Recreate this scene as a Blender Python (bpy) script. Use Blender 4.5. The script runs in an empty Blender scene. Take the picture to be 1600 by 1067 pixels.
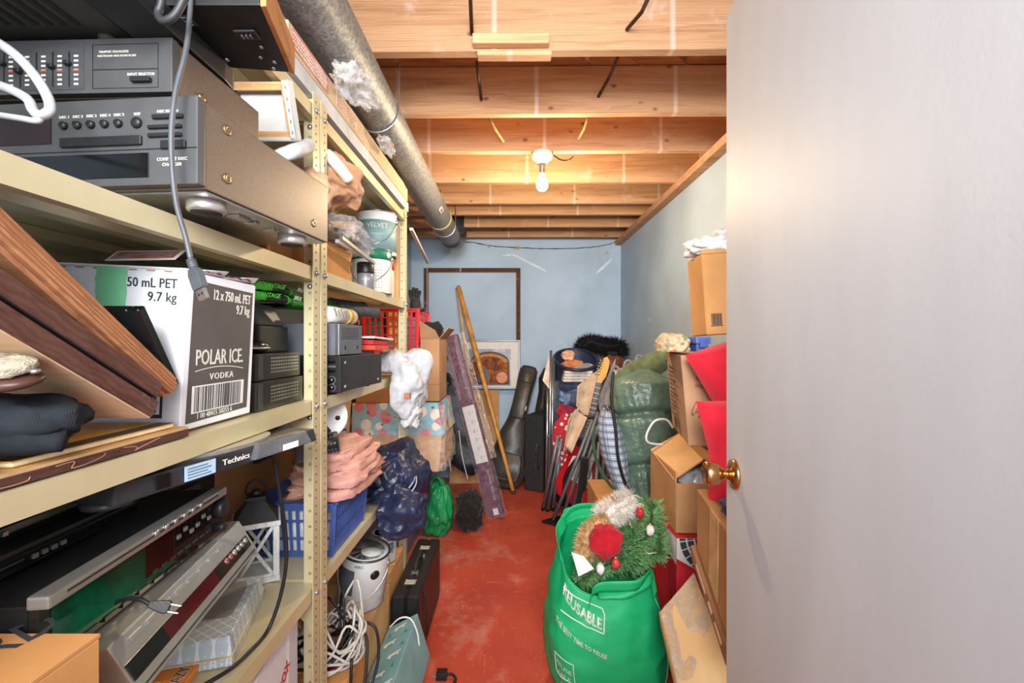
import bpy, bmesh, math, random
from mathutils import Vector, Matrix, noise, Euler
random.seed(7)
SC = bpy.context.scene
COL = SC.collection
V = Vector
PI = math.pi
# ---------------------------------------------------------------- camera, world, light, exposure
CAMZ, FPX = 1.27, 711.0
cam_d = bpy.data.cameras.new('camera'); cam = bpy.data.objects.new('camera', cam_d); COL.objects.link(cam)
cam.location = (0, 0, CAMZ); cam.rotation_euler = (PI/2, 0, 0)
cam_d.sensor_width = 36.0; cam_d.lens = 36.0*FPX/1600.0; cam_d.clip_start = 0.02; cam_d.clip_end = 60
SC.camera = cam
SC.view_settings.view_transform = 'Standard'; SC.view_settings.look = 'None'
SC.view_settings.gamma = 1.0; SC.view_settings.use_curve_mapping = False
SC.view_settings.exposure = 0.0
world = bpy.data.worlds.new('world'); SC.world = world; world.use_nodes = True
bg = world.node_tree.nodes['Background']; bg.inputs['Color'].default_value = (0.93, 0.97, 1.0, 1); bg.inputs['Strength'].default_value = 1.9
def area(name, loc, target, sx, sy, power, col=(1, 1, 1)):
    d = bpy.data.lights.new(name, 'AREA'); d.shape = 'RECTANGLE'; d.size = sx; d.size_y = sy; d.energy = power; d.color = col
    o = bpy.data.objects.new(name, d); COL.objects.link(o); o.location = loc
    o.rotation_euler = (V(target)-V(loc)).to_track_quat('-Z', 'Y').to_euler()
    return o
area('hall_fill_light', (0.0, -1.1, 2.0), (0, 2.4, 0.9), 1.8, 0.9, 58, (1.0, 0.98, 0.95))  # unseen area fill standing in for light from the adjoining room
fl_d = bpy.data.lights.new('back_wall_fill', 'SPOT'); fl_d.energy = 300; fl_d.color = (0.95, 0.98, 1.0); fl_d.spot_size = math.radians(70); fl_d.spot_blend = .9; fl_d.shadow_soft_size = .35  # added spot fill behind the camera to brighten the back of the room
fl = bpy.data.objects.new('back_wall_fill', fl_d); COL.objects.link(fl); fl.location = (0.05, -.55, 1.75); fl.rotation_euler = (V((.08, 4.0, 1.1))-V(fl.location)).to_track_quat('-Z', 'Y').to_euler()
bl_d = bpy.data.lights.new('bulb_light', 'POINT'); bl_d.energy = 44; bl_d.color = (1.0, 0.77, 0.48); bl_d.shadow_soft_size = 0.03
bl = bpy.data.objects.new('bulb_light', bl_d); COL.objects.link(bl); bl.location = (0.15, 2.265, 1.955)

# ---------------------------------------------------------------- helpers
def lin(h):
    h = h.lstrip('#'); r = []
    for i in (0, 2, 4):
        c = int(h[i:i+2], 16)/255.0
        r.append(c/12.92 if c <= 0.04045 else ((c+0.055)/1.055)**2.4)
    return (r[0], r[1], r[2], 1.0)
def P(px, py, d):
    return V(((px-800.0)*d/FPX, d, CAMZ-(py-533.0)*d/FPX))
class NT:
    def __init__(s, name):
        s.m = bpy.data.materials.new(name); s.m.use_nodes = True
        s.t = s.m.node_tree; s.n = s.t.nodes; s.b = s.n['Principled BSDF']
        s.tc = s.n.new('ShaderNodeTexCoord')
    def link(s, a, b): s.t.links.new(a, b)
    def mapping(s, scale=(1, 1, 1), rot=(0, 0, 0), loc=(0, 0, 0), src='Object'):
        k = s.n.new('ShaderNodeMapping'); k.inputs['Scale'].default_value = scale; k.inputs['Rotation'].default_value = rot; k.inputs['Location'].default_value = loc
        s.link(s.tc.outputs[src], k.inputs['Vector']); return k.outputs['Vector']
    def noise(s, vec, scale=5, detail=4, rough=.55, dist=0):
        k = s.n.new('ShaderNodeTexNoise'); k.inputs['Scale'].default_value = scale; k.inputs['Detail'].default_value = detail
        k.inputs['Roughness'].default_value = rough; k.inputs['Distortion'].default_value = dist
        s.link(vec, k.inputs['Vector']); return k.outputs['Fac']
    def vor(s, vec, scale=5, feature='F1', out='Distance', rnd=1):
        k = s.n.new('ShaderNodeTexVoronoi'); k.feature = feature; k.inputs['Scale'].default_value = scale; k.inputs['Randomness'].default_value = rnd
        s.link(vec, k.inputs['Vector']); return k.outputs[out]
    def wave(s, vec, scale=5, dist=0, detail=2, dscale=1, axis='X', kind='BANDS'):
        k = s.n.new('ShaderNodeTexWave'); k.wave_type = kind
        if kind == 'BANDS': k.bands_direction = axis
        k.inputs['Scale'].default_value = scale; k.inputs['Distortion'].default_value = dist; k.inputs['Detail'].default_value = detail; k.inputs['Detail Scale'].default_value = dscale
        s.link(vec, k.inputs['Vector']); return k.outputs['Fac']
    def ramp(s, fac, stops, const=False):
        k = s.n.new('ShaderNodeValToRGB'); e = k.color_ramp.elements
        if const: k.color_ramp.interpolation = 'CONSTANT'
        while len(e) < len(stops): e.new(0.5)
        for q, (p, c) in zip(e, stops):
            q.position = p; q.color = lin(c) if isinstance(c, str) else (c, c, c, 1)
        s.link(fac, k.inputs['Fac']); return k.outputs['Color']
    def mix(s, fac, a, b, mode='MIX'):
        k = s.n.new('ShaderNodeMix'); k.data_type = 'RGBA'; k.blend_type = mode
        for sock, v in ((k.inputs[0], fac), (k.inputs[6], a), (k.inputs[7], b)):
            if isinstance(v, str): sock.default_value = lin(v)
            elif isinstance(v, (int, float)): sock.default_value = v if sock == k.inputs[0] else (v, v, v, 1)
            else: s.link(v, sock)
        return k.outputs[2]
    def math(s, op, a, b=0.0):
        k = s.n.new('ShaderNodeMath'); k.operation = op
        for i, v in ((0, a), (1, b)):
            if isinstance(v, (int, float)): k.inputs[i].default_value = v
            else: s.link(v, k.inputs[i])
        return k.outputs[0]
    def sep(s, vec):
        k = s.n.new('ShaderNodeSeparateXYZ'); s.link(vec, k.inputs[0]); return k.outputs
    def bump(s, h, strength=.3, dist=.005):
        k = s.n.new('ShaderNodeBump'); k.inputs['Strength'].default_value = strength; k.inputs['Distance'].default_value = dist
        s.link(h, k.inputs['Height']); s.link(k.outputs['Normal'], s.b.inputs['Normal'])
    def set(s, col=None, rough=None, metal=None, spec=None, coat=None):
        if col is not None:
            if isinstance(col, str): s.b.inputs['Base Color'].default_value = lin(col)
            else: s.link(col, s.b.inputs['Base Color'])
        if rough is not None:
            if isinstance(rough, (int, float)): s.b.inputs['Roughness'].default_value = rough
            else: s.link(rough, s.b.inputs['Roughness'])
        if metal is not None: s.b.inputs['Metallic'].default_value = metal
        if spec is not None: s.b.inputs['Specular IOR Level'].default_value = spec
        if coat is not None: s.b.inputs['Coat Weight'].default_value = coat
        return s.m
def shade(h, f):
    h = h.lstrip('#'); return '#' + ''.join('%02x' % max(0, min(255, int(int(h[i:i+2], 16)*f))) for i in (0, 2, 4))
_mats = {}
def mat(col, rough=.5, metal=0, var=.10, scale=18, bump=0.0, bscale=120, spec=.4, coat=None):
    key = (col, rough, metal, var, scale, bump, bscale, spec, coat)
    if key in _mats: return _mats[key]
    n = NT('m_'+col.strip('#')); v = n.mapping()
    f = n.noise(v, scale, 4)
    c = n.ramp(f, [(.3, shade(col, 1-var)), (.7, shade(col, 1+var))])
    if bump: n.bump(n.noise(v, bscale, 3), bump, .004)
    _mats[key] = n.set(c, rough, metal, spec, coat); return _mats[key]
def cloth_mat(col, rough=.85, var=.16, weave=500, bump=.25):
    n = NT('cloth_'+col.strip('#')); v = n.mapping()
    c = n.ramp(n.noise(v, 14, 5), [(.3, shade(col, 1-var)), (.7, shade(col, 1+var))])
    n.bump(n.noise(v, weave, 2), bump, .002)
    n.b.inputs['Sheen Weight'].default_value = .15
    return n.set(c, rough, 0, .25)
def clear_mat(name='clear_plastic', col='#ffffff', alpha=.28, rough=.12):
    n = NT(name); v = n.mapping()
    f = n.noise(v, 30, 5, .6, .6)
    a = n.ramp(f, [(.35, alpha*.35), (.75, min(1, alpha*2.0))])
    n.link(a, n.b.inputs['Alpha']); n.bump(n.noise(v, 45, 3), .5, .01)
    return n.set(col, rough, 0, .8)
def emit_mat(name, col, strength):
    n = NT(name); n.b.inputs['Emission Color'].default_value = lin(col); n.b.inputs['Emission Strength'].default_value = strength
    return n.set(col, .3)

WM = {}
def wm(o): return WM.get(o.name, Matrix.Identity(4))
def TR(loc, rx=0, ry=0, rz=0):
    return Matrix.Translation(V(loc)) @ Euler((math.radians(rx), math.radians(ry), math.radians(rz)), 'XYZ').to_matrix().to_4x4()
def FR(o, x, y):
    x = V(x).normalized(); y = V(y); y = (y - x*y.dot(x)).normalized(); z = x.cross(y)
    m = Matrix((x, y, z)).transposed().to_4x4(); m.translation = V(o); return m
def FRY(o, xh, y):
    y = V(y).normalized(); x = V(xh); x = (x-y*x.dot(y)).normalized(); z = x.cross(y)
    m = Matrix((x, y, z)).transposed().to_4x4(); m.translation = V(o); return m
def tag(o, label, cat, group=None):
    o['label'] = label; o['category'] = cat
    if group: o['group'] = group
    return o
def thing(name, label, cat, loc, group=None, rot=None):
    o = bpy.data.objects.new(name, None); COL.objects.link(o); o.empty_display_size = .05
    m = loc if isinstance(loc, Matrix) else Matrix.Translation(V(loc))
    o.matrix_basis = m; WM[o.name] = m.copy()
    return tag(o, label, cat, group)
def struct(name, **k):
    o = bpy.data.objects.new(name, None); COL.objects.link(o); o['kind'] = 'structure'; WM[o.name] = Matrix.Identity(4); return o
class MB:
    def __init__(s, M=None): s.v = []; s.f = []; s.M = M or Matrix.Identity(4); s.sm = []
    def add(s, vs, fs, smooth=False, M=None):
        b = len(s.v); m = s.M @ M if M is not None else s.M
        s.v.extend(m @ V(p) for p in vs)
        for f in fs: s.f.append(tuple(b+i for i in f)); s.sm.append(smooth)
        return s
    def box(s, lo, hi, M=None):
        x0, y0, z0 = lo; x1, y1, z1 = hi
        return s.hexa([(x0, y0, z0), (x1, y0, z0), (x1, y1, z0), (x0, y1, z0), (x0, y0, z1), (x1, y0, z1), (x1, y1, z1), (x0, y1, z1)], M)
    def hexa(s, p, M=None):
        return s.add(p, [(3, 2, 1, 0), (4, 5, 6, 7), (0, 1, 5, 4), (1, 2, 6, 5), (2, 3, 7, 6), (3, 0, 4, 7)], False, M)
    def cbox(s, c, size, M=None):
        c = V(c); h = V(size)/2; return s.box(c-h, c+h, M)
    def tube(s, pts, r, n=8, M=None, cap=True, closed=False):
        pts = [V(p) for p in pts]; N = len(pts); rr = r if isinstance(r, (list, tuple)) else [r]*N
        vs = []; fs = []; up = None
        for i, p in enumerate(pts):
            if closed: t = pts[(i+1) % N]-pts[i-1]
            else: t = pts[min(i+1, N-1)]-pts[max(i-1, 0)]
            if t.length < 1e-9: t = V((0, 0, 1))
            t.normalize()
            if up is None:
                a = V((0, 0, 1)) if abs(t.z) < .9 else V((1, 0, 0)); up = t.cross(a).normalized()
            else:
                up = up - t*up.dot(t)
                if up.length < 1e-6: up = t.orthogonal()
                up.normalize()
            w = t.cross(up)
            for k in range(n):
                an = 2*PI*k/n; vs.append(p + (up*math.cos(an)+w*math.sin(an))*rr[i])
        for i in range(N if closed else N-1):
            j = (i+1) % N
            for k in range(n):
                k2 = (k+1) % n; fs.append((i*n+k, i*n+k2, j*n+k2, j*n+k))
        if cap and not closed:
            fs.append(tuple(range(n-1, -1, -1))); fs.append(tuple((N-1)*n+k for k in range(n)))
        return s.add(vs, fs, n > 5, M)
    def lathe(s, prof, n=24, M=None, smooth=True):
        vs = []; fs = []
        for r, z in prof:
            for k in range(n):
                a = 2*PI*k/n; vs.append((r*math.cos(a), r*math.sin(a), z))
        for i in range(len(prof)-1):
            for k in range(n):
                k2 = (k+1) % n; fs.append((i*n+k, i*n+k2, (i+1)*n+k2, (i+1)*n+k))
        if prof[0][0] > 1e-6: fs.append(tuple(range(n-1, -1, -1)))
        if prof[-1][0] > 1e-6: fs.append(tuple((len(prof)-1)*n+k for k in range(n)))
        return s.add(vs, fs, smooth, M)
    def prism(s, poly, h, M=None, z0=0):
        n = len(poly); vs = [(x, y, z0) for x, y in poly]+[(x, y, z0+h) for x, y in poly]
        fs = [tuple(range(n-1, -1, -1)), tuple(range(n, 2*n))]+[(i, (i+1) % n, n+(i+1) % n, n+i) for i in range(n)]
        return s.add(vs, fs, False, M)
    def grid(s, fn, nu, nv, smooth=True, M=None, wrapu=False):
        vs = [fn(i/(nu if wrapu else nu-1), j/(nv-1)) for j in range(nv) for i in range(nu)]
        fs = []
        for j in range(nv-1):
            for i in range(nu if wrapu else nu-1):
                i2 = (i+1) % nu
                fs.append((j*nu+i, j*nu+i2, (j+1)*nu+i2, (j+1)*nu+i))
        return s.add(vs, fs, smooth, M)
    def plate(s, pts, th):
        """quad given by four corners, thickened along its normal"""
        p = [V(q) for q in pts]; n = (p[1]-p[0]).cross(p[3]-p[0]).normalized()*th
        return s.hexa(p+[q+n for q in p])
    def build(s, name, m, parent=None, bevel=0, seg=2, kind=None, label=None, sub=0, origin=None, weld=False):
        lo = [min(p[i] for p in s.v) for i in range(3)]; hi = [max(p[i] for p in s.v) for i in range(3)]
        if parent is not None:
            inv = wm(parent).inverted(); pts = [inv @ p for p in s.v]
            lo = [min(p[i] for p in pts) for i in range(3)]; hi = [max(p[i] for p in pts) for i in range(3)]
            c = V([(a+b)/2 for a, b in zip(lo, hi)])
        else:
            pts = s.v; c = V(((lo[0]+hi[0])/2, (lo[1]+hi[1])/2, lo[2]))
        me = bpy.data.meshes.new(name); me.from_pydata([p-c for p in pts], [], s.f)
        me.polygons.foreach_set('use_smooth', s.sm); me.update()
        if bevel or weld:
            bm = bmesh.new(); bm.from_mesh(me)
            if weld: bmesh.ops.remove_doubles(bm, verts=bm.verts, dist=1e-5)
            if bevel:
                es = [e for e in bm.edges if len(e.link_faces) == 2 and e.calc_face_angle(0) > .6]
                bmesh.ops.bevel(bm, geom=es, offset=bevel, segments=seg, affect='EDGES', profile=.7, clamp_overlap=True)
            bm.to_mesh(me); bm.free()
        o = bpy.data.objects.new(name, me); COL.objects.link(o)
        for q in (m if isinstance(m, (list, tuple)) else [m]): me.materials.append(q)
        o.location = c
        if parent is not None:
            o.parent = parent; WM[o.name] = wm(parent) @ Matrix.Translation(c)
        else: WM[o.name] = Matrix.Translation(c)
        if kind: o['kind'] = kind
        if label: o['label'] = label
        if sub:
            md = o.modifiers.new('sub', 'SUBSURF'); md.levels = sub; md.render_levels = sub
        return o
def copy_tree(o, M, label=None, group=None):
    c = o.copy(); COL.objects.link(c); c.matrix_basis = M; WM[c.name] = M.copy()
    if label: c['label'] = label
    if group: c['group'] = group
    def rec(src, dst):
        for ch in list(src.children):
            d = ch.copy(); COL.objects.link(d); d.parent = dst; rec(ch, d)
    rec(o, c); return c
_font = None
def text(s, M, size, m, parent, name='lettering', width=None, align='CENTER', bold=0.0, ext=.0004, lean=0.0, spacing=1.0):
    cu = bpy.data.curves.new(name, 'FONT'); cu.body = s; cu.size = size; cu.align_x = align; cu.align_y = 'CENTER'
    cu.extrude = ext; cu.offset = bold*size; cu.resolution_u = 2; cu.shear = lean; cu.space_character = spacing
    o = bpy.data.objects.new(name, cu); COL.objects.link(o)
    dg = bpy.context.evaluated_depsgraph_get(); me = bpy.data.meshes.new_from_object(o.evaluated_get(dg))
    bpy.data.objects.remove(o)
    xs = [v.co.x for v in me.vertices]
    k = width/(max(xs)-min(xs)) if width else 1.0
    b = MB(M); b.add([(v.co.x*k, v.co.y, v.co.z) for v in me.vertices], [tuple(p.vertices) for p in me.polygons])
    return b.build(name, m, parent)
def fbm(p, oct=4):
    return noise.fractal(V(p), 1.0, 2.0, oct)
def ridged(p):
    a = 0; f = 1; w = 1
    for _ in range(3):
        a += w*(1-abs(noise.noise(V(p)*f))*2.0); f *= 2.1; w *= .5
    return a/1.75
def crease(p):
    q = p + V((noise.noise(p*1.7+V((3, 1, 7))), noise.noise(p*1.7+V((8, 5, 2))), noise.noise(p*1.7+V((1, 9, 4)))))*.55
    d = noise.voronoi(q)[0]
    return .5-min(1.0, (d[1]-d[0])/.55)
def blob(b, c, r, seed=0, amp=.08, freq=4, ex=.8, nu=36, nv=22, wr=.0, wf=9, floor=None, M=None, fn=None, cr=.0, cf=2.0):
    """soft lump: superellipsoid with billows (amp) and creases (wr)"""
    def sp(x, e): return math.copysign(abs(x)**e, x)
    c = V(c)
    def f(u, v):
        a = 2*PI*u; t = PI*(v-.5)
        d = V((sp(math.cos(t), ex)*sp(math.cos(a), ex), sp(math.cos(t), ex)*sp(math.sin(a), ex), sp(math.sin(t), ex)))
        q = d*freq*.5 + V((seed*7.3, seed*3.1, seed*1.7))
        k = 1 + amp*noise.noise(q)*1.6
        if wr: k += wr*(ridged(d*wf*.3 + V((seed*2.1, seed, 0)))-.5)
        if cr: k += cr*crease(d*cf+V((seed*1.3, seed*.7, seed*2.9))) + cr*.22*crease(d*cf*2.3+V((seed, 4, 1)))
        p = V((d.x*r[0]*k, d.y*r[1]*k, d.z*r[2]*k))
        if fn: p = fn(p)
        p = p+c
        if floor is not None and p.z < floor: p.z = floor+.0004*noise.noise(p*50)
        return p
    return b.grid(f, nu, nv, True, M, wrapu=True)
def pillow(b, M, w, h, t, seed=0, n=22, wr=.006):
    for side in (1, -1):
        def f(u, v):
            x = 2*u-1; y = 2*v-1
            e = max(0, (1-x**4)*(1-y**4))**.55
            pin = 1-.10*(1-abs(x))*(abs(y)) ; pin2 = 1-.10*(1-abs(y))*abs(x)
            z = side*t/2*e*(1+.15*noise.noise(V((x*1.5+seed, y*1.5, side)))) + wr*e*ridged(V((x*2, y*2, seed+side*3)))
            return (x*w/2*pin2, y*h/2*pin, z)
        s0 = len(b.f); b.grid(f, n, n, True, M)
        if side < 0:
            for i in range(s0, len(b.f)): b.f[i] = tuple(reversed(b.f[i]))
    return b
def spline(pts, n=8):
    pts = [V(p) for p in pts]; out = []
    q = [pts[0]*2-pts[1]]+pts+[pts[-1]*2-pts[-2]]
    for i in range(1, len(q)-2):
        for k in range(n):
            t = k/n; a, b_, c, d = q[i-1], q[i], q[i+1], q[i+2]
            out.append(.5*((2*b_)+(c-a)*t+(2*a-5*b_+4*c-d)*t*t+(3*b_-a-3*c+d)*t**3))
    out.append(pts[-1]); return out
# ---------------------------------------------------------------- materials of the setting
def joist_mat(name, a, b, dark):
    n = NT(name); oi = n.n.new('ShaderNodeObjectInfo')
    add = n.n.new('ShaderNodeVectorMath'); add.operation = 'MULTIPLY_ADD'
    n.link(oi.outputs['Random'], add.inputs[0]); add.inputs[1].default_value = (13, 7, 5); n.link(n.tc.outputs['Object'], add.inputs[2])
    mp = n.n.new('ShaderNodeMapping'); mp.inputs['Scale'].default_value = (.9, 6, 14); n.link(add.outputs[0], mp.inputs['Vector']); v = mp.outputs[0]
    g = n.noise(v, 2.2, 6, .6, 1.2)
    c = n.ramp(g, [(.25, b), (.5, a), (.8, shade(a, 1.08))])
    fine = n.wave(v, 3.0, 9, 3, 1.4, 'Z'); c = n.mix(n.math('MULTIPLY', fine, .25), c, b, 'MULTIPLY')
    kp = n.n.new('ShaderNodeMapping'); kp.inputs['Scale'].default_value = (1, 0.001, 1.6); n.link(add.outputs[0], kp.inputs['Vector'])
    k = n.vor(kp.outputs[0], 6.5); kd = n.ramp(k, [(.05, 1.0), (.11, 0.0)]); c = n.mix(n.math('MULTIPLY', kd, .75), c, dark)
    st = n.noise(add.outputs[0], 7, 5, .65, .3); w = n.ramp(st, [(.60, 0.0), (.78, 1.0)])
    c = n.mix(n.math('MULTIPLY', w, .45), c, '#d9cfc6')
    ch = n.ramp(n.wave(add.outputs[0], .55, .15, 1, .5, 'X'), [(.99985, 0.0), (.99998, 1.0)]); c = n.mix(n.math('MULTIPLY', ch, .35), c, '#e6ddd4')
    n.bump(g, .25, .004)
    return n.set(c, .72, 0, .25)
JOIST = joist_mat('spruce', '#bf9671', '#a37650', '#5a3826')
PLANK = joist_mat('subfloor_board', '#b67c4c', '#8a5530', '#4a2814')
def wall_mat(name, col):
    n = NT(name); v = n.mapping()
    c = n.ramp(n.noise(v, 2.0, 5), [(.3, shade(col, .93)), (.7, shade(col, 1.05))])
    hs = n.ramp(n.noise(n.mapping((1, 1, 3)), 3.1, 6, .7, .8), [(.665, 0.0), (.70, 1.0)]); c = n.mix(n.math('MULTIPLY', hs, .55), c, '#dfe6ea')
    d = n.ramp(n.noise(v, 11, 6, .75), [(.70, 0.0), (.76, 1.0)]); c = n.mix(n.math('MULTIPLY', d, .35), c, '#8b8577')
    n.bump(n.noise(v, 90, 4, .6), .22, .006)
    return n.set(c, .65, 0, .3)
WALL = wall_mat('blue_paint', '#aec4da')
WALLR = wall_mat('blue_paint_side', '#a8bccf')
def floor_mat():
    n = NT('red_floor_paint'); v = n.mapping()
    c = n.ramp(n.noise(v, 2.6, 6, .6), [(.3, '#a83c2b'), (.55, '#bf4c36'), (.8, '#cb5c44')])
    s1 = n.ramp(n.noise(n.mapping((24, 1.4, 1), (0, 0, .5)), 4, 5, .6, .3), [(.66, 0.0), (.69, 1.0)])
    s2 = n.ramp(n.noise(n.mapping((1.4, 22, 1), (0, 0, .25)), 4, 5, .6, .3), [(.66, 0.0), (.69, 1.0)])
    s = n.math('MAXIMUM', s1, s2); c = n.mix(n.math('MULTIPLY', s, .5), c, '#d09483')
    sp = n.ramp(n.vor(v, 42), [(.10, 1.0), (.17, 0.0)]); spm = n.ramp(n.noise(v, 3.2, 3), [(.45, 0.0), (.65, 1.0)])
    c = n.mix(n.math('MULTIPLY', n.math('MULTIPLY', sp, spm), .6), c, '#d9b3a4')
    x = n.sep(n.tc.outputs['Object'])
    dust = n.ramp(n.math('ADD', n.noise(v, 5, 6, .7), n.math('MULTIPLY', x[0], -.22)), [(.57, 0.0), (.78, 1.0)])
    c = n.mix(n.math('MULTIPLY', dust, .42), c, '#c9b3a8')
    n.bump(n.noise(v, 30, 5), .15, .006)
    return n.set(c, n.ramp(n.noise(v, 6, 4), [(.3, .34), (.7, .58)]), 0, .4)
METAL = None
def beige_mat():
    n = NT('beige_enamel'); v = n.mapping()
    c = n.ramp(n.noise(v, 6, 5, .6), [(.3, '#c3b68d'), (.7, '#d6cba6')])
    s = n.ramp(n.noise(n.mapping((1, 1, 1)), 40, 5, .8), [(.72, 0.0), (.78, 1.0)]); c = n.mix(n.math('MULTIPLY', s, .4), c, '#7d7353')
    return n.set(c, .38, .25, .5)
METAL = beige_mat()
DIMPLE = mat('#9a8f6c', .5, .2, .1)
STEEL = mat('#b9bcbd', .28, .9, .08, 30)
DARKHOLE = mat('#1e1b14', .8, 0, .1)
BLACK = mat('#1b1c1e', .42, 0, .15, 30, .08, 400)
BLACKG = mat('#0d0e10', .12, 0, .1, 20, 0, 0, .6)
DGREY = mat('#3b3b3d', .40, .2, .08, 25, .05, 500)
WHITE = mat('#e6e6e3', .55, 0, .04, 9)
# ---------------------------------------------------------------- room shell
floor = MB().box((-1.15, -1.6, -.06), (1.25, 4.5, 0)).build('floor', floor_mat()); floor['kind'] = 'structure'
wall_back = struct('wall_back')
MB().box((-1.1, 4.25, 0), (1.2, 4.40, 2.403)).build('plaster', WALL, wall_back)
cr = spline([P(700, 379, 4.247), P(735, 378, 4.247), P(770, 384, 4.247), P(820, 387, 4.247), P(870, 388, 4.247), P(920, 386, 4.247), P(952, 381, 4.247), P(962, 377, 4.247)], 10)
MB().tube([p+V((0, 0, .004*noise.noise(p*40))) for p in cr], [.003+.004*abs(noise.noise(p*30)) for p in cr], 5).build('crack', mat('#4c4a48', .9), wall_back)
for (px, py, r, s) in ((807, 387, .03, 1), (764, 386, .016, 2), (948, 395, .018, 3), (690, 372, .03, 4), (712, 376, .02, 5)):
    b = MB(); q = P(px, py, 4.249)
    b.add([q+V((r*(1+.5*noise.noise(V((math.cos(a)*2, math.sin(a)*2, s))))*math.cos(a), -.001, .7*r*(1+.6*noise.noise(V((math.cos(a)*2, math.sin(a)*2, s+9))))*math.sin(a))) for a in [2*PI*k/14 for k in range(14)]], [tuple(range(14))])
    b.build('bare_patch', mat('#b39c78', .9, 0, .3, 60), wall_back)
for pts in (((785, 399), (800, 397), (815, 404), (830, 412), (845, 419), (853, 424)), ((955, 404), (947, 412), (938, 420), (930, 427))):
    b = MB(); up = []; dn = []
    for i, (x, y) in enumerate(pts):
        w = (3.5+2*noise.noise(V((x*.3, y*.3, 0)))) * (0.4 if i in (0, len(pts)-1) else 1)
        up.append(P(x, y-w*.6, 4.248)); dn.append(P(x+2, y+w*.6, 4.248))
    n = len(pts); b.add(up+dn, [(i, i+1, n+i+1, n+i) for i in range(n-1)]); b.build('plaster_patch', mat('#cfd9e0', .9, 0, .1), wall_back)
wall_left = MB().box((-1.09, -1.6, 0), (-.94, 4.25, 2.403)).build('wall_left', WALL); wall_left['kind'] = 'structure'
wall_right = struct('wall_right')
MB().box((1.016, -1.6, 0), (1.17, 4.25, 2.165)).build('plaster', WALLR, wall_right)
MB().box((.962, .4, 2.166), (1.10, 4.25, 2.2075)).build('sill_plate', JOIST, wall_right)
MB().box((1.10, -1.6, 2.166), (1.15, 4.25, 2.403)).build('rim_joist', JOIST, wall_right)
# ---------------------------------------------------------------- ceiling: joists and diagonal subfloor boards
ceiling = struct('ceiling')
ZJ = 2.208
sk = math.tan(math.radians(.75))
jd = [(1.505, .038), (1.911, .038), (2.284, .038), (2.722, .038), (3.131, .038), (3.40, .036), (3.76, .036), (4.12, .036)]
JO = []
for i, (d, th) in enumerate(jd):
    k = sk if i < 3 else sk*.4
    h = .195
    b = MB(); b.hexa([(-1.09, d-th+1.09*k, ZJ), (1.10, d-th-1.10*k, ZJ), (1.10, d-1.10*k, ZJ), (-1.09, d+1.09*k, ZJ),
                      (-1.09, d-th+1.09*k, ZJ+h), (1.10, d-th-1.10*k, ZJ+h), (1.10, d-1.10*k, ZJ+h), (-1.09, d+1.09*k, ZJ+h)])
    JO.append(b.build('joist', JOIST, ceiling, bevel=.0025, seg=1))
pw = .14; step = pw/math.sin(math.radians(45))
xk = -1.1-4.6
while xk < 1.2:
    # board running diagonally, clipped to the room
    a = []
    for off in (0, step-.006):
        x0 = xk+off; p0 = V((x0, -.2, 0)); dirv = V((1, 1, 0))
        t0 = max(0, -1.1-x0); t1 = min(4.6, 1.12-x0)
        a.append((x0+t0, -.2+t0, x0+t1, -.2+t1, t1-t0))
    if a[0][4] > .3 and a[1][4] > .3:
        (ax, ay, bx, by, _), (cx, cy, dx, dy, _) = a
        q = [(ax, ay), (bx, by), (dx, dy), (cx, cy)]
        z0 = ZJ+.196+random.uniform(0, .004)
        b = MB(); b.hexa([(x, y, z0) for x, y in q]+[(x, y, z0+.02) for x, y in q])
        b.build('subfloor_board', PLANK, ceiling)
    xk += step
# bridging rods nailed between the joists, and a nailed wood cleat
ROD = mat('#4a3a2c', .7, .3, .3, 60, .3, 200)
RODW = mat('#8a6a40', .7, 0, .3, 60, .3, 200)
for pts, j, m in (([(734, -30), (735, 0), (737, 50)], 0, ROD), ([(1018, -14), (1003, 18), (980, 45)], 0, ROD),
               ([(745, 97), (748, 125), (752, 155)], 1, ROD), ([(965, 90), (952, 120), (935, 150)], 1, ROD),
               ([(764, 182), (775, 203), (787, 221)], 2, RODW), ([(919, 182), (913, 200), (904, 217)], 2, RODW)):
    d1 = jd[j][0]-.05; b = MB()
    q = [P(px, py, d1 - (.10*(len(pts)-1-i))) for i, (px, py) in enumerate(pts)]
    b.tube(q, .0062, 7); b.build('bridging_rod', m, JO[j])
CLEAT = joist_mat('cleat_pine', '#d8ab80', '#b98758', '#6b4023')
b = MB(); b.box((-.125, 1.437, 2.213), (.118, 1.4655, 2.246)); b.build('wood_cleat', CLEAT, JO[0], bevel=.002, seg=1)
b = MB(); b.box((-.112, 1.462, 2.192), (.128, 1.500, 2.2075)); b.build('wood_cleat', CLEAT, JO[0], bevel=.002, seg=1)
b = MB(); b.box((-.62, 3.30, 2.19), (-.42, 3.325, 2.205)); b.build('furring_strip', JOIST, ceiling)
b = MB(); b.tube(spline([(.21, 2.285, 2.204), (.25, 2.33, 2.2), (.29, 2.34, 2.203), (.31, 2.30, 2.205)], 6), .0035, 6); b.build('lamp_cable', BLACK, JO[2])
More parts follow.
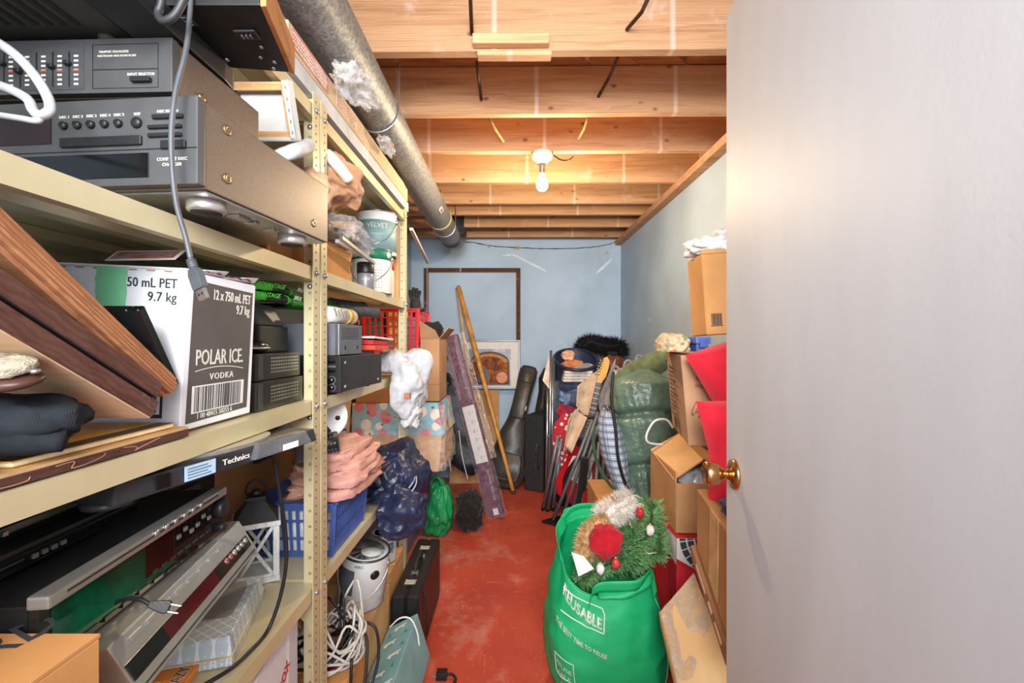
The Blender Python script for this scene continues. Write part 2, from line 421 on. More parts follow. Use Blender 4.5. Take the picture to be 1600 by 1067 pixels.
# ---------------------------------------------------------------- lamp
lamp = thing('ceiling_lamp', 'bare glowing light bulb in a white porcelain lampholder under a joist', 'lamp', (.15, 2.265, 2.04))
PORC = mat('#efe9dc', .25, 0, .03)
b = MB(); b.lathe([(.012, 2.152), (.026, 2.152), (.034, 2.160), (.040, 2.172), (.050, 2.178), (.0525, 2.190), (.052, 2.2075), (.01, 2.2075)], 32, Matrix.Translation((.15, 2.265, 0))); b.build('lampholder', PORC, lamp)
b = MB(); b.lathe([(.0135, 2.105), (.0145, 2.11), (.0135, 2.116), (.0145, 2.122), (.0135, 2.128), (.0145, 2.134), (.014, 2.153)], 20, Matrix.Translation((.15, 2.265, 0))); b.build('screw_base', STEEL, lamp)
b = MB(); b.lathe([(.0001, 2.018), (.012, 2.0195), (.022, 2.026), (.0285, 2.037), (.030, 2.048), (.0285, 2.060), (.024, 2.073), (.018, 2.087), (.0145, 2.097), (.0138, 2.106)], 28, Matrix.Translation((.15, 2.265, 0)))
gl = b.build('bulb', emit_mat('bulb_glow', '#ffe9bf', 14), lamp); gl.visible_shadow = True
bl.location = (.15, 2.265, 1.985)
# ---------------------------------------------------------------- door
door_1 = struct('door_1')
DM = NT('door_paint'); v = DM.mapping(); DMm = None
c = DM.ramp(DM.noise(DM.mapping((1, 1, .25)), 8, 5), [(.3, '#c6c7ca'), (.7, '#cfd0d3')]); DM.bump(DM.noise(v, 140, 3), .05, .003)
DMm = DM.set(c, .55, 0, .3)
E = V((.504, 1.07, 0)); u = V((-.153, -.988, 0)).normalized(); nrm = V((-.988, .153, 0)).normalized(); up = V((0, 0, 1))
ztop = 2.032
b = MB(); q0 = E; q1 = E+u*.86; th = nrm*-.035
b.hexa([q0+up*.012, q0+th+up*.012, q1+th+up*.012, q1+up*.012, q0+up*ztop, q0+th+up*ztop, q1+th+up*ztop, q1+up*ztop])
b.build('door_slab', DMm, door_1, bevel=.0015, seg=1)
BRASS = mat('#c79a66', .22, 1.0, .06, 40)
kc = E+u*.064+up*.976
kM = FR(kc, up, nrm.cross(up)); kM = FR(kc, u, up)
# local z of kM must point along the face normal
if (kM.to_3x3() @ V((0, 0, 1))).dot(nrm) < 0: kM = FR(kc, -u, up)
b = MB(kM); b.lathe([(.0335, 0), (.0335, .003), (.031, .008), (.022, .012), (.015, .015), (.0001, .016)], 32); rose = b.build('rose', BRASS, door_1)
b = MB(kM); b.lathe([(.0125, .012), (.0115, .022), (.0145, .030), (.0215, .036), (.0255, .044), (.0268, .054), (.0262, .062), (.0225, .066), (.021, .0655), (.0205, .063), (.0001, .062)], 36); b.build('knob', BRASS, door_1)
b = MB(FR(kc+nrm*-.035, u, up) if (FR(kc, u, up).to_3x3() @ V((0, 0, 1))).dot(nrm) < 0 else FR(kc+nrm*-.035, -u, up))
b.lathe([(.0335, 0), (.031, .008), (.015, .015), (.0125, .025), (.0255, .044), (.0262, .062), (.0001, .066)], 28); b.build('knob', BRASS, door_1)
b = MB(FR(E+nrm*-.0175+up*.976, u, up)); b.box((-.002, -.028, -.011), (.001, .028, .011)); b.build('latch_plate', BRASS, door_1)
# ---------------------------------------------------------------- round duct
pipe = thing('ventilation_duct', 'long round galvanised duct running along under the joists', 'duct', (-.478, .9, 2.0))
GALV = NT('galvanised'); v = GALV.mapping()
c = GALV.ramp(GALV.vor(v, 150, 'F1', 'Color'), [(.2, '#6e7073'), (.5, '#818385'), (.8, '#949594')])
du = GALV.ramp(GALV.noise(v, 4, 6, .7), [(.5, 0.0), (.8, 1.0)]); c = GALV.mix(GALV.math('MULTIPLY', du, .6), c, '#6a6862')
GALVm = GALV.set(c, .55, .4, .4)
px_, pz_ = -.478, 2.085; R = .077
ys = [.35+.1*i for i in range(33)]
b = MB(); b.tube([(px_, y, pz_) for y in ys], [R*(1+.012*noise.noise(V((0, y*3, 0)))) for y in ys], 36); b.build('duct_pipe', GALVm, pipe)
b = MB(); b.tube([(px_, 2.98, pz_), (px_, 3.05, pz_)], R+.002, 36); b.build('tape_band', mat('#a89f6c', .5), pipe)
el = [(px_, 3.50, pz_), (px_, 3.62, pz_-.004), (px_+.01, 3.70, pz_+.004), (px_+.02, 3.755, pz_+.04), (px_+.026, 3.775, pz_+.10), (px_+.028, 3.78, pz_+.3)]
b = MB(); b.tube(el, [R+.002, R+.004, R+.002, R+.004, R+.001, R+.001], 32); b.build('elbow', mat('#6f7173', .35, .8, .15, 12), pipe)
b = MB(); b.tube([(px_+R*.86, 2.61, pz_-R*.52), (px_+R*.86, 2.66, pz_-R*.52)], .0001, 4)
b = MB(FR((px_+R*.82, 2.66, pz_-R*.60), (0, 1, 0), V((.6, 0, .82)))); b.box((-.035, -.014, 0), (.035, .014, .003)); b.build('sticker', mat('#d8c9c2', .5), pipe)
b = MB(FR((px_+R*.82, 2.66, pz_-R*.60), (0, 1, 0), V((.6, 0, .82)))); b.box((-.018, -.008, .003), (.018, .008, .0036)); b.build('sticker_mark', mat('#b3372b', .5), pipe)
for y in (1.6, 3.2):
    b = MB(); b.tube([(px_+math.cos(a)*(R+.003), y, pz_+math.sin(a)*(R+.003)) for a in [PI+PI*k/12 for k in range(13)]]+[(px_+R+.003, y, 2.25), ], .004, 6, cap=True)
    b.tube([(px_-R-.003, y, pz_), (px_-R-.003, y, 2.25)], .004, 6); b.build('hanger_strap', STEEL, pipe)
# ---------------------------------------------------------------- shelving
SX0, SX1 = -.915, -.48
ZS = [1.846, 1.451, 1.126, .672, .11]
def shelf_unit(y0, y1, label, bend):
    t = thing('metal_shelf', label, 'shelf', (-.70, (y0+y1)/2, 0), 'beige metal shelving units along the wall')
    for z in ZS:
        b = MB()
        b.box((SX0, y0+.003, z-.0015), (SX1-.003, y1-.003, z))
        b.box((SX1-.0045, y0+.003, z-.030), (SX1-.003, y1-.003, z-.0015)); b.box((SX0, y0+.003, z-.030), (SX0+.0015, y1-.003, z-.0015))
        b.box((SX1-.020, y0+.003, z-.0315), (SX1-.003, y1-.003, z-.030))
        b.box((SX0, y0+.003, z-.030), (SX1-.003, y0+.0045, z-.0015)); b.box((SX0, y1-.0045, z-.030), (SX1-.003, y1-.003, z-.0015))
        o = b.build('shelf_board', METAL, t)
        b = MB(); yc = (SX0+SX1)/2
        for xx in (yc-.07, yc+.09):
            b.hexa([(xx-.03, y0+.02, z-.0025), (xx+.03, y0+.02, z-.0025), (xx+.03, y1-.02, z-.0025), (xx-.03, y1-.02, z-.0025), (xx-.015, y0+.02, z-.016), (xx+.015, y0+.02, z-.016), (xx+.015, y1-.02, z-.016), (xx-.015, y1-.02, z-.016)])
        b.build('stiffener', METAL, o)
    for fx, sx in ((SX1, -1), (SX0, 1)):
        for fy, sy in ((y0, 1), (y1, -1)):
            b = MB()
            b.box((min(fx, fx+sx*.036), min(fy, fy+sy*.002), 0), (max(fx, fx+sx*.036), max(fy, fy+sy*.002), 1.872))
            b.box((min(fx, fx+sx*-.002), min(fy, fy+sy*.036), 0), (max(fx, fx-sx*.002), max(fy, fy+sy*.036), 1.872))
            po = b.build('post', METAL, t)
            if fx == SX1:
                b = MB(); b2 = MB(); nh = 96
                for k in range(nh):
                    z = .02+k*.0193; odd = k % 2
                    # end flange: dimples; front flange: slots
                    c0 = V((fx-.021, fy+sy*.0022 if sy < 0 else fy-.0004, z))
                    if sy < 0: c0.y = fy-.0024
                    if odd: b2.add([c0+V((.0042*math.cos(a), 0, .0042*math.sin(a))) for a in [PI*q/4 for q in range(8)]], [tuple(range(8))])
                    c1 = V((fx+.0024, fy+sy*.020, z))
                    b.add([c1+V((0, .0024*math.cos(a), .0030*math.sin(a))) for a in [PI*q/4 for q in range(8)]], [tuple(range(8))])
                b.build('bolt_hole', DARKHOLE, po, kind='stuff'); b2.build('dimple', DIMPLE, po, kind='stuff')
                b = MB()
                for z in ZS:
                    b.lathe([(.0065, 0), (.0065, .003), (.004, .006), (.0001, .0065)], 10, FR((fx+.0022, fy+sy*.02, z-.014), (0, 1, 0), (0, 0, 1)))
                    if sy < 0: b.lathe([(.0065, 0), (.0065, .003), (.004, .006), (.0001, .0065)], 10, FR((fx-.02, fy-.0025, z-.045), (1, 0, 0), (0, 0, 1)))
                b.build('bolt', STEEL, po, kind='stuff')
    for z in bend:
        b = MB(); b.plate([(SX1-.003, y1-.004, z), (SX1-.003, y1-.004, z-.075), (SX1-.016, y1-.004, z-.08), (SX1-.085, y1-.004, z-.008)], -.0016)
        b.build('gusset', METAL, t)
    return t
shelf_unit(.19, 1.13, 'nearer beige metal shelving unit loaded with stereo equipment and the printed carton', (.638, 1.092))
shelf_unit(1.14, 2.07, 'farther beige metal shelving unit holding paint cans and black receivers', (1.092,))
# ---------------------------------------------------------------- shared object materials
def cardboard(col, corr=True):
    n = NT('cardboard_'+col.strip('#')); v = n.mapping()
    c = n.ramp(n.noise(v, 5, 6, .6), [(.3, shade(col, .92)), (.7, shade(col, 1.06))])
    sc = n.ramp(n.noise(n.mapping((1, 1, 14), (.4, .2, 0)), 6, 5, .7), [(.68, 0.0), (.74, 1.0)]); c = n.mix(n.math('MULTIPLY', sc, .3), c, shade(col, 1.25))
    if corr: n.bump(n.wave(v, 90, .4, 1, 1, 'Y'), .02, .001)
    return n.set(c, .8, 0, .2)
CARD = cardboard('#b98b5d'); CARDL = cardboard('#cfa473'); CARDO = cardboard('#c48f58'); CARDD = cardboard('#a5764b'); CARDP = cardboard('#b08a68')
CARDW = cardboard('#e4e6ec')
BROWNM = NT('brushed_bronze')
_v = BROWNM.mapping((2, 160, 160)); _c = BROWNM.ramp(BROWNM.noise(_v, 3, 4), [(.3, '#5f534a'), (.7, '#76685c')]); BROWNM = BROWNM.set(_c, .42, .4, .5)
PANEL = mat('#4a4a4c', .45, .2, .06, 20, .05, 500)
LETTER = mat('#cfcfc4', .6, 0, .02); LETD = mat('#33353a', .7, 0, .05); RED = mat('#b5262c', .5, 0, .1, 20); CLEAR = clear_mat()
SILVER = mat('#b9b9b4', .3, .75, .06, 12); RUBBER = mat('#262626', .7, 0, .1)
# ---------------------------------------------------------------- stereo decks on the shelf above eye level
A = TR((-.405, .585, 1.471), rz=-4.8)
cd = thing('disc_changer', 'bronze grey disc changer overhanging the shelf, lowest of the stacked stereo decks', 'stereo', A)
b = MB(A); b.box((-.43, .014, 0), (0, .345, .114)); b.build('case', BROWNM, cd, bevel=.002)
b = MB(A); b.box((-.428, .02, -.003), (-.004, .338, -.0005)); b.build('bottom_plate', STEEL, cd)
b = MB(A); b.box((-.432, 0, .002), (.001, .0135, .116)); fp = b.build('front_panel', PANEL, cd, bevel=.002)
b = MB(A); b.box((-.36, -.0012, .012), (-.066, 0, .044)); b.build('disc_tray', BLACKG, fp, bevel=.0008, seg=1)
b = MB(A); b.box((-.36, -.0016, .012), (-.15, -.0012, .0125)); b.box((-.43, -.0008, .048), (0, 0, .0492)); b.build('groove', BLACK, fp)
b = MB(A); b.box((-.40, -.0012, .060), (-.205, 0, .098)); b.build('display_window', mat('#231416', .08, 0, .3, 8), fp)
for i in range(6):
    b = MB(FR(A @ V((-.186+.0195*i+(.006 if i == 5 else 0), 0, .083)), A.to_3x3() @ V((1, 0, 0)), (0, 0, 1)))
    b.lathe([(.0052 if i < 5 else .007, 0), (.0052 if i < 5 else .007, .003), (.004, .005), (.0001, .0045)], 14); b.build('round_button', BLACK, fp)
    text('DISC %d' % (i+1) if i < 5 else 'SKIP', FR(A @ V((-.186+.0195*i+(.006 if i == 5 else 0), -.0004, .0945)), A.to_3x3() @ V((1, 0, 0)), (0, 0, 1)), .005, LETTER, fp)
for (x0, x1, z0, z1) in ((-.19, -.075, .054, .066), (-.060, -.018, .0865, .092), (-.066, -.02, .074, .0785), (-.066, -.02, .063, .068), (-.048, -.014, .0475, .058)):
    b = MB(A); b.box((x0, -.004, z0), (x1, 0, z1)); b.build('button', BLACK, fp, bevel=.0008, seg=1)
text('COMPACT DISC', FR(A @ V((-.034, -.0004, .0345)), A.to_3x3() @ V((1, 0, 0)), (0, 0, 1)), .0058, LETTER, fp)
text('CHANGER', FR(A @ V((-.034, -.0004, .0275)), A.to_3x3() @ V((1, 0, 0)), (0, 0, 1)), .0058, LETTER, fp)
text('DISC SEARCH', FR(A @ V((-.04, -.0004, .0965)), A.to_3x3() @ V((1, 0, 0)), (0, 0, 1)), .0048, LETTER, fp)
text('DISPLAY', FR(A @ V((-.21, -.0016, .017)), A.to_3x3() @ V((1, 0, 0)), (0, 0, 1)), .004, LETTER, fp)
for (x, y) in ((-.035, .06), (-.035, .275), (-.39, .06), (-.39, .275)):
    b = MB(A @ Matrix.Translation((x, y, 0))); b.lathe([(.022, -.018), (.0245, -.016), (.0245, -.003), (.02, -.001)], 26); ft = b.build('foot', SILVER, cd)
    b = MB(A @ Matrix.Translation((x, y, 0))); b.lathe([(.0001, -.0196), (.0195, -.0196), (.020, -.0170)], 22); b.build('rubber_pad', RUBBER, ft)
for (y, z) in ((.055, .028), (.29, .026), (.055, .096)):
    b = MB(FR(A @ V((0, y, z)), A.to_3x3() @ V((0, 1, 0)), (0, 0, 1))); b.lathe([(.0075, 0), (.0072, .001), (.0055, .0018), (.003, .0018), (.0022, .0008), (.0001, .0008)], 16); b.build('screw', mat('#a58f6a', .3, .9), cd)
for (y, w) in ((.12, .03), (.16, .012), (.21, .008), (.30, .01)):
    b = MB(A); b.box((-.05, y, -.007), (-.03, y+w, -.003)); b.build('bracket', STEEL, cd, bevel=.0006, seg=1)

Bm = TR((-.449, .600, 1.5985), rz=-2)
eq = thing('equalizer', 'charcoal equalizer with slider rows on top of the disc changer', 'stereo', Bm)
b = MB(Bm); b.box((-.43, .012, 0), (0, .195, .072)); b.build('case', BROWNM, eq, bevel=.002)
b = MB(Bm); b.box((-.431, 0, .001), (.001, .0115, .073)); fp = b.build('front_panel', PANEL, eq, bevel=.0015)
b = MB(Bm); b.box((-.41, -.0006, .006), (-.119, 0, .064)); ins = b.build('slider_field', mat('#3f4043', .5), fp)
b = MB(Bm)
for (x0, x1, z0, z1) in ((-.107, -.018, .0645, .0652), (-.107, -.018, .0065, .0072), (-.1075, -.1068, .0065, .065), (-.0182, -.0175, .0065, .065), (-.107, -.018, .031, .0322)): b.box((x0, -.0005, z0), (x1, 0, z1))
b.build('panel_line', BLACK, fp)
GRN = mat('#8c8f72', .5); REDL = mat('#a4433c', .5)
for i in range(12):
    x = -.139-.0225*i
    b = MB(Bm); b.box((x-.001, -.0009, .010), (x+.001, -.0005, .056)); b.build('slider_slot', BLACK, ins)
    zz = .032+.009*math.sin(i*1.7+1)
    b = MB(Bm); b.box((x-.004, -.007, zz-.0025), (x+.004, -.0006, zz+.0025)); b.build('slider_knob', BLACK, ins, bevel=.0008, seg=1)
    b = MB(Bm)
    for k in range(7): b.box((x+.0065, -.0009, .012+k*.0062), (x+.0125, -.0006, .0145+k*.0062))
    b.build('scale_mark', GRN if i % 1 else LETTER, ins, kind='stuff')
    b = MB(Bm); b.box((x+.0055, -.0010, .0300), (x+.0135, -.0007, .0325)); b.build('centre_mark', REDL, ins)
b = MB(Bm); b.box((-.052, -.006, .013), (-.026, 0, .019)); b.build('selector_switch', BLACK, fp, bevel=.001)
XA = Bm.to_3x3() @ V((1, 0, 0))
text('INPUT SELECTOR', FR(Bm @ V((-.041, -.0004, .0245)), XA, (0, 0, 1)), .0048, LETTER, fp)
text('GRAPHIC EQUALIZER', FR(Bm @ V((-.078, -.0004, .055)), XA, (0, 0, 1)), .0042, LETTER, fp)
text('ELECTRONIC BASS FLOW FILTER', FR(Bm @ V((-.074, -.0004, .0495)), XA, (0, 0, 1)), .0036, LETTER, fp)
b = MB(FR(Bm @ V((0, .055, .022)), Bm.to_3x3() @ V((0, 1, 0)), (0, 0, 1))); b.lathe([(.0065, 0), (.0065, .0015), (.004, .0035), (.0001, .003)], 14); b.build('screw', mat('#a58f6a', .3, .9), eq)
for x in (-.05, -.38):
    for y in (.03, .17):
        b = MB(Bm @ Matrix.Translation((x, y, 0))); b.lathe([(.012, -.011), (.013, -.002), (.012, 0)], 16); b.build('foot', RUBBER, eq)

# grey deck with slotted underside above the equalizer
Cm = TR((-.512, .505, 1.676), rz=1)
dk = thing('cassette_deck', 'grey deck with slotted vents sitting on the equalizer beside the black lid', 'stereo', Cm)
b = MB(Cm); b.box((-.40, .012, .004), (0, .25, .066)); b.build('case', DGREY, dk, bevel=.002)
b = MB(Cm); b.box((-.40, 0, .003), (0, .0115, .068)); b.build('front_panel', BLACK, dk, bevel=.0015)
b = MB(Cm)
for i in range(10): b.box((-.05-.018*i-.0015, .025, .0025), (-.05-.018*i+.006, .085, .0042))
b.build('vent_slot', DARKHOLE, dk, kind='stuff')
for x in (-.03, -.37):
    for y in (.11, .22):
        b = MB(Cm @ Matrix.Translation((x, y, 0))); b.lathe([(.011, -.004), (.012, .002), (.011, .004)], 14); b.build('foot', RUBBER, dk)
# long black lid
Dm = TR((-.443, .50, 1.672), rz=-.5)
ld = thing('dust_lid_cover', 'long black plastic lid lying flat on the equalizer', 'lid', Dm)
b = MB(Dm); b.prism([(-.06, 0), (-.003, 0), (0, .004), (0, .20), (-.004, .225), (-.014, .245), (-.03, .252), (-.06, .252)], .030); b.build('lid_shell', BLACK, ld, bevel=.002)
b = MB(Dm); b.box((-.012, .236, -.0012), (-.004, .246, .004)); b.build('hinge_tab', BLACK, ld)
# black powered box with inlet
b_ = TR((0, 0, 0))
bx = thing('subwoofer_amplifier', 'black electronics box with power inlet and wooden side panel near the pipe', 'stereo', (-.49, .80, 1.704))
UL = [V((-.500, .588, 1.7045)), V((-.326, .588, 1.7045)), V((-.360, .735, 1.7045)), V((-.500, .715, 1.7045))]
up12 = V((-.004, 0, .045))
b = MB(); b.hexa(UL+[p+up12 for p in UL]); b.build('cabinet', BLACK, bx, bevel=.002)
WOODP = joist_mat('panel_wood', '#b9824f', '#8a5a34', '#5a361e')
b = MB(); b.hexa([V((-.3255, .588, 1.7035)), V((-.318, .588, 1.7035)), V((-.352, .738, 1.7035)), V((-.3595, .735, 1.7035)), V((-.3275, .588, 1.750)), V((-.318, .588, 1.750)), V((-.352, .738, 1.750)), V((-.3615, .735, 1.750))]); b.build('wooden_side', WOODP, bx, bevel=.001, seg=1)
fb = FR((-.40, .655, 1.7040), (1, -.02, 0), (0, -1, 0))   # underside, facing down
b = MB(fb); b.box((.012, .004, 0), (.042, .022, .003)); soc = b.build('power_inlet', DGREY, bx, bevel=.002)
b = MB(fb); b.box((.016, .007, .003), (.038, .019, .0034)); b.build('inlet_recess', BLACKG, soc)
b = MB(fb)
for x in (.021, .027, .033): b.box((x-.001, .010, .0034), (x+.001, .016, .006))
b.build('inlet_pin', STEEL, soc, kind='stuff')
b = MB(fb); b.box((-.095, .030, 0), (-.030, .050, .0006)); st = b.build('rating_label', mat('#3a4a5c', .5), bx)
b = MB(fb)
for k in range(5): b.box((-.092, .032+.0035*k, .0006), (-.036-.006*(k % 2), .0332+.0035*k, .0009))
b.build('label_print', LETTER, st, kind='stuff')
for (x, y) in ((.03, -.052), (.03, -.016), (.015, -.04), (-.04, -.045), (.02, -.068)):
    b = MB(fb @ Matrix.Translation((x, y, 0))); b.lathe([(.0035, 0), (.003, .0015), (.0001, .002)], 10); b.build('screw', STEEL, bx)
b = MB(); b.tube(spline([P(292, -12, .545), P(277, 18, .545), P(264, 30, .545), P(252, 31, .547), P(247, 20, .55), P(252, 4, .55), P(256, -40, .545)], 8), .0045, 8); tag(b.build('looped_cable', mat('#2c2d30', .5), None), 'dark looped cable in front of the black amplifier box', 'cable')

# canvas leaning at the end of the shelf
cb = thing('cardboard_box', 'brown cardboard box hidden behind the stereo decks under the canvas', 'box', (-.68, 1.03, 1.452))
b = MB(); b.box((-.87, .985, 1.4525), (-.53, 1.10, 1.66)); b.build('box_body', CARDD, cb, bevel=.002, seg=1)
for s in (0, 1):
    b = MB(); b.box((-.87, .985+.058*s, 1.6605), (-.53, 1.042+.058*s, 1.664)); b.build('flap', CARDD, cb)
cv = thing('stretched_canvas', 'back of a stretched white canvas with wooden bars and staples', 'canvas', (-.62, 1.0, 1.706))
e0, e1 = V((-.455, .965, 1.696)), V((-.478, .925, 1.798)); lx = V((-1, .02, .012)).normalized()*.40
CANV = cloth_mat('#cfd0cd', .8, .05, 700, .2); PINE = joist_mat('stretcher_pine', '#d0a06a', '#b07f4c', '#7a4f2b')
upv = (e1-e0).normalized(); nb = lx.normalized().cross(upv).normalized()
if nb.y > 0: nb = -nb
cM = FR(e0, -lx, upv)
Lh = (e1-e0).length
b = MB(cM); b.box((-.40, 0, -.020), (0, Lh, -.0185)); b.build('canvas_cloth', CANV, cv)
for nm, lo, hi in (('h', (-.384, .003, -.018), (-.018, .018, 0)), ('h', (-.384, Lh-.018, -.018), (-.018, Lh-.003, 0)), ('v', (-.018, .003, -.018), (-.003, Lh-.003, 0)), ('v', (-.398, .003, -.018), (-.384, Lh-.003, 0))):
    b = MB(cM); b.box(lo, hi); b.build('stretcher_bar', PINE, cv, bevel=.001, seg=1)
b = MB(cM); b.box((-.0022, -.001, -.0195), (0, Lh+.001, .0012)); b.box((-.013, -.001, .0003), (0, Lh, .0012)); b.box((-.40, -.0015, -.0195), (0, .0005, .0012)); b.box((-.40, -.001, .0003), (0, .006, .0012)); b.build('folded_edge', CANV, cv)
b = MB(cM)
for k in range(5): b.box((-.008, .012+k*.021, .0012), (-.0065, .018+k*.021, .0019))
b.build('staple', DGREY, cv, kind='stuff')
# hose
hs = thing('corrugated_hose', 'white corrugated plastic hose between the decks and the shelf post', 'hose', (-.47, .99, 1.63))
hp = spline([P(420, 252, .895), P(438, 244, .90), P(460, 236, .91), P(477, 231, .97), P(482, 226, 1.03)], 14)
b = MB(); b.tube(hp, [.013+.0022*(i % 2) for i in range(len(hp))], 14); b.build('hose_tube', mat('#c3c6c6', .6), hs)
b = MB(); b.tube([hp[0]+V((-.012, 0, -.004)), hp[0]+V((.002, 0, .001))], .011, 14); b.build('hose_cuff', mat('#e8d8c6', .6), hs)
b = MB(); blob(b, (-.462, 1.035, 1.610), (.050, .033, .05), 3, .15, 5, .8, 26, 16, .2, 9); tag(b.build('crumpled_wrapper', cloth_mat('#b98f6e', .75), None), 'crumpled brown paper under the white corrugated hose', 'paper')
# hanging grey usb cable
us = thing('usb_cable', 'grey usb cable hanging down in front of the stereo decks', 'cable', P(300, 430, .56))
GREYP = mat('#45494e', .45)
cp = spline([P(298, -20, .585), P(297, 20, .58), P(290, 80, .57), P(275, 140, .56), P(268, 200, .555), P(269, 260, .555), P(276, 320, .555), (P(290, 370, .555)), P(298, 405, .555)], 8)
b = MB(); b.tube(cp, .0031, 9); b.build('cable', GREYP, us)
d1 = (P(310, 440, .555)-P(298, 405, .555)).normalized()
uM = FR(P(298, 405, .555), d1, V((.9, -.35, .3)))
b = MB(uM); b.tube([(0, 0, 0), (.012, 0, 0)], [.0042, .0052], 10)
for k in range(4): b.tube([(.0005+.0028*k, 0, 0), (.0018+.0028*k, 0, 0)], .0056, 10)
b.build('strain_relief', GREYP, us)
b = MB(uM); b.prism([(.012, -.0055), (.018, -.0085), (.036, -.0085), (.038, -.0075), (.038, .0075), (.036, .0085), (.018, .0085), (.012, .0055)], .009, None, -.0045); b.build('plug_body', GREYP, us, bevel=.001)
b = MB(uM); b.box((.038, -.0065, -.0025), (.051, .0065, .0025)); sh = b.build('metal_shell', STEEL, us)
b = MB(uM); b.box((.043, -.0045, .0025), (.046, -.0015, .0028)); b.box((.043, .0015, .0025), (.046, .0045, .0028)); b.build('shell_hole', DARKHOLE, sh)
# white loop
wl = thing('carry_strap', 'curved white plastic strap looping in front of the decks', 'strap', P(40, 130, .52))
b = MB(); b.tube(spline([P(-70, 45, .55), P(-20, 58, .53), P(20, 82, .52), P(52, 115, .515), P(74, 150, .51), P(78, 172, .51), P(62, 180, .512), P(52, 172, .515), P(40, 152, .52), P(-5, 132, .53), P(-60, 125, .55)], 8), .0052, 10); b.build('strap_band', mat('#a2a6ab', .45), wl)
b = MB(); b.tube(spline([P(66, 178, .511), P(58, 188, .512), P(30, 184, .515), P(-10, 178, .53), P(-60, 172, .55)], 8), [.0035]*33, 8); b.build('strap_tail', mat('#a2a6ab', .45), wl)

# ---------------------------------------------------------------- printed liquor carton
Km = TR((-.508, .696, 1.131), ry=2.6, rz=.6)
kx = thing('liquor_carton', 'white and dark grey printed vodka carton with a barcode on the middle shelf', 'box', Km)
b = MB(Km); b.box((-.37, 0, 0), (0, .19, .248)); body = b.build('carton_body', CARDW, kx, bevel=.002, seg=1)
R3 = Km.to_3x3(); kx_r = lambda y, z: FR(Km @ V((.0006, y, z)), R3 @ V((0, 1, 0)), R3 @ V((0, 0, 1)))
kx_f = lambda x, z: FR(Km @ V((x, -.0006, z)), R3 @ V((1, 0, 0)), R3 @ V((0, 0, 1)))
DKG = mat('#55504e', .75, 0, .06, 9)
b = MB(Km); b.add([(.0005, .010, .010), (.0005, .176, .014), (.0005, .180, .232), (.0005, .016, .236)], [(0, 1, 2, 3)]); b.build('printed_panel', DKG, body)
text('12 x 750 mL PET', kx_r(.118, .217), .024, LETTER, body, width=.108, bold=.012)
text('9.7 kg', kx_r(.150, .196), .023, LETTER, body, width=.042, bold=.012)
text('POLAR ICE.', kx_r(.092, .112), .036, LETTER, body, width=.128, bold=.006)
b = MB(kx_r(.092, .0905)); q = [(-.066+.132*i/16, -.004+.010*math.sin(PI*(.15+.75*i/16))) for i in range(17)]
for i in range(16): b.add([(q[i][0], q[i][1]-.0007, .0004), (q[i+1][0], q[i+1][1]-.0007, .0004), (q[i+1][0], q[i+1][1]+.0009, .0004), (q[i][0], q[i][1]+.0009, .0004)], [(0, 1, 2, 3)])
b.build('swoosh_line', LETTER, body)
text('VODKA', kx_r(.096, .080), .015, LETTER, body, width=.066, bold=.01, spacing=1.2)
b = MB(kx_r(.092, .046)); b.box((-.070, -.022, -.0002), (.070, .022, .0002)); bc = b.build('barcode_field', WHITE, body)
random.seed(3); b = MB(kx_r(.092, .046)); x = -.064
while x < .062:
    w = random.choice((.0008, .0016, .0024, .003)); b.box((x, -.020, .0002), (x+w, .020, .0005)); x += w+random.choice((.001, .0018, .0026))
b.build('barcode_bar', LETD, body, kind='stuff')
text('1 00 48415 50255 6', kx_r(.082, .018), .0125, LETTER, body, width=.092)
text('50 mL PET', kx_f(-.052, .226), .0205, LETD, body, width=.076, bold=.008)
text('9.7 kg', kx_f(-.036, .205), .0205, LETD, body, width=.044, bold=.008)
b = MB(kx_f(-.05, .050)); b.box((-.030, -.030, 0), (.022, .020, .0003)); f2 = b.build('barcode_border', LETD, body)
b = MB(kx_f(-.05, .050)); b.box((-.026, -.024, .0003), (.018, .020, .0005)); b.build('barcode_field', WHITE, body)
b = MB(kx_f(-.05, .050)); x = -.024
while x < .014:
    w = random.choice((.0008, .0016, .0024)); b.box((x, -.022, .0005), (x+w, .020, .0007)); x += w+random.choice((.001, .0018))
b.build('barcode_bar', LETD, body, kind='stuff')
TAPE = mat('#7fcf9f', .35, 0, .06, 10); 
b = MB(Km); N = 14
b.grid(lambda u, v: (-.137+.047*u+.003*noise.noise(V((v*9, u, 0))), -.0012-.0006*noise.noise(V((u*4, v*9, 3))), .248-.125*v), 5, N, True); b.grid(lambda u, v: (-.137+.047*u, .15*v, .2492+.0005*noise.noise(V((u*4, v*9, 6)))), 5, N, True); b.build('green_tape', TAPE, body)
for (y0, y1, dz) in ((0.001, .094, .002), (.096, .189, .004)):
    b = MB(Km); b.hexa([(-.368, y0, .2485), (-.003, y0, .2485), (-.003, y1, .2485+dz), (-.368, y1, .2485+dz), (-.368, y0, .2515), (-.003, y0, .2515), (.006, y1, .2525+dz+.006), (-.368, y1, .2515+dz)]); b.build('carton_flap', CARDW, body)
b = MB(Km)
for i in range(9): b.box((-.25+.027*i, -.0008, .2445), (-.238+.027*i, 0, .2462))
b.build('perforation', mat('#9c6f4c', .8), body)
b = MB(Km); b.grid(lambda u, v: (-.02+.025*u+.006*noise.noise(V((v*12, u, 1))), .02+.15*v, .252+.008*abs(noise.noise(V((v*10, u*3, 2))))), 4, 16); b.build('torn_flap', mat('#8a5a3e', .9, 0, .2, 40), body)
ph = thing('photo_print', 'glossy photo print lying on top of the vodka carton', 'photo', P(220, 408, .69))
pM = FR(P(164, 411, .70)+V((0, 0, .004)), (1, 0, .015), (0, .40, .32))
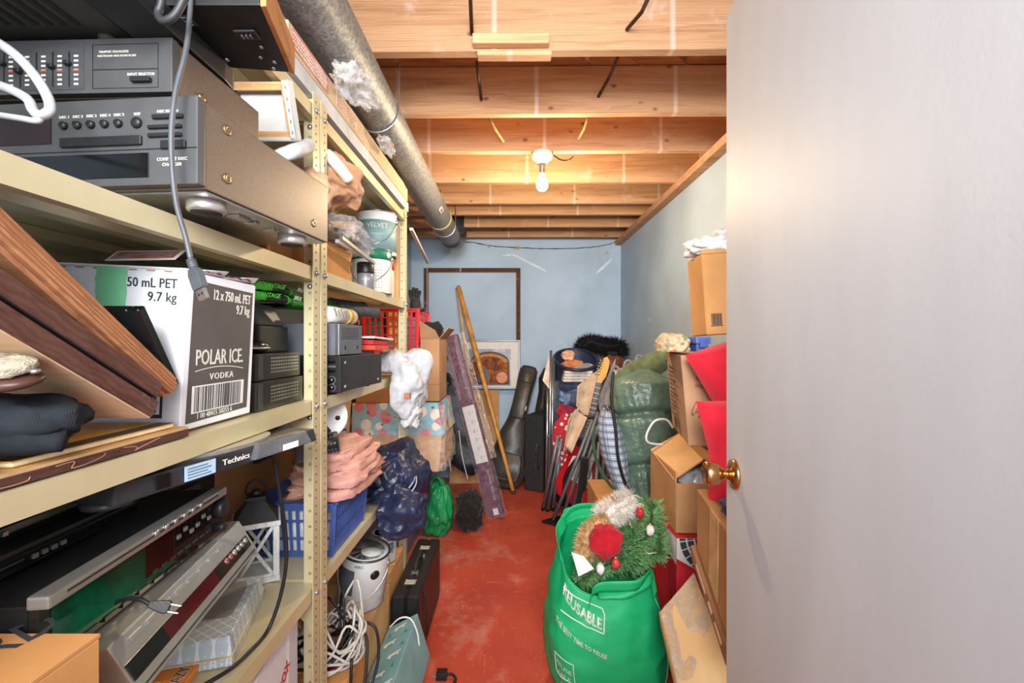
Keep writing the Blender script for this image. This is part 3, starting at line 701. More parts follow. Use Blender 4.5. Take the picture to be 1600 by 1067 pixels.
b = MB(pM); b.box((0, 0, 0), (.108, .030, .0012)); b.build('print_paper', WHITE, ph)
PH = NT('photo_picture'); v = PH.mapping((9, 12, 9)); PHm = PH.set(PH.ramp(PH.noise(v, 3.3, 5, .7), [(.3, '#4a4440'), (.42, '#a5a9c0'), (.55, '#c0705c'), (.7, '#6a6a58')]), .2)
b = MB(pM); b.box((.005, .004, .0012), (.103, .026, .0015)); b.build('picture', PHm, ph)

# ---------------------------------------------------------------- frames, brush, gloves, book
OAK = joist_mat('frame_orange_wood', '#b27c56', '#8a5638', '#5d3519'); WALN = joist_mat('frame_brown_wood', '#5d3d34', '#452a24', '#2b1814')
TANP = joist_mat('frame_back_board', '#c9aa88', '#b89772', '#93694a')
def frame_thing(M, w, L, t, rail, m, back, label, name='picture_frame', backside=-1, profile=0):
    f = thing(name, label, 'frame', M)
    for (lo, hi) in (((0, 0, 0), (rail, L, t)), ((w-rail, 0, 0), (w, L, t)), ((rail, 0, 0), (w-rail, rail, t)), ((rail, L-rail, 0), (w-rail, L, t))):
        b = MB(M); b.box(lo, hi)
        if profile:
            lx_, hx = lo[0], hi[0]
        o = b.build('frame_rail', m, f, bevel=.0015, seg=1)
    z0, z1 = ((-.0015, .002) if backside < 0 else (t-.006, t-.003))
    b = MB(M); b.box((.002, .002, z0), (w-.002, L-.002, z1)); b.build('back_board', back, f)
    return f
e = V((0, -.845, .535))
B0 = V((-.462, .585, 1.172)); n0 = V((0, .535, .845))
frame_thing(FR(B0, (-1, 0, 0), e), .30, .32, .022, .03, WALN, TANP, 'dark brown picture frame with tan back board, lowest of the leaning frames')
frame_thing(FR(B0+n0*.0255-e*-.008+V((.002, 0, 0)), (-1, 0, .0), e), .30, .30, .020, .03, WALN, BLACK, 'dark brown picture frame with black board, second of the leaning frames')
e2 = V((-.02, -.775, .632)).normalized(); B2 = V((-.478, .640, 1.196)); M2 = FR(B2, (-1, .02, 0), e2)
of = frame_thing(M2, .28, .30, .020, .035, OAK, BLACK, 'orange grained wooden picture frame, topmost of the leaning frames', backside=1)
b = MB(M2)
for (z0, z1, x0) in ((.020, .026, .004), (.026, .031, .010), (-.006, 0, .006)): b.box((x0, .001, z0), (x0+.02, .299, z1))
b.build('frame_moulding', OAK, of, bevel=.0015, seg=1)
GROOVE = mat('#8a5838', .6)
for z in (.0035, .0085, .012, .0165):
    b = MB(M2); b.box((-.0008, .004, z), (.0, .296, z+.0011)); b.build('groove', GROOVE, of)
e3 = V((-.06, -.50, .86)).normalized(); M3 = FR(V((-.503, .677, 1.200)), (-1, 0, 0), e3)
bf = frame_thing(M3, .24, .13, .014, .016, BLACKG, BLACK, 'black framed plaque leaning against the vodka carton', backside=-1)
b = MB(M3)
for (lo, hi) in (((.026, .016, -.003), (.029, .102, -.0016)), ((.026, .100, -.003), (.21, .103, -.0016))): b.box(lo, hi)
b.build('silver_line', mat('#a9acad', .5), bf)
b = MB(M3); b.box((.030, .02, -.0045), (.20, .098, -.0016)); b.build('plaque', mat('#3a3f3e', .3, .3, .2, 60), bf)

KNIT = NT('dark_knit'); v = KNIT.mapping(); _w = KNIT.wave(v, 420, 1.0, 2, 2, 'X'); KNITm = KNIT.set(KNIT.ramp(KNIT.noise(v, 20, 4), [(.3, '#1f2327'), (.7, '#33383e')]), .95, 0, .1); KNIT.bump(_w, .5, .003)
g = thing('knit_glove', 'dark grey knitted glove with ribbed cuff on the shelf edge', 'glove', (-.54, .46, 1.15))
b = MB(); blob(b, (-.545, .475, 1.186), (.085, .044, .029), 1, .12, 4, .8, 40, 24, .10, 7); b.build('glove_palm', KNITm, g)
b = MB(); b.tube(spline([(-.60, .455, 1.178), (-.54, .447, 1.176), (-.492, .455, 1.174), (-.462, .47, 1.168)], 8), [.012+.009*math.sin(PI*min(1, .2+i/30)) for i in range(25)], 12); b.build('glove_finger', KNITm, g)
g2 = thing('knit_glove', 'second dark knitted glove lying lower against the shelf lip', 'glove', (-.54, .42, 1.143))
b = MB(); blob(b, (-.535, .376, 1.163), (.055, .042, .018), 4, .10, 4, .8, 34, 20, .08, 7); b.build('glove_palm', KNITm, g2)
b = MB(); b.tube([(-.56, .375, 1.178), (-.51, .392, 1.176), (-.478, .405, 1.170)], [.004, .004, .003], 8); b.build('reflective_strip', mat('#9ea3a8', .35), g2)
bk = thing('board_book', 'yellow covered book lying flat under the frames', 'book', (-.62, .57, 1.1445))
b = MB(); b.box((-.78, .455, 1.1435), (-.50, .675, 1.1445)); b.build('back_cover', mat('#e0a02a', .4), bk)
b = MB(); b.box((-.78, .457, 1.1445), (-.501, .673, 1.1485)); b.build('page_block', mat('#e6dfca', .8), bk)
b = MB(); b.box((-.78, .455, 1.1485), (-.50, .675, 1.1497)); b.build('front_cover', mat('#e3a51f', .35, 0, .05), bk)
b = MB(); b.box((-.524, .455, 1.1497), (-.50, .675, 1.1500)); b.build('cover_band', mat('#4c4a46', .5), bk)
fs = thing('carved_board', 'brown grained wooden board lying along the shelf lip under the yellow book', 'board', (-.6, .5, 1.1265))
b = MB(); b.box((-.80, .33, 1.1275), (-.4865, .685, 1.139)); b.build('board_core', NT('burl').m if False else WALN, fs, bevel=.001, seg=1)
b = MB(); b.box((-.80, .33, 1.139), (-.4875, .685, 1.1425)); b.build('board_top', mat('#c8a473', .6, 0, .08, 20), fs)
b = MB()
for k in range(3): b.tube(spline([(-.4862, .40+.085*k+.055*t+.01*math.sin(9*t), 1.1335+.004*math.sin(6.28*t+k)) for t in [i/6 for i in range(7)]], 3), .0006, 4)
b.build('carved_line', mat('#a88372', .7), fs)
br = thing('shoe_brush', 'dark wooden shoe brush with pale bristles on the gloves', 'brush', P(15, 590, .43))
bM = FR(P(-12, 586, .43), (1, .05, -.05), (0, .95, .3))
b = MB(bM); blob(b, (0, 0, -.004), (.041, .024, .009), 8, .02, 3, .9, 30, 14); b.build('brush_back', mat('#4a3128', .4, 0, .2, 12), br)
b = MB(bM); blob(b, (0, 0, .010), (.037, .021, .009), 9, .06, 6, .75, 30, 14, .1, 14); b.build('bristles', mat('#99907f', .95, 0, .25, 90, .8, 300), br)
b = MB(bM); b.lathe([(.004, 0), (.004, .003), (.0001, .004)], 10, Matrix.Translation((.040, 0, .005))); b.build('hook', STEEL, br)

# ---------------------------------------------------------------- behind the carton
def vent_box(z, label, y0, x1, h):
    t = thing('amplifier_box', label, 'electronics', (x1-.12, (y0+1.115)/2, z), 'small black vented boxes')
    b = MB(); b.box((x1-.26, y0, z), (x1, 1.115, z+h)); b.build('case', mat('#2b2b2a', .33, .4, .1, 30), t, bevel=.003)
    b = MB()
    for j in range(5):
        for k in range(12): b.box((x1, y0+.055+k*.0105, z+.014+j*.0075), (x1+.0006, y0+.0615+k*.0105, z+.018+j*.0075))
    b.build('vent_hole', mat('#8f8f88', .35, .8), t, kind='stuff')
    b = MB(); b.box((x1-.001, y0+.006, z+.004), (x1+.0012, y0+.022, z+h-.004)); b.build('end_strip', DGREY, t)
    b = MB(); b.box((x1-.04, y0-.003, z+.02), (x1-.015, y0, z+.035)); b.build('socket', BLACKG, t)
    return t
vent_box(1.1275, 'black vented metal box behind the vodka carton, lower of two', .914, -.513, .059)
vent_box(1.188, 'black vented metal box behind the vodka carton, upper of two', .925, -.519, .056)
vc = thing('cassette_player', 'black cassette player with rounded top behind the vented boxes', 'stereo', (-.72, 1.05, 1.245))
b = MB(); b.box((-.86, .99, 1.2455), (-.55, 1.118, 1.305)); b.build('case', BLACK, vc, bevel=.004)
b = MB(); b.hexa([(-.85, .995, 1.306), (-.555, .995, 1.306), (-.555, 1.115, 1.306), (-.85, 1.115, 1.306), (-.83, 1.01, 1.356), (-.58, 1.01, 1.356), (-.58, 1.105, 1.356), (-.83, 1.105, 1.356)]); b.build('lid', mat('#3b3e42', .35, 0, .1), vc, bevel=.008, seg=3)
b = MB(); b.box((-.70, .9885, 1.262), (-.63, .99, 1.292)); l = b.build('warning_label', DGREY, vc)
text('CAUTION', FR((-.665, .988, 1.282), (1, 0, 0), (0, 0, 1)), .009, mat('#8b8d8f', .6), l)
b = MB(); b.box((-.622, .9880, 1.252), (-.603, .99, 1.30)); b.build('clear_door', mat('#72767a', .15), vc)
ms = thing('computer_mouse', 'black and silver computer mouse resting on the upper vented box', 'mouse', (-.545, .975, 1.2445))
b = MB(); blob(b, (-.548, .972, 1.2585), (.022, .034, .014), 2, .02, 3, .85, 30, 16); b.build('mouse_shell', BLACKG, ms)
b = MB(); b.tube([(-.548+.0235*math.cos(a), .972+.0355*math.sin(a), 1.256) for a in [2*PI*k/28 for k in range(28)]], .0022, 6, closed=True); b.build('silver_band', SILVER, ms)
# tennis rackets
GREEN = mat('#46b23c', .3, 0, .05, 10); 
def racket(M, label):
    t = thing('tennis_racket', label, 'racket', M, 'green tennis rackets')
    hd = [(.125*math.cos(a), .165*math.sin(a), 0) for a in [2*PI*k/40 for k in range(40)]]
    b = MB(M); b.tube(hd, .0105, 8, closed=True); h = b.build('head_frame', mat('#1f2420', .3), t)
    for (a0, a1) in ((-.30, .05), (.55, .95), (1.9, 2.7), (3.9, 4.5), (5.3, 5.7)):
        b = MB(M); b.tube([(.125*math.cos(a0+(a1-a0)*k/9), .165*math.sin(a0+(a1-a0)*k/9), .0008) for k in range(10)], .0112, 8); b.build('green_panel', GREEN, h)
    b = MB(M)
    for i in range(-8, 9):
        x = .0138*i; y = .165*math.sqrt(max(0, 1-(x/.125)**2)); b.tube([(x, -y, 0), (x, y, 0)], .0007, 4)
    for i in range(-9, 10):
        y = .0165*i; x = .125*math.sqrt(max(0, 1-(y/.165)**2)); b.tube([(-x, y, .001), (x, y, .001)], .0007, 4)
    b.build('strings', mat('#d5d8cf', .5), t, kind='stuff')
    for s in (-1, 1):
        b = MB(M); b.tube(spline([(s*.075, .135, 0), (s*.055, .19, 0), (s*.025, .25, 0), (s*.008, .30, 0)], 6), .0105, 8); b.build('throat', GREEN, t)
    b = MB(M); b.tube([(0, .29, 0), (0, .41, 0)], [.013, .0135], 10); b.build('shaft', GREEN, t)
    b = MB(M); pts = [(0, .41+.0085*k, 0) for k in range(24)]; b.tube(pts, [.0165+.0012*(k % 2)+(.003 if k > 21 else 0) for k in range(24)], 12); b.build('grip', mat('#3d3f42', .85, 0, .2, 40, .5, 200), t)
    for (px, py, s, w) in ((.1375, -.03, 'ADVANTAGE', .09),):
        text(s, M @ FR((px, .0, .004), (0, 1, 0), (.3, 0, 1)), .015, mat('#5ad04c', .4), t, width=w, bold=.01, lean=.3)
    text('SHOCK', M @ FR((.1355, .10, .004), V((-.42, 1, 0)), (.3, 0, 1)), .013, LETTER, t, width=.045, bold=.01, lean=.3)
    return t
racket(TR((-.690, 1.075, 1.372), rz=-19, rx=.2), 'green and black tennis racket under the shelf, lower one with dark grip showing')
racket(TR((-.690, 1.085, 1.3955), rz=-13.5, rx=0), 'green and black tennis racket lying on top of the other racket')
# ---------------------------------------------------------------- lower shelf of the nearer unit
SB = thing('storage_box', 'plain dark cardboard box under the stacked receivers', 'box', (-.75, .68, .673))
b = MB(); b.box((-.90, .50, .6735), (-.64, .86, .850)); b.build('box_body', CARDD, SB, bevel=.002, seg=1)
b = MB(); b.box((-.90, .50, .8505), (-.64, .86, .8565)); b.build('lid', CARDD, SB)
# silver deck
Fm = FR((-.507, .90, .858), V((-.19, .98, 0)), V((-.985, -.19, .0)))   # x: along front away from the camera, y: into the shelf
Fm = TR((-.507, .90, .858), rz=101)   # local x along front (far), local y into shelf
fd = thing('receiver', 'silver receiver with black button strip, lowest of the stack over the patterned tray', 'stereo', Fm)
b = MB(Fm); b.hexa([(-.38, -.004, 0), (0, -.004, 0), (0, .28, 0), (-.38, .28, 0), (-.38, .030, .060), (0, .030, .060), (0, .28, .060), (-.38, .28, .060)]); b.build('case', SILVER, fd, bevel=.002)
nz = V((0, -.060, -.014)).normalized()
ff = lambda x, h: Fm @ FR((x, -.004+.034*h/.060-.0004, h), (1, 0, 0), (0, .034, .060))
b = MB(ff(0, 0)); b.box((-.375, .018, 0), (-.012, .040, .0012)); strip = b.build('button_strip', BLACKG, fd)
b = MB(ff(0, 0)); b.box((-.375, .005, 0), (-.01, .0075, .0010)); b.build('groove', DGREY, fd)
b = MB(ff(0, 0)); b.box((-.30, .019, .0012), (-.15, .039, .0014)); b.build('display', mat('#4a1418', .1), strip)
for i in range(6):
    b = MB(ff(-.026-.0165*i, .029)); b.lathe([(.0055, 0), (.0055, .0035), (.0045, .0045), (.0001, .004)], 12); b.build('round_button', SILVER if i < 4 else mat('#a06a66', .3, .6), strip)
for i in range(8):
    b = MB(ff(-.10-.034*i, .050)); b.box((-.012, -.0025, 0), (.012, .0025, .002)); b.build('flat_button', SILVER, fd)
# receiver with green display
Gm = TR((-.535, .850, .9215), rz=96.5)
gr = thing('receiver', 'black receiver with green display window and silver top edge', 'stereo', Gm)
b = MB(Gm); b.box((-.38, .010, 0), (0, .30, .074)); b.build('case', BLACK, gr, bevel=.002)
b = MB(Gm); b.box((-.38, 0, 0), (0, .010, .074)); fpn = b.build('front_panel', mat('#24221d', .22, .1, .1), gr, bevel=.001, seg=1)
b = MB(Gm); b.box((-.382, -.012, .070), (-.02, .010, .084)); tp = b.build('top_edge', SILVER, gr, bevel=.003)
b = MB(Gm); b.box((-.36, -.0125, .0765), (-.05, -.0118, .0795)); b.build('speaker_mesh', DGREY, tp)
gf = lambda x, z: Gm @ FR((x, -.0004, z), (1, 0, 0), (0, 0, 1))
b = MB(gf(-.265, .040)); b.box((-.10, -.030, 0), (.11, .028, .0012)); gd = b.build('display_window', mat('#0b3325', .08, 0, .85, 9), fpn)
b = MB(gf(-.19, .045)); b.box((-.030, -.026, .0012), (.033, .022, .0016)); b.build('dark_display', mat('#26120f', .08), gd)
for i in range(9):
    b = MB(gf(-.345+.03*i, .0075)); b.box((-.010, -.003, 0), (.010, .003, .003)); b.build('flat_button', BLACKG, fpn)
for i in range(6):
    b = MB(gf(-.148+.017*i, .046)); b.box((-.0055, -.014, 0), (.0055, .014, .0022)); s_ = b.build('slider', BLACKG, fpn)
    b = MB(gf(-.148+.017*i, .046)); b.box((-.004, -.002+.006*math.sin(i*2), .002), (.004, .004+.006*math.sin(i*2), .0045)); b.build('slider_cap', SILVER, s_)
for i in range(8):
    b = MB(gf(-.20+.02*i, .020)); b.box((-.006, -.002, 0), (.006, .002, .0018)); b.build('flat_button', DGREY, fpn)
for (x, z, r) in ((-.030, .048, .0165), (-.034, .016, .0075)):
    b = MB(gf(x, z)); b.lathe([(r, 0), (r, .012), (r*.9, .015), (.0001, .0145)], 26); b.build('knob', BLACK, fpn)
for i in range(6):
    b = MB(Gm @ FR((-.215+.022*i, -.0122, .080), (1, 0, 0), (0, 0, 1))); b.lathe([(.0052, 0), (.0052, .002), (.0001, .0028)], 12); b.build('round_button', STEEL, tp)
# black slabs
for k, (y1, x, z, h, lab) in enumerate(((.70, -.571, 1.0085, .026, 'black disc player with slim front under another, on the green display receiver'), (.66, -.60, 1.0355, .024, 'black slim player, upper of two under the turntable'))):
    Hm = TR((x, y1, z), rz=94)
    t = thing('disc_player', lab, 'stereo', Hm)
    b = MB(Hm); b.box((-.235, .004, 0), (0, .26, h)); b.build('case', BLACK, t, bevel=.004)
    b = MB(Hm); b.box((-.23, 0, .004), (-.005, .006, h-.006)); f_ = b.build('front_strip', BLACKG, t, bevel=.001, seg=1)
    for i in range(4):
        b = MB(Hm); b.box((-.17+.012*i, -.002, .008), (-.164+.012*i, 0, .013)); b.build('button', STEEL, f_)
    b = MB(Hm); b.box((-.225, -.0008, .012), (-.18, 0, .0135)); b.build('tray_line', DGREY, f_)
# turntable
Tm = TR((-.43, .905, 1.0605), rz=104)   # local x points away along front; front-near corner at -x
Tm = FR((-.503, .573, 1.0605), V((.081, .347, 0)), V((-.347, .081, 0)))
tt = thing('turntable', 'dust covered black turntable squeezed under the middle shelf', 'turntable', Tm)
b = MB(Tm); b.hexa([(0, 0, 0), (.40, 0, 0), (.40, .28, 0), (0, .28, 0), (.006, .004, .0265), (.394, .004, .0265), (.394, .28, .0265), (.006, .28, .0265)]); b.build('plinth', mat('#2c2e30', .3, .1, .25, 14, .1, 90), tt, bevel=.003)
b = MB(Tm); b.prism([(.10+.11*(1-math.cos(a)), .06-.055*math.sin(a)) for a in [PI*k/14 for k in range(15)]], .006, None, .0266); b.build('platter_edge', SILVER, tt)
b = MB(Tm); b.hexa([(.22, -.012, .004), (.37, -.012, .004), (.37, .02, .004), (.22, .02, .004), (.235, -.005, .029), (.36, -.005, .029), (.36, .02, .029), (.235, .02, .029)]); b.build('dust_cover', mat('#55585c', .1, 0, .2, 10), tt, bevel=.005)
b = MB(Tm); b.box((.055, -.0012, .004), (.075, 0, .024)); b.build('switch', BLACKG, tt, bevel=.001)
b = MB(Tm); b.box((.098, -.0010, .003), (.15, .0005, .025)); lb = b.build('blue_label', mat('#a9c4dc', .5), tt)
b = MB(Tm)
for k in range(4): b.box((.102, -.0014, .006+.0045*k), (.142-.006*(k % 2), -.001, .0078+.0045*k))
b.build('label_print', mat('#5b7488', .6), lb, kind='stuff')
text('Technics', Tm @ FR((.19, -.0016, .014), (1, 0, 0), (0, 0, 1)), .013, LETTER, tt, width=.055, bold=.01)
b = MB(Tm); b.box((.285, -.0135, .006), (.325, -.012, .017)); b.build('white_label', WHITE, tt)
b = MB(Tm @ Matrix.Translation((.03, .05, -.012))); b.lathe([(.028, .001), (.03, .006), (.026, .012)], 20); b.build('foot', mat('#3a3c3e', .35, .2), tt)
b = MB(Tm @ Matrix.Translation((.35, .06, -.012))); b.lathe([(.028, .001), (.03, .006), (.026, .012)], 20); b.build('foot', mat('#3a3c3e', .35, .2), tt)
# its cord with a plug
cd2 = thing('hanging_cable', 'black cable hanging from the turntable past the lantern', 'cable', P(440, 850, .95))
b = MB(); b.tube(spline([P(424, 706, .88), P(429, 722, .90), P(438, 775, .93), P(446, 830, .95), P(447, 880, .955), P(437, 935, .945), P(418, 985, .922), P(390, 1018, .870), P(358, 1046, .815), P(310, 1075, .775), P(285, 1090, .755)], 8), .0038, 8); b.build('cable', BLACK, cd2)
pg = thing('power_plug', 'small black mains plug lying against the silver receiver front', 'plug', P(258, 950, .60))
pM = FR(P(243, 945, .575), V((.9, .2, -.3)), V((0, .4, .9))) @ Matrix.Scale(.75, 4)
b = MB(pM); b.prism([(-.01, -.004), (.004, -.008), (.018, -.010), (.022, -.008), (.022, .008), (.018, .010), (.004, .008), (-.01, .004)], .012, None, -.006); b.build('plug_body', BLACK, pg, bevel=.0015)
for s in (-1, 1):
    b = MB(pM); b.box((.022, s*.0055-.0008, -.003), (.038, s*.0055+.0008, .003)); b.build('prong', STEEL, pg)
b = MB(pM); b.tube(spline([(-.008, 0, 0), (-.03, .004, -.004), (-.06, -.006, -.02), (-.09, -.04, -.05)], 6), .0034, 8); b.build('cable', BLACK, pg)
# lantern
WW = NT('distressed_white'); v = WW.mapping((6, 6, 2)); WWm = WW.set(WW.ramp(WW.noise(v, 22, 5, .7), [(.30, '#a3a09c'), (.45, '#d3d3d1'), (.8, '#e2e3e2')]), .7)
Lm = TR((-.652, 1.160, .673), rz=28)
ln = thing('wooden_lantern', 'distressed white wooden lantern with black roof and crossed sides', 'lantern', Lm)
s = .045
b = MB(Lm); b.box((-s-.008, -s-.008, 0), (s+.008, s+.008, .014)); b.build('base', WWm, ln, bevel=.001, seg=1)
for sx in (-1, 1):
    for sy in (-1, 1):
        b = MB(Lm); b.box((sx*s-.007, sy*s-.007, .014), (sx*s+.007, sy*s+.007, .138)); b.build('corner_post', WWm, ln, bevel=.001, seg=1)
b = MB(Lm); b.box((-s-.010, -s-.010, .138), (s+.010, s+.010, .150)); b.build('top_plate', WWm, ln, bevel=.001, seg=1)
for k in range(4):
    R = Lm @ Matrix.Rotation(k*PI/2, 4, 'Z')
    for sg in (-1, 1):
        b = MB(R); w = .0045
        b.hexa([(sg*-.039-w, -s-.003, .014), (sg*-.039+w, -s-.003, .014), (sg*-.039+w, -s+.003, .014), (sg*-.039-w, -s+.003, .014), (sg*.039-w, -s-.003, .138), (sg*.039+w, -s-.003, .138), (sg*.039+w, -s+.003, .138), (sg*.039-w, -s+.003, .138)]); b.build('cross_brace', WWm, ln)
    b = MB(R); b.box((-.039, -s-.004, .014), (.039, -s+.004, .020)); b.build('bottom_rail', WWm, ln)
b = MB(Lm); b.hexa([(-s-.006, -s-.006, .150), (s+.006, -s-.006, .150), (s+.006, s+.006, .150), (-s-.006, s+.006, .150), (-.018, -.018, .198), (.018, -.018, .198), (.018, .018, .198), (-.018, .018, .198)]); b.build('roof', mat('#2b2c2f', .45, .2, .2, 30), ln, bevel=.001, seg=1)
b = MB(Lm); b.box((-.022, -.022, .198), (.022, .022, .206)); b.lathe([(.012, .206), (.014, .214), (.006, .222), (.0001, .223)], 14); b.build('finial', BLACK, ln)
b = MB(Lm); b.tube([(.024*math.cos(a)-.0, .004, .214+.030*math.sin(a)) for a in [PI*k/14-.1 for k in range(16)]], .0026, 7); b.build('ring_handle', BLACK, ln)
# patterned tray
PT = NT('lattice_paper'); v = PT.mapping((1, 1, 1), (0, 0, .785)); w1 = PT.wave(v, 17, 0, 0, 1, 'X'); w2 = PT.wave(v, 17, 0, 0, 1, 'Y')
ln_ = PT.math('MAXIMUM', PT.ramp(w1, [(.93, 0.0), (.97, 1.0)]), PT.ramp(w2, [(.93, 0.0), (.97, 1.0)]))
dots = PT.ramp(PT.vor(PT.mapping((1, 1, 1), (0, 0, .785)), 105, 'F1', 'Distance', 0), [(.22, 1.0), (.30, 0.0)])
_c = PT.mix(PT.math('MULTIPLY', PT.math('MAXIMUM', ln_, dots), .65), '#a9b6bd', '#dfe6e8'); PTm = PT.set(_c, .6)
PM = FR((-.582, 1.070, .6735), V((.070, -.24, 0)), V((-.24, -.070, 0)))   # x toward camera, y into shelf (z down -> fix)
if (PM.to_3x3() @ V((0, 0, 1))).z < 0: PM = FR((-.582, 1.070, .6735), V((.070, -.24, 0)), V((.24, .070, 0)))
sgn = -1 if (PM.to_3x3() @ V((0, 1, 0))).x > 0 else 1
pt = thing('gift_tray', 'flat grey blue lattice patterned gift box with window lid', 'box', PM)
Lx, Wy, hh = .245, .115, .052
def yy(a): return sgn*a
b = MB(PM); q = [(0, 0), (Lx, 0), (Lx, Wy), (0, Wy)]
b.hexa([(x, yy(y), 0) for x, y in q]+[(x*.94+.008, yy(y*.90+.006), hh) for x, y in q]) if sgn > 0 else b.hexa([(x, yy(y), 0) for x, y in (q[3], q[2], q[1], q[0])]+[(x*.94+.008, yy(y*.90+.006), hh) for x, y in (q[3], q[2], q[1], q[0])])
b.build('tray_body', PTm, pt, bevel=.002, seg=1)
b = MB(PM); b.prism([(x, yy(y)) for x, y in ((.03, .030), (.06, .022), (.16, .022), (.17, .030), (.17, .085), (.06, .092), (.03, .084))], .0012, None, hh+.0002); b.build('window', mat('#8f8d88', .35, 0, .12, 8), pt)
b = MB(PM)
for i in range(8): b.box((.09+.0085*i, yy(.078)-.004, hh+.0014), (.095+.0085*i, yy(.078)+.004, hh+.0018))
b.build('gold_print', mat('#c9a63c', .4, .3), pt)
b = MB(PM); b.box((-.002, yy(Wy/2)-.0575, .018), (Lx+.002, yy(Wy/2)+.0585, .0195)); b.build('lid_seam', mat('#cbb98a', .5), pt)
# orange packet
og = thing('card_game_packet', 'flat orange printed packet in clear wrap on the lower shelf', 'packet', P(300, 1045, .80))
qp = [V((-.635, .80, .676)), V((-.565, .825, .676)), V((-.550, .735, .676)), V((-.62, .70, .676))]
b = MB(); b.plate([qp[3], qp[2], qp[1], qp[0]], .012); b.build('packet_body', mat('#dd8a33', .3, 0, .06, 12), og, bevel=.001, seg=1)
oM = FR((qp[1]+qp[2])/2+V((-.018, 0, .0125)), (qp[1]-qp[2]), (qp[0]-qp[1]))
text('CRAZY', oM, .026, WHITE, og, width=.07, bold=.02); text('CRAZY', Matrix.Translation((0, 0, .0002)) @ oM, .026, LETD, og, width=.066)
b = MB(oM @ Matrix.Translation((-.012, .034, .0003))); b.lathe([(.016, 0), (.0001, .0004)], 18); b.build('yellow_badge', mat('#e3c547', .4), og)
b = MB(oM @ Matrix.Translation((.0, .052, -.0004))); b.box((-.04, -.012, 0), (.03, .012, .0006)); b.build('grey_window', mat('#7b7f86', .2), og)
# cardboard box near the camera
nb_ = thing('cardboard_box', 'small brown cardboard box with marker scribble, nearest the camera', 'box', (-.52, .36, .673))
b = MB(); b.box((-.60, .24, .6735), (-.4145, .458, .972)); bd = b.build('box_body', CARDO, nb_, bevel=.0015, seg=1)
for s_ in (0, 1):
    b = MB(); b.box((-.60+.093*s_, .24, .9725), (-.5075+.093*s_, .458, .976)); fl = b.build('flap', CARDO, nb_)
text('CORD', FR((-.50, .415, .9765), V((.25, 1, 0)), V((-1, .25, 0))), .062, LETD, nb_, width=.13, name='marker_writing', lean=.25)
b = MB(); blob(b, (-.55, .36, 1.005), (.075, .05, .050), 12, .16, 5, .85, 40, 24, .16, 9, floor=.977); pb = b.build('plastic_bag', clear_mat('grey_film', '#c9cdd2', .45, .25), None); tag(pb, 'crumpled translucent plastic bag on the marked cardboard box', 'bag')
# carton under the lower shelf
wc = thing('printed_carton', 'white carton with red lettering standing beneath the lower shelf', 'box', (-.68, .98, .112))
Wm = TR((-.495, .86, .1115), rz=4)
b = MB(Wm); b.box((-.36, 0, 0), (0, .225, .50)); wb = b.build('carton_body', mat('#d3d2d6', .6, 0, .04), wc, bevel=.002, seg=1)
for (y, z) in ((.06, .30), (.13, .40), (.12, .20), (.18, .29), (.05, .12)):
    text('LENNOX', Wm @ FR((.0012, y, z), V((0, .75, .62)), V((0, -.62, .75))), .036, RED, wb, width=.105, bold=.02)
b = MB(Wm); b.box((-.001, .165, 0), (.0015, .170, .50)); b.build('tape_seam', CLEAR, wb)
for s_ in (0, 1):
    b = MB(Wm); b.box((-.36, .1125*s_+.001, .5005), (0, .1125*s_+.111, .504)); b.build('flap', mat('#d3d2d6', .6, 0, .04), wc)

for (lo, hi, lab, m) in (((-.90, .90, .6735), (-.73, 1.12, .98), 'dark suitcase standing at the wall behind the lantern', BLACK), ((-.90, 1.15, .6735), (-.76, 1.60, .96), 'dark brown box standing at the wall behind the blue basket', CARDD)):
    t = thing('storage_case', lab, 'case', (lo[0], lo[1], lo[2]))
    b = MB(); b.box(lo, hi); b.build('case_body', m, t, bevel=.008)
    b = MB(); b.box((hi[0], (lo[1]+hi[1])/2-.04, hi[2]-.05), (hi[0]+.012, (lo[1]+hi[1])/2+.04, hi[2]-.035)); b.build('handle', DGREY, t, bevel=.003)
# ---------------------------------------------------------------- farther unit: things on top
FOAM = mat('#b9bbbd', .6, 0, .10, 8, .2, 60)
pk = thing('long_carton', 'long grey wrapped carton lying along the tops of both shelving units', 'box', (-.65, 1.55, 1.848))
b = MB(); b.hexa([V((-.80, .985, 1.8735)), V((-.489, .985, 1.8735)), V((-.484, 2.13, 1.8735)), V((-.80, 2.13, 1.8735)), V((-.80, .985, 1.915)), V((-.489, .985, 1.915)), V((-.484, 2.13, 1.915)), V((-.80, 2.13, 1.915))]); b.build('carton_body', FOAM, pk, bevel=.004)
b = MB(); b.box((-.80, 1.5, 1.8735), (-.4825, 1.53, 1.9155)); b.build('tape', CLEAR, pk)
pk2 = thing('flooring_carton', 'long kraft flooring carton with pink printed label on top of the grey carton', 'box', (-.62, 1.5, 1.916))
b = MB(); b.hexa([V((-.74, .99, 1.9155)), V((-.487, .99, 1.9155)), V((-.482, 2.10, 1.9155)), V((-.74, 2.10, 1.9155)), V((-.74, .99, 1.972)), V((-.487, .99, 1.972)), V((-.482, 2.10, 1.972)), V((-.74, 2.10, 1.972))]); pb2 = b.build('carton_body', cardboard('#cdb694'), pk2, bevel=.002, seg=1)
sM = FR((-.4863, 1.0, 1.9435), (.0045, 1, 0), (0, 0, 1))
PINKP = mat('#c98c7e', .6, 0, .12, 30)
b = MB(sM); b.box((.005, -.022, 0), (.20, .024, .0008)); lb = b.build('printed_label', PINKP, pb2)
b = MB(sM)
random.seed(5)
for r in range(4):
    x = .01
    while x < .185:
        w = random.uniform(.004, .016); b.box((x, -.016+.009*r, .0008), (x+w, -.012+.009*r, .0011)); x += w+.004
b.build('label_print', mat('#efe2d8', .6), lb, kind='stuff')
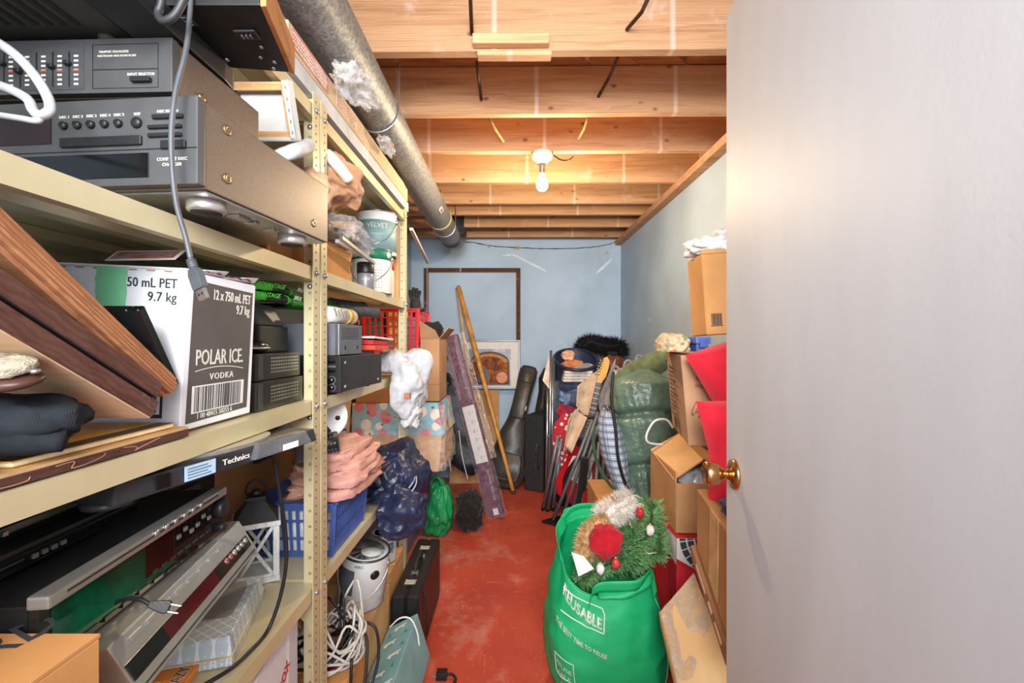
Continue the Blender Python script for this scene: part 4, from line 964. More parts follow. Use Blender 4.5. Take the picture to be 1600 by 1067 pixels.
b = MB(sM); b.box((.255, -.020, 0), (.42, .022, .0006)); lb = b.build('address_label', mat('#d9c7b4', .6), pb2)
b = MB(sM)
for r in range(5):
    x = .262
    while x < .40:
        w = random.uniform(.004, .02); b.box((x, -.016+.0075*r, .0006), (x+w, -.013+.0075*r, .0009)); x += w+.004
b.build('label_print', mat('#a4604e', .6), lb, kind='stuff')
LWOOD = joist_mat('light_planks', '#d9c096', '#c2a273', '#8a6b40')
for k in range(3):
    b = MB(); b.hexa([V((-.76+.01*k, 1.30+.05*k, 1.973+.0075*k)), V((-.492-.004*k, 1.30+.05*k, 1.973+.0075*k)), V((-.487-.004*k, 2.08, 1.973+.0075*k)), V((-.76+.01*k, 2.08, 1.973+.0075*k)), V((-.76+.01*k, 1.30+.05*k, 1.980+.0075*k)), V((-.492-.004*k, 1.30+.05*k, 1.980+.0075*k)), V((-.487-.004*k, 2.08, 1.980+.0075*k)), V((-.76+.01*k, 2.08, 1.980+.0075*k))])
    o = b.build('wood_plank', LWOOD, None); tag(o, ('pale floor plank on the flooring carton, lowest of three', 'pale floor plank on the flooring carton, middle of three', 'pale floor plank on the flooring carton, topmost of three')[k], 'plank', 'floor planks under the duct')
b = MB(); blob(b, (-.425, 1.24, 1.965), (.040, .085, .032), 21, .3, 4, .8, 44, 24, 0, 9, cr=.35); tag(b.build('plastic_wrap', clear_mat('clear_film', '#f0f0f0', .30, .1), None), 'crumpled clear plastic wrap hanging off the flooring carton', 'wrap')
b = MB(); blob(b, (-.445, 1.62, 1.965), (.020, .06, .020), 22, .3, 4, .8, 36, 18, 0, 9, cr=.3); tag(b.build('plastic_wrap', clear_mat('clear_film', '#f0f0f0', .30, .1), None), 'small scrap of clear plastic wrap under the duct', 'wrap')

# ---------------------------------------------------------------- paint cans
def paint_can(M, r, h, label, lab_col, band, lidcol='#8f9296', handle=True, group=None, rim=True, extra=None):
    t = thing('paint_can', label, 'can', M, group)
    b = MB(M); b.lathe([(r*.97, 0), (r, .003), (r, h-.006), (r*.99, h-.003)], 40); b.build('can_body', lab_col, t)
    b = MB(M); b.lathe([(r*1.005, 0), (r*1.025, .003), (r*1.005, .006)], 40); b.build('bottom_rim', STEEL, t)
    b = MB(M); b.lathe([(r*1.0, h-.006), (r*1.03, h-.003), (r*1.02, h), (r*.94, h), (r*.92, h-.006), (r*.80, h-.006), (r*.78, h-.003), (.0001, h-.003)], 40); b.build('lid', mat(lidcol, .3, .85, .15, 20), t)
    if band:
        bc, z0, z1 = band; b = MB(M); b.lathe([(r*1.004, h*z0), (r*1.004, h*z1)], 40); b.build('label_band', bc, t)
    if handle:
        for sgn in (-1, 1):
            b = MB(M @ FR((sgn*r, 0, h*.80), (0, 1, 0), (0, 0, 1)) if sgn > 0 else M @ FR((sgn*r, 0, h*.80), (0, -1, 0), (0, 0, 1))); b.lathe([(.011, 0), (.010, .005), (.0001, .007)], 16); b.build('handle_lug', STEEL, t)
        b = MB(M); b.tube([((r+.006)*math.cos(a), -(r+.004)*math.sin(a)*.97, h*.80-.11*math.sin(a)*(h/.19)) for a in [PI*k/20 for k in range(21)]], .0016, 6); b.build('wire_handle', STEEL, t)
    return t
def wrap_text(s_, M, r, h, ang, z, size, m, parent, width=None, name='lettering'):
    """lettering bent round a can"""
    o = text(s_, Matrix.Identity(4), size, m, None, name, width)
    pts = [o.matrix_basis @ v.co for v in o.data.vertices]; fs = [tuple(p.vertices) for p in o.data.polygons]
    bpy.data.objects.remove(o)
    b = MB(M); b.add([((r+.0008+p.z*.5)*math.cos(ang+p.x/r), (r+.0008+p.z*.5)*math.sin(ang+p.x/r), z+p.y) for p in pts], fs)
    return b.build(name, m, parent)
def disc_on(M, r, ang, z, rad, m, parent, name):
    c = V((r*math.cos(ang), r*math.sin(ang), z)); b = MB(M @ FR(c, (-math.sin(ang), math.cos(ang), 0), (0, 0, 1)))
    b.lathe([(rad, -.002), (rad, .0015), (.0001, .0018)], 20); return b.build(name, m, parent)
WHT = mat('#d8d7d1', .5, 0, .03, 10); TEAL = mat('#7c9a9c', .5, 0, .05, 10); GRNB = mat('#1e7a58', .45, 0, .05); REDB = mat('#a83a3a', .5)
fa = -PI/2+.30   # angle on a can that faces the camera
M = TR((-.545, 1.775, 1.452), rz=0)
c1 = paint_can(M, .074, .170, 'white paint can with a green band round its lid, on the upper shelf', WHT, (GRNB, .76, .99), group='paint cans on the farther shelving unit')
disc_on(M, .0745, fa-.25, .150, .012, LETTER, c1, 'brand_disc'); wrap_text('C', M, .0765, .17, fa-.25, .150, .020, GRNB, c1)
disc_on(M, .0745, fa+.95, .150, .012, LETTER, c1, 'brand_disc')
b = MB(M)
for k in range(9):
    for a in range(5): 
        a0 = fa-.15+a*.14; b.add([(.0748*math.cos(a0), .0748*math.sin(a0), .02+.011*k), (.0748*math.cos(a0+.10-.03*(k % 2)), .0748*math.sin(a0+.10-.03*(k % 2)), .02+.011*k), (.0748*math.cos(a0+.10-.03*(k % 2)), .0748*math.sin(a0+.10-.03*(k % 2)), .024+.011*k), (.0748*math.cos(a0), .0748*math.sin(a0), .024+.011*k)], [(0, 1, 2, 3)])
b.build('small_print', mat('#a9aaa6', .6), c1, kind='stuff')
M = TR((-.585, 1.940, 1.452)); paint_can(M, .080, .172, 'pale paint can with a red band, standing under another can', WHT, (REDB, .70, .99), handle=False, group='paint cans on the farther shelving unit')
M = TR((-.570, 1.925, 1.625)); c3 = paint_can(M, .080, .183, 'white and teal labelled paint can stacked on top of another can', WHT, (TEAL, .10, .78), group='paint cans on the farther shelving unit')
wrap_text('VELVET', M, .0803, .18, fa, .118, .028, LETTER, c3, width=.085); wrap_text('interior', M, .0803, .18, fa, .085, .012, LETTER, c3, width=.05)
jr = thing('spray_jar', 'small dark jar with black cap in front of the green banded paint can', 'jar', (-.515, 1.60, 1.452))
Mj = TR((-.515, 1.600, 1.4525)); b = MB(Mj); b.lathe([(.026, 0), (.028, .004), (.028, .052), (.026, .056)], 24); b.build('jar_body', mat('#7d8085', .35, .2), jr)
b = MB(Mj); b.lathe([(.029, .056), (.0295, .060), (.0295, .090), (.027, .094), (.0001, .094)], 24); b.build('cap', BLACK, jr)
wrap_text('CLEAR', Mj, .0284, .05, fa, .034, .014, LETTER, jr, width=.03)
bb = thing('cardboard_box', 'brown cardboard box beside the paint cans on the upper shelf', 'box', (-.68, 1.38, 1.452))
b = MB(); b.box((-.84, 1.26, 1.4525), (-.532, 1.50, 1.555)); b.build('box_body', CARDO, bb, bevel=.002, seg=1)
for k in range(2):
    b = MB(); b.box((-.84, 1.26+.1205*k, 1.5555), (-.532, 1.3795+.1205*k, 1.559)); b.build('flap', CARDO, bb)
b = MB()
for i in range(6):
    random.seed(30+i); blob(b, (-.585+random.uniform(-.03, .035), 1.34+.045*i, 1.598+random.uniform(0, .02)), (.05, .04, .026), 40+i, .2, 6, .8, 20, 12)
bt = b.build('dark_contents', mat('#26272a', .4, 0, .2, 30), None); bt['kind'] = 'thing'
bt2 = MB(); blob(bt2, (-.565, 1.45, 1.606), (.10, .18, .044), 31, .18, 5, .8, 48, 24, .25, 9, floor=1.5595)
ob = thing('bag_of_fittings', 'clear plastic bag full of black fittings on the brown box', 'bag', (-.565, 1.45, 1.56)); bpy.data.objects.remove(bt)
for i in range(6):
    random.seed(30+i); b = MB(); blob(b, (-.585+random.uniform(-.03, .035), 1.34+.045*i, 1.598+random.uniform(0, .02)), (.05, .04, .026), 40+i, .2, 6, .8, 20, 12); b.build('black_fitting', mat('#26272a', .4, 0, .2, 30), ob)
bt2.build('clear_bag', clear_mat('bag_film', '#e8e8ea', .30, .1), ob)
for k in range(2):
    b = MB(); b.plate([V((-.505+.012*k, 1.30, 1.562+.010*k)), V((-.495+.012*k, 1.30, 1.562+.010*k)), V((-.482+.012*k, 1.565, 1.556-.012*k)), V((-.492+.012*k, 1.565, 1.556-.012*k))], -.010)
    tag(b.build('metal_strip', SILVER if k else WHT, None), ('white trim strip sloping across the brown box', 'silver trim strip sloping across the brown box')[k], 'strip')
pw_ = thing('paper_bundle', 'crumpled brown paper bundle with white tubes beneath the top shelf', 'bundle', (-.52, 1.32, 1.66))
KR = cloth_mat('#b78a63', .75, .15, 60, .2)
b = MB(); blob(b, (-.520, 1.310, 1.727), (.072, .105, .066), 33, .12, 4, .75, 90, 60, .04, 8, cr=.16, cf=1.2); b.build('kraft_paper', KR, pw_)
b = MB(); b.tube(spline([(-.50, 1.21, 1.765), (-.485, 1.20, 1.760), (-.462, 1.215, 1.735), (-.45, 1.25, 1.715)], 6), .016, 14); b.build('white_tube', WHT, pw_)
b = MB(); b.tube(spline([(-.535, 1.215, 1.775), (-.520, 1.195, 1.785), (-.490, 1.20, 1.775), (-.47, 1.22, 1.76)], 6), .004, 6); b.build('paper_fold', KR, pw_)
tb = thing('cardboard_sheet', 'tan cardboard sheet standing at the far end of the upper shelf', 'board', (-.56, 2.04, 1.452))
b = MB(); b.box((-.70, 2.034, 1.4525), (-.505, 2.042, 1.79)); b.build('sheet', CARDL, tb)
for k in range(3):
    b = MB(); b.tube(spline([(-.62+.03*k, 2.031, 1.75-.05*k), (-.57, 2.03, 1.62), (-.53, 2.031, 1.50+.06*k)], 6), .0012, 5); b.build('string', mat('#c9b48a', .8), tb)

# ---------------------------------------------------------------- middle shelf of the farther unit
Rm = TR((-.456, 1.205, 1.1275), rz=-5.5)
rc = thing('receiver', 'large black receiver with a knobbed front on the middle shelf of the farther unit', 'stereo', Rm)
b = MB(Rm); b.box((-.40, .012, .008), (0, .29, .102)); b.build('case', mat('#34363a', .38, .3, .08, 20), rc, bevel=.002)
b = MB(Rm); b.box((-.402, 0, .006), (.002, .0115, .104)); fp = b.build('front_panel', BLACK, rc, bevel=.0015)
for i, z in enumerate((.088, .076, .064)):
    b = MB(Rm); b.box((-.045, -.003, z-.003), (-.012, 0, z+.003)); b.build('button', STEEL if i == 1 else BLACKG, fp, bevel=.0008, seg=1)
for x, z in ((-.022, .040), (-.022, .020), (-.06, .030), (-.09, .030)):
    b = MB(FR(Rm @ V((x, 0, z)), Rm.to_3x3() @ V((1, 0, 0)), (0, 0, 1))); b.lathe([(.008, 0), (.008, .009), (.0065, .011), (.0001, .0105)], 18); b.build('knob', BLACKG, fp)
    b = MB(FR(Rm @ V((x, 0, z)), Rm.to_3x3() @ V((1, 0, 0)), (0, 0, 1))); b.tube([(.0095*math.cos(a), .0095*math.sin(a), .0006) for a in [2*PI*k/20 for k in range(20)]], .0008, 5, closed=True); b.build('knob_ring', SILVER, fp)
for y, z in ((.03, .020), (.26, .022), (.03, .085)):
    b = MB(FR(Rm @ V((0, y, z)), Rm.to_3x3() @ V((0, 1, 0)), (0, 0, 1))); b.lathe([(.005, 0), (.004, .002), (.0001, .0022)], 12); b.build('screw', STEEL, rc)
for x in (-.04, -.36):
    for y in (.05, .25):
        b = MB(Rm @ Matrix.Translation((x, y, 0))); b.lathe([(.014, 0), (.015, .006), (.013, .008)], 16); b.build('foot', RUBBER, rc)
Gm2 = TR((-.472, 1.215, 1.2325), rz=-1)
gc = thing('power_supply', 'grey perforated metal case sitting on the large black receiver', 'electronics', Gm2)
b = MB(Gm2); b.box((-.26, 0, 0), (0, .205, .086)); b.build('case', mat('#6b7078', .4, .4, .06, 20), gc, bevel=.0015, seg=1)
b = MB(Gm2)
for j in range(6):
    for k in range(15): b.add([(.0006, .045+.0088*k+.0022*math.cos(a)+(.004 if j % 2 else 0), .046+.0058*j+.0022*math.sin(a)) for a in [PI*q/3 for q in range(6)]], [tuple(range(6))])
b.build('perforation', DARKHOLE, gc, kind='stuff')
for y in (.07, .165):
    b = MB(Gm2); b.box((0, y-.004, .014), (.0008, y+.004, .026)); b.build('keyhole', DARKHOLE, gc)
b = MB(Gm2); b.box((-.001, .022, .001), (.0012, .026, .085)); b.build('fold_line', SILVER, gc)
tu = thing('sealant_tube', 'white sealant cartridge lying on the grey perforated case', 'tube', (-.50, 1.25, 1.345))
b = MB(); b.tube([(-.505, 1.16, 1.3435), (-.490, 1.375, 1.3435)], .0235, 20); b.build('tube_body', WHT, tu)
b = MB(); b.tube([(-.4935, 1.325, 1.3435), (-.4915, 1.352, 1.3435)], .0239, 20); b.build('yellow_ring', mat('#c9a94a', .5), tu)
b = MB(); b.tube([(-.490, 1.375, 1.3435), (-.4893, 1.385, 1.3435)], .0215, 20); b.build('end_cap', mat('#bfc4c6', .4), tu)
b = MB(FR((-.472, 1.27, 1.3505), V((.07, 1, 0)), V((-.35, 0, 1))))
for k in range(5): b.box((-.05+.02*k, -.012, 0), (-.042+.02*k, .010-.004*(k % 2), .0012))
b.build('label_print', mat('#6d7378', .6), tu, kind='stuff')
bd = thing('disc_player', 'black slim player beyond the large receiver on the middle shelf', 'stereo', (-.68, 1.8, 1.1275))
b = MB(); b.box((-.84, 1.548, 1.1275), (-.525, 1.735, 1.236)); b.build('case', BLACK, bd, bevel=.003)
b = MB(); b.box((-.80, 1.542, 1.14), (-.56, 1.548, 1.225)); b.build('front_panel', BLACKG, bd)
dg_ = thing('grey_carton', 'dark grey flat carton behind the sealant cartridge', 'box', (-.66, 1.6, 1.24))
b = MB(); b.box((-.80, 1.535, 1.2365), (-.56, 1.70, 1.320)); b.build('carton_body', mat('#54544f', .6), dg_, bevel=.002, seg=1)
b = MB(); b.box((-.80, 1.535, 1.3205), (-.56, 1.70, 1.327)); b.build('lid', mat('#66665f', .6), dg_, bevel=.001, seg=1)
for k, (m, z, lab, x) in enumerate(((mat('#c4472f', .45), 1.2375, 'orange red game box at the shelf edge under a white board', -.452), (mat('#b5262c', .45), 1.2555, 'deep red flat game box directly under the white board', -.458))):
    t = thing('game_box', lab, 'box', (-.5, 1.75, z))
    b = MB(); b.hexa([V((-.555, 1.545, z+.004)), V((x-.012, 1.545, z+.004)), V((x, 1.745, z)), V((-.52, 1.745, z)), V((-.555, 1.545, z+.020)), V((x-.012, 1.545, z+.020)), V((x, 1.745, z+.016)), V((-.52, 1.745, z+.016))]); b.build('box_body', m, t, bevel=.001, seg=1)
    b = MB(); b.hexa([V((x-.03, 1.68, z+.002)), V((x-.0035, 1.68, z+.002)), V((x+.001, 1.747, z+.0005)), V((x-.03, 1.747, z+.0005)), V((x-.03, 1.68, z+.0165)), V((x-.0035, 1.68, z+.0165)), V((x+.001, 1.747, z+.0150)), V((x-.03, 1.747, z+.0150))]); b.build('dark_end', mat('#5a3c38', .6), t)
b = MB(); b.hexa([V((-.55, 1.53, 1.281)), V((-.462, 1.53, 1.281)), V((-.454, 1.742, 1.2745)), V((-.53, 1.742, 1.2745)), V((-.55, 1.53, 1.288)), V((-.462, 1.53, 1.288)), V((-.454, 1.742, 1.2815)), V((-.53, 1.742, 1.2815))]); tag(b.build('white_board', mat('#c9c6c4', .5), None), 'white board lying on the red game boxes', 'board')
# white carrier bag on the shelf edge
wbm = NT('white_film'); v = wbm.mapping(); wbm.b.inputs['Subsurface Weight'].default_value = .15; wbm.bump(wbm.noise(v, 26, 5, .65, .6), .35, .012); WBM = wbm.set(wbm.ramp(wbm.noise(v, 9, 4), [(.3, '#aeb0b4'), (.7, '#c0c2c5')]), .38, 0, .5)
def keep_out(p, c, zlim, xlim):
    q = p+c
    if q.z < zlim: q.x = max(q.x, xlim)
    return q-c
wbag = thing('carrier_bag', 'crumpled white plastic carrier bag hanging over the shelf edge by the far post', 'bag', (-.42, 1.88, .95))
c = V((-.452, 1.865, 1.105)); b = MB(); blob(b, c, (.108, .105, .135), 51, .20, 3, .85, 110, 80, .03, 7, cr=.15, cf=1.15, fn=lambda p: keep_out(V((p.x*(1-2.2*max(0, -p.z-.04)), p.y, p.z)), c, 1.150, -.470)); b.build('bag_body', WBM, wbag)
c2 = V((-.412, 1.85, .972)); b = MB(); blob(b, c2, (.040, .05, .045), 53, .25, 4, .8, 48, 32, .05, 8, cr=.3); b.build('bag_corner', WBM, wbag)
b = MB(); b.box((-.425, 1.755, 1.05), (-.395, 1.775, 1.07), None); b.build('brown_mark', mat('#a0663f', .5), wbag)

# ---------------------------------------------------------------- basket, towel, navy bag
BLUEP = mat('#3f5795', .38, 0, .06, 12)
bs = thing('plastic_basket', 'blue slotted plastic basket on the lower shelf behind the lantern', 'basket', (-.61, 1.38, .673))
def basket(t, x0, x1, y0, y1, z0, z1, fl, m, nx, ny, rows, bar=.0035):
    L0 = [V((x0+fl, y0+fl, z0)), V((x1-fl, y0+fl, z0)), V((x1-fl, y1-fl, z0)), V((x0+fl, y1-fl, z0))]; L1 = [V((x0, y0, z1)), V((x1, y0, z1)), V((x1, y1, z1)), V((x0, y1, z1))]
    b = MB(); b.hexa([p for p in L0]+[p+V((0, 0, .004)) for p in L0]); b.build('basket_floor', m, t)
    for k in range(4):
        a0, b0, a1, b1 = L0[k], L0[(k+1) % 4], L1[k], L1[(k+1) % 4]
        n = nx if k % 2 == 0 else ny; outw = (b0-a0).cross(V((0, 0, 1))).normalized()
        b = MB()
        for i in range(n+1):
            u = i/n; p0 = a0.lerp(b0, u); p1 = a1.lerp(b1, u); w = (b0-a0).normalized()*(bar if 0 < i < n else bar*1.8)
            b.hexa([p0-w, p0+w, p0+w+outw*.003, p0-w+outw*.003, p1-w, p1+w, p1+w+outw*.003, p1-w+outw*.003])
        for r in range(rows+1):
            t_ = r/rows; h = .006 if 0 < r < rows else .016
            p0 = a0.lerp(a1, t_); p1 = b0.lerp(b1, t_); dz = V((0, 0, h if r < rows else -h))
            b.hexa([p0, p1, p1+outw*.0034, p0+outw*.0034, p0+dz, p1+dz, p1+dz+outw*.0034, p0+dz+outw*.0034] if r < rows else [p0+dz, p1+dz, p1+dz+outw*.0034, p0+dz+outw*.0034, p0, p1, p1+outw*.0034, p0+outw*.0034])
        b.build('slotted_side', m, t)
    b = MB()
    q = L1+[]
    for k in range(4):
        a1, b1 = L1[k], L1[(k+1) % 4]; outw = (b1-a1).cross(V((0, 0, 1))).normalized()
        b.hexa([a1-outw*.004, b1-outw*.004, b1+outw*.010, a1+outw*.010, a1-outw*.004+V((0, 0, .006)), b1-outw*.004+V((0, 0, .006)), b1+outw*.010+V((0, 0, .006)), a1+outw*.010+V((0, 0, .006))])
    b.build('rim', m, t)
basket(bs, -.715, -.487, 1.250, 1.53, .6735, .822, .014, BLUEP, 11, 16, 3)
b = MB(); b.box((-.69, 1.275, .679), (-.515, 1.50, .80)); b.build('white_lining', mat('#c8cdd2', .7, 0, .1, 30), bs)
PK = NT('pink_knit'); v = PK.mapping(); _w = PK.wave(v, 130, 2.0, 2, 2, 'Y'); PKm = PK.set(PK.ramp(PK.noise(PK.mapping((1, 1, 6)), 9, 4), [(.3, '#c48a88'), (.5, '#d8a58f'), (.75, '#bf7f86')]), .95, 0, .1); PK.bump(_w, .6, .004)
tw = thing('folded_throw', 'pink knitted throw folded in layers on the blue basket', 'blanket', (-.53, 1.39, .83))
for k, (dz, sx, sy, dx) in enumerate(((0, .105, .155, 0), (.032, .104, .15, .008), (.064, .098, .14, .006), (.094, .085, .125, -.004))):
    b = MB(); blob(b, (-.535+dx, 1.395, .852+dz), (sx, sy, .022), 60+k, .10, 5, .5, 64, 20, .10, 8, fn=lambda p, k=k: V((p.x, p.y, p.z+.010*noise.noise(V((p.x*16, p.y*16, k*3)))+.006*noise.noise(V((p.x*40, p.y*40, k*3)))))); b.build('fold_layer', PKm, tw)
tr = thing('lattice_crate', 'white wooden crate with crossed slats behind the lantern', 'crate', (-.72, 1.66, .673))
for (p0, p1) in (((-.83, .70), (-.60, .70)), ((-.83, .93), (-.60, .93)), ((-.825, .68), (-.825, .95)), ((-.605, .68), (-.605, .95)), ((-.825, .70), (-.605, .93)), ((-.605, .70), (-.825, .93))):
    a0 = V((p0[0], 1.62, p0[1])); a1 = V((p1[0], 1.62, p1[1])); d = (a1-a0).normalized(); w = d.cross(V((0, 1, 0)))*.010
    b = MB(); b.hexa([a0-w, a0-w+V((0, .012, 0)), a0+w+V((0, .012, 0)), a0+w, a1-w, a1-w+V((0, .012, 0)), a1+w+V((0, .012, 0)), a1+w]); b.build('slat', WWm, tr)
b = MB(); b.box((-.83, 1.634, .6735), (-.615, 1.70, .945)); b.build('crate_box', mat('#8d8a86', .8, 0, .15, 12), tr, bevel=.002, seg=1)
hd = thing('dryer_nozzle', 'black slotted plastic nozzle with a bent handle above the pink throw', 'appliance', (-.52, 1.28, .97))
nM = FR((-.520, 1.265, .985), V((1, .3, .15)), V((0, 1, -.4)))
b = MB(nM); b.tube([(-.03, 0, 0), (.0, 0, 0), (.035, 0, 0)], [.026, .027, .029], 18); b.build('barrel', BLACK, hd)
b = MB(nM)
for k in range(3):
    for a in range(10): b.box((.008+.009*k, -.003, .0275), (.013+.009*k, .003, .0302), Matrix.Rotation(a*2*PI/10, 4, 'X'))
b.build('slot', mat('#4c4f52', .4), hd, kind='stuff')
b = MB(); b.tube(spline([(-.55, 1.26, 1.0), (-.545, 1.25, 1.035), (-.525, 1.25, 1.045), (-.505, 1.26, 1.02)], 6), .006, 8); b.build('handle', BLACK, hd)
b = MB(nM); b.box((-.075, -.03, -.045), (-.028, .03, .015)); b.build('grip', mat('#3c3733', .45), hd, bevel=.006)
wd = thing('plate_lid', 'white round plastic disc standing on edge beside the shelf post', 'lid', (-.55, 1.34, 1.0))
dM = FR((-.560, 1.355, 1.045), V((1, .55, 0)), (0, 0, 1)); b = MB(dM); b.lathe([(.0001, 0), (.060, .0), (.0665, .003), (.0665, .006), (.058, .004), (.0001, .004)], 36); b.build('disc', mat('#dededb', .35), wd)
b = MB(dM); b.lathe([(.0075, .0042), (.006, .008), (.0001, .009)], 14, Matrix.Translation((.038, -.005, 0))); b.build('knob', BLACK, wd)
NAVY = NT('navy_nylon'); v = NAVY.mapping(); NAVY.bump(NAVY.noise(v, 16, 5, .6, .8), .4, .015); NAVYm = NAVY.set(NAVY.ramp(NAVY.noise(v, 6, 3), [(.3, '#1a2036'), (.7, '#262d48')]), .36, 0, .45)
nb = thing('nylon_bag', 'glossy navy nylon bag bulging over the lower shelf edge', 'bag', (-.45, 1.8, .53))
c4 = V((-.470, 1.80, .722)); b = MB(); blob(b, c4, (.120, .165, .135), 71, .26, 2.6, .85, 120, 90, .03, 4, cr=.14, cf=1.3, fn=lambda p: keep_out(p, c4, .70, -.470)); b.build('bag_body', NAVYm, nb)
c5 = V((-.435, 1.66, .650)); b = MB(); blob(b, c5, (.105, .075, .085), 73, .25, 3, .85, 110, 80, .03, 4, cr=.15, cf=1.2, fn=lambda p: keep_out(p, c5, .70, -.470)); b.build('bag_fold', NAVYm, nb)
random.seed(4)
for k in range(3):
    b = MB(); p = V((-.365-.01*k, 1.655+.012*k, .725+.012*k)); b.tube(spline([p+V((-.03, 0, -.03)), p, p+V((.012, .02, .022)), p+V((.006, .05, .04))], 5), .003, 6); b.build('drawstring', mat('#8b93a5', .5), nb)

# ---------------------------------------------------------------- beneath the lower shelf
xb = thing('cardboard_box', 'low cardboard box with red print under the tangle of cables', 'box', (-.6, 1.34, .112))
b = MB(); b.box((-.80, 1.195, .1115), (-.435, 1.345, .365)); xbb = b.build('box_body', CARDO, xb, bevel=.002, seg=1)
for k in range(2):
    b = MB(); b.box((-.80+.1825*k, 1.195, .3655), (-.619+.1825*k, 1.345, .3685)); b.build('flap', CARDO, xb)
b = MB()
for (x, z) in ((-.56, .31), (-.545, .285), (-.53, .26)): b.box((x-.02, 1.1935, z-.014), (x+.035, 1.195, z+.008))
b.build('red_print', RED, xbb)
b = MB()
for (x, y) in ((-.53, 1.23), (-.505, 1.26), (-.49, 1.30), (-.52, 1.33)): b.box((x-.022, y-.016, .3686), (x+.022, y+.012, .3690))
b.build('red_print', RED, xb)
b2 = thing('cardboard_box', 'cardboard box that carries the large paint can under the lower shelf', 'box', (-.6, 1.6, .112))
b = MB(); b.box((-.80, 1.51, .1115), (-.475, 1.765, .325)); b.build('box_body', CARDL, b2, bevel=.002, seg=1)
b = MB(); b.box((-.80, 1.51, .3255), (-.475, 1.765, .329)); b.build('flap', CARDL, b2)
M = TR((-.548, 1.640, .346), rx=5, ry=9)
pc = paint_can(M, .082, .188, 'large white paint can with a grey label, tilted, under the lower shelf', mat('#cfd0d0', .5, 0, .04, 14), None, lidcol='#6d6e6c', group='paint cans on the farther shelving unit')
b = MB(M); a0, a1 = -PI/2-1.3, -PI/2-.1; N = 12
b.add([(.0826*math.cos(a0+(a1-a0)*k/N), .0826*math.sin(a0+(a1-a0)*k/N), z) for z in (.06, .150) for k in range(N+1)], [(k, k+1, N+2+k, N+1+k) for k in range(N)]); b.build('grey_label', mat('#565a61', .5), pc)
wrap_text('ABC', M, .0826, .18, -PI/2+.05, .168, .014, LETD, pc, width=.03)
b = MB(M @ Matrix.Translation((.02, -.005, .1855))); b.lathe([(.036, 0), (.036, .0008), (.0001, .001)], 26); b.build('lid_sticker', mat('#cbcac4', .5, 0, .08, 60), pc)
disc_on(M, .0822, -PI/2+.75, .135, .016, BLACK, pc, 'round_mark')
b = MB(M); b.add([(.0828*math.cos(a), .0828*math.sin(a), z) for z in (.045, .085) for a in (-PI/2+1.0, -PI/2+1.15, -PI/2+1.3)], [(0, 1, 4, 3), (1, 2, 5, 4)]); b.build('print_panel', mat('#b9bcc0', .6), pc)
wc2 = thing('wooden_crate', 'pale wooden box carrying the small paint can by the far post', 'crate', (-.6, 1.9, .112))
b = MB(); b.box((-.74, 1.785, .1115), (-.484, 2.02, .345)); b.build('box_body', PINE, wc2, bevel=.002, seg=1)
for k in range(3):
    b = MB(); b.box((-.745, 1.782+.080*k, .3455), (-.482, 1.860+.080*k, .357)); b.build('slat', PINE, wc2, bevel=.001, seg=1)
M = TR((-.535, 1.905, .358))
sc_ = paint_can(M, .050, .118, 'small white paint can with a blue green label on the wooden box', WHT, None, group='paint cans on the farther shelving unit')
b = MB(M); a0, a1 = -PI/2-.7, -PI/2+1.1
b.add([(.0505*math.cos(a0+(a1-a0)*k/N), .0505*math.sin(a0+(a1-a0)*k/N), z) for z in (.040, .085) for k in range(N+1)], [(k, k+1, N+2+k, N+1+k) for k in range(N)]); b.build('picture_label', mat('#4f7f92', .45, 0, .3, 40), sc_)
wrap_text('POLYCRYL', M, .0512, .1, fa, .070, .014, LETTER, sc_, width=.062); wrap_text('GLOSS', M, .0512, .1, fa, .050, .010, LETTER, sc_, width=.04); wrap_text('CLEAR', M, .0508, .1, fa, .094, .009, LETD, sc_, width=.03)
# cable tangle
def coil(name, label, cx, cy, cz, m, seed, n, r, rx, ry, rz):
    random.seed(seed); t = thing(name, label, 'cable', (cx, cy, cz), 'tangled cables')
    pts = []
    a = 0
    for k in range(n*9):
        a += 2*PI/9*random.uniform(.8, 1.2); tl = k/9
        pts.append(V((cx+rx*math.cos(a)*random.uniform(.6, 1.05), cy+ry*math.sin(a)*random.uniform(.6, 1.05), cz+r+.004+abs(random.gauss(.3, .35))*rz)))
    b = MB(); b.tube(spline(pts, 4), r, 6); b.build('cable', m, t)
    return t
coil('white_cable', 'tangle of white cables piled on the low cardboard box', -.515, 1.29, .370, mat('#c4c2bb', .5), 11, 11, .0036, .100, .09, .12)
bcb = coil('black_cable', 'tangle of black cables hanging over the low cardboard box', -.555, 1.29, .372, BLACK, 17, 6, .0042, .11, .09, .15)
for i, q in enumerate(([(-.46, 1.33, .45), (-.40, 1.325, .44), (-.385, 1.31, .36), (-.40, 1.27, .29), (-.425, 1.20, .24), (-.428, 1.10, .20), (-.46, 1.0, .14)], [(-.45, 1.32, .44), (-.415, 1.30, .42), (-.405, 1.25, .33), (-.412, 1.20, .26), (-.424, 1.19, .28), (-.43, 1.22, .42)])):
    b = MB(); b.tube(spline(q, 7), .0042, 7); b.build('hanging_loop', BLACK, bcb)
b = MB(); b.tube([(-.510, 1.235, .384), (-.455, 1.262, .398)], [.009, .011], 10); b.build('connector', BLACK, bcb)
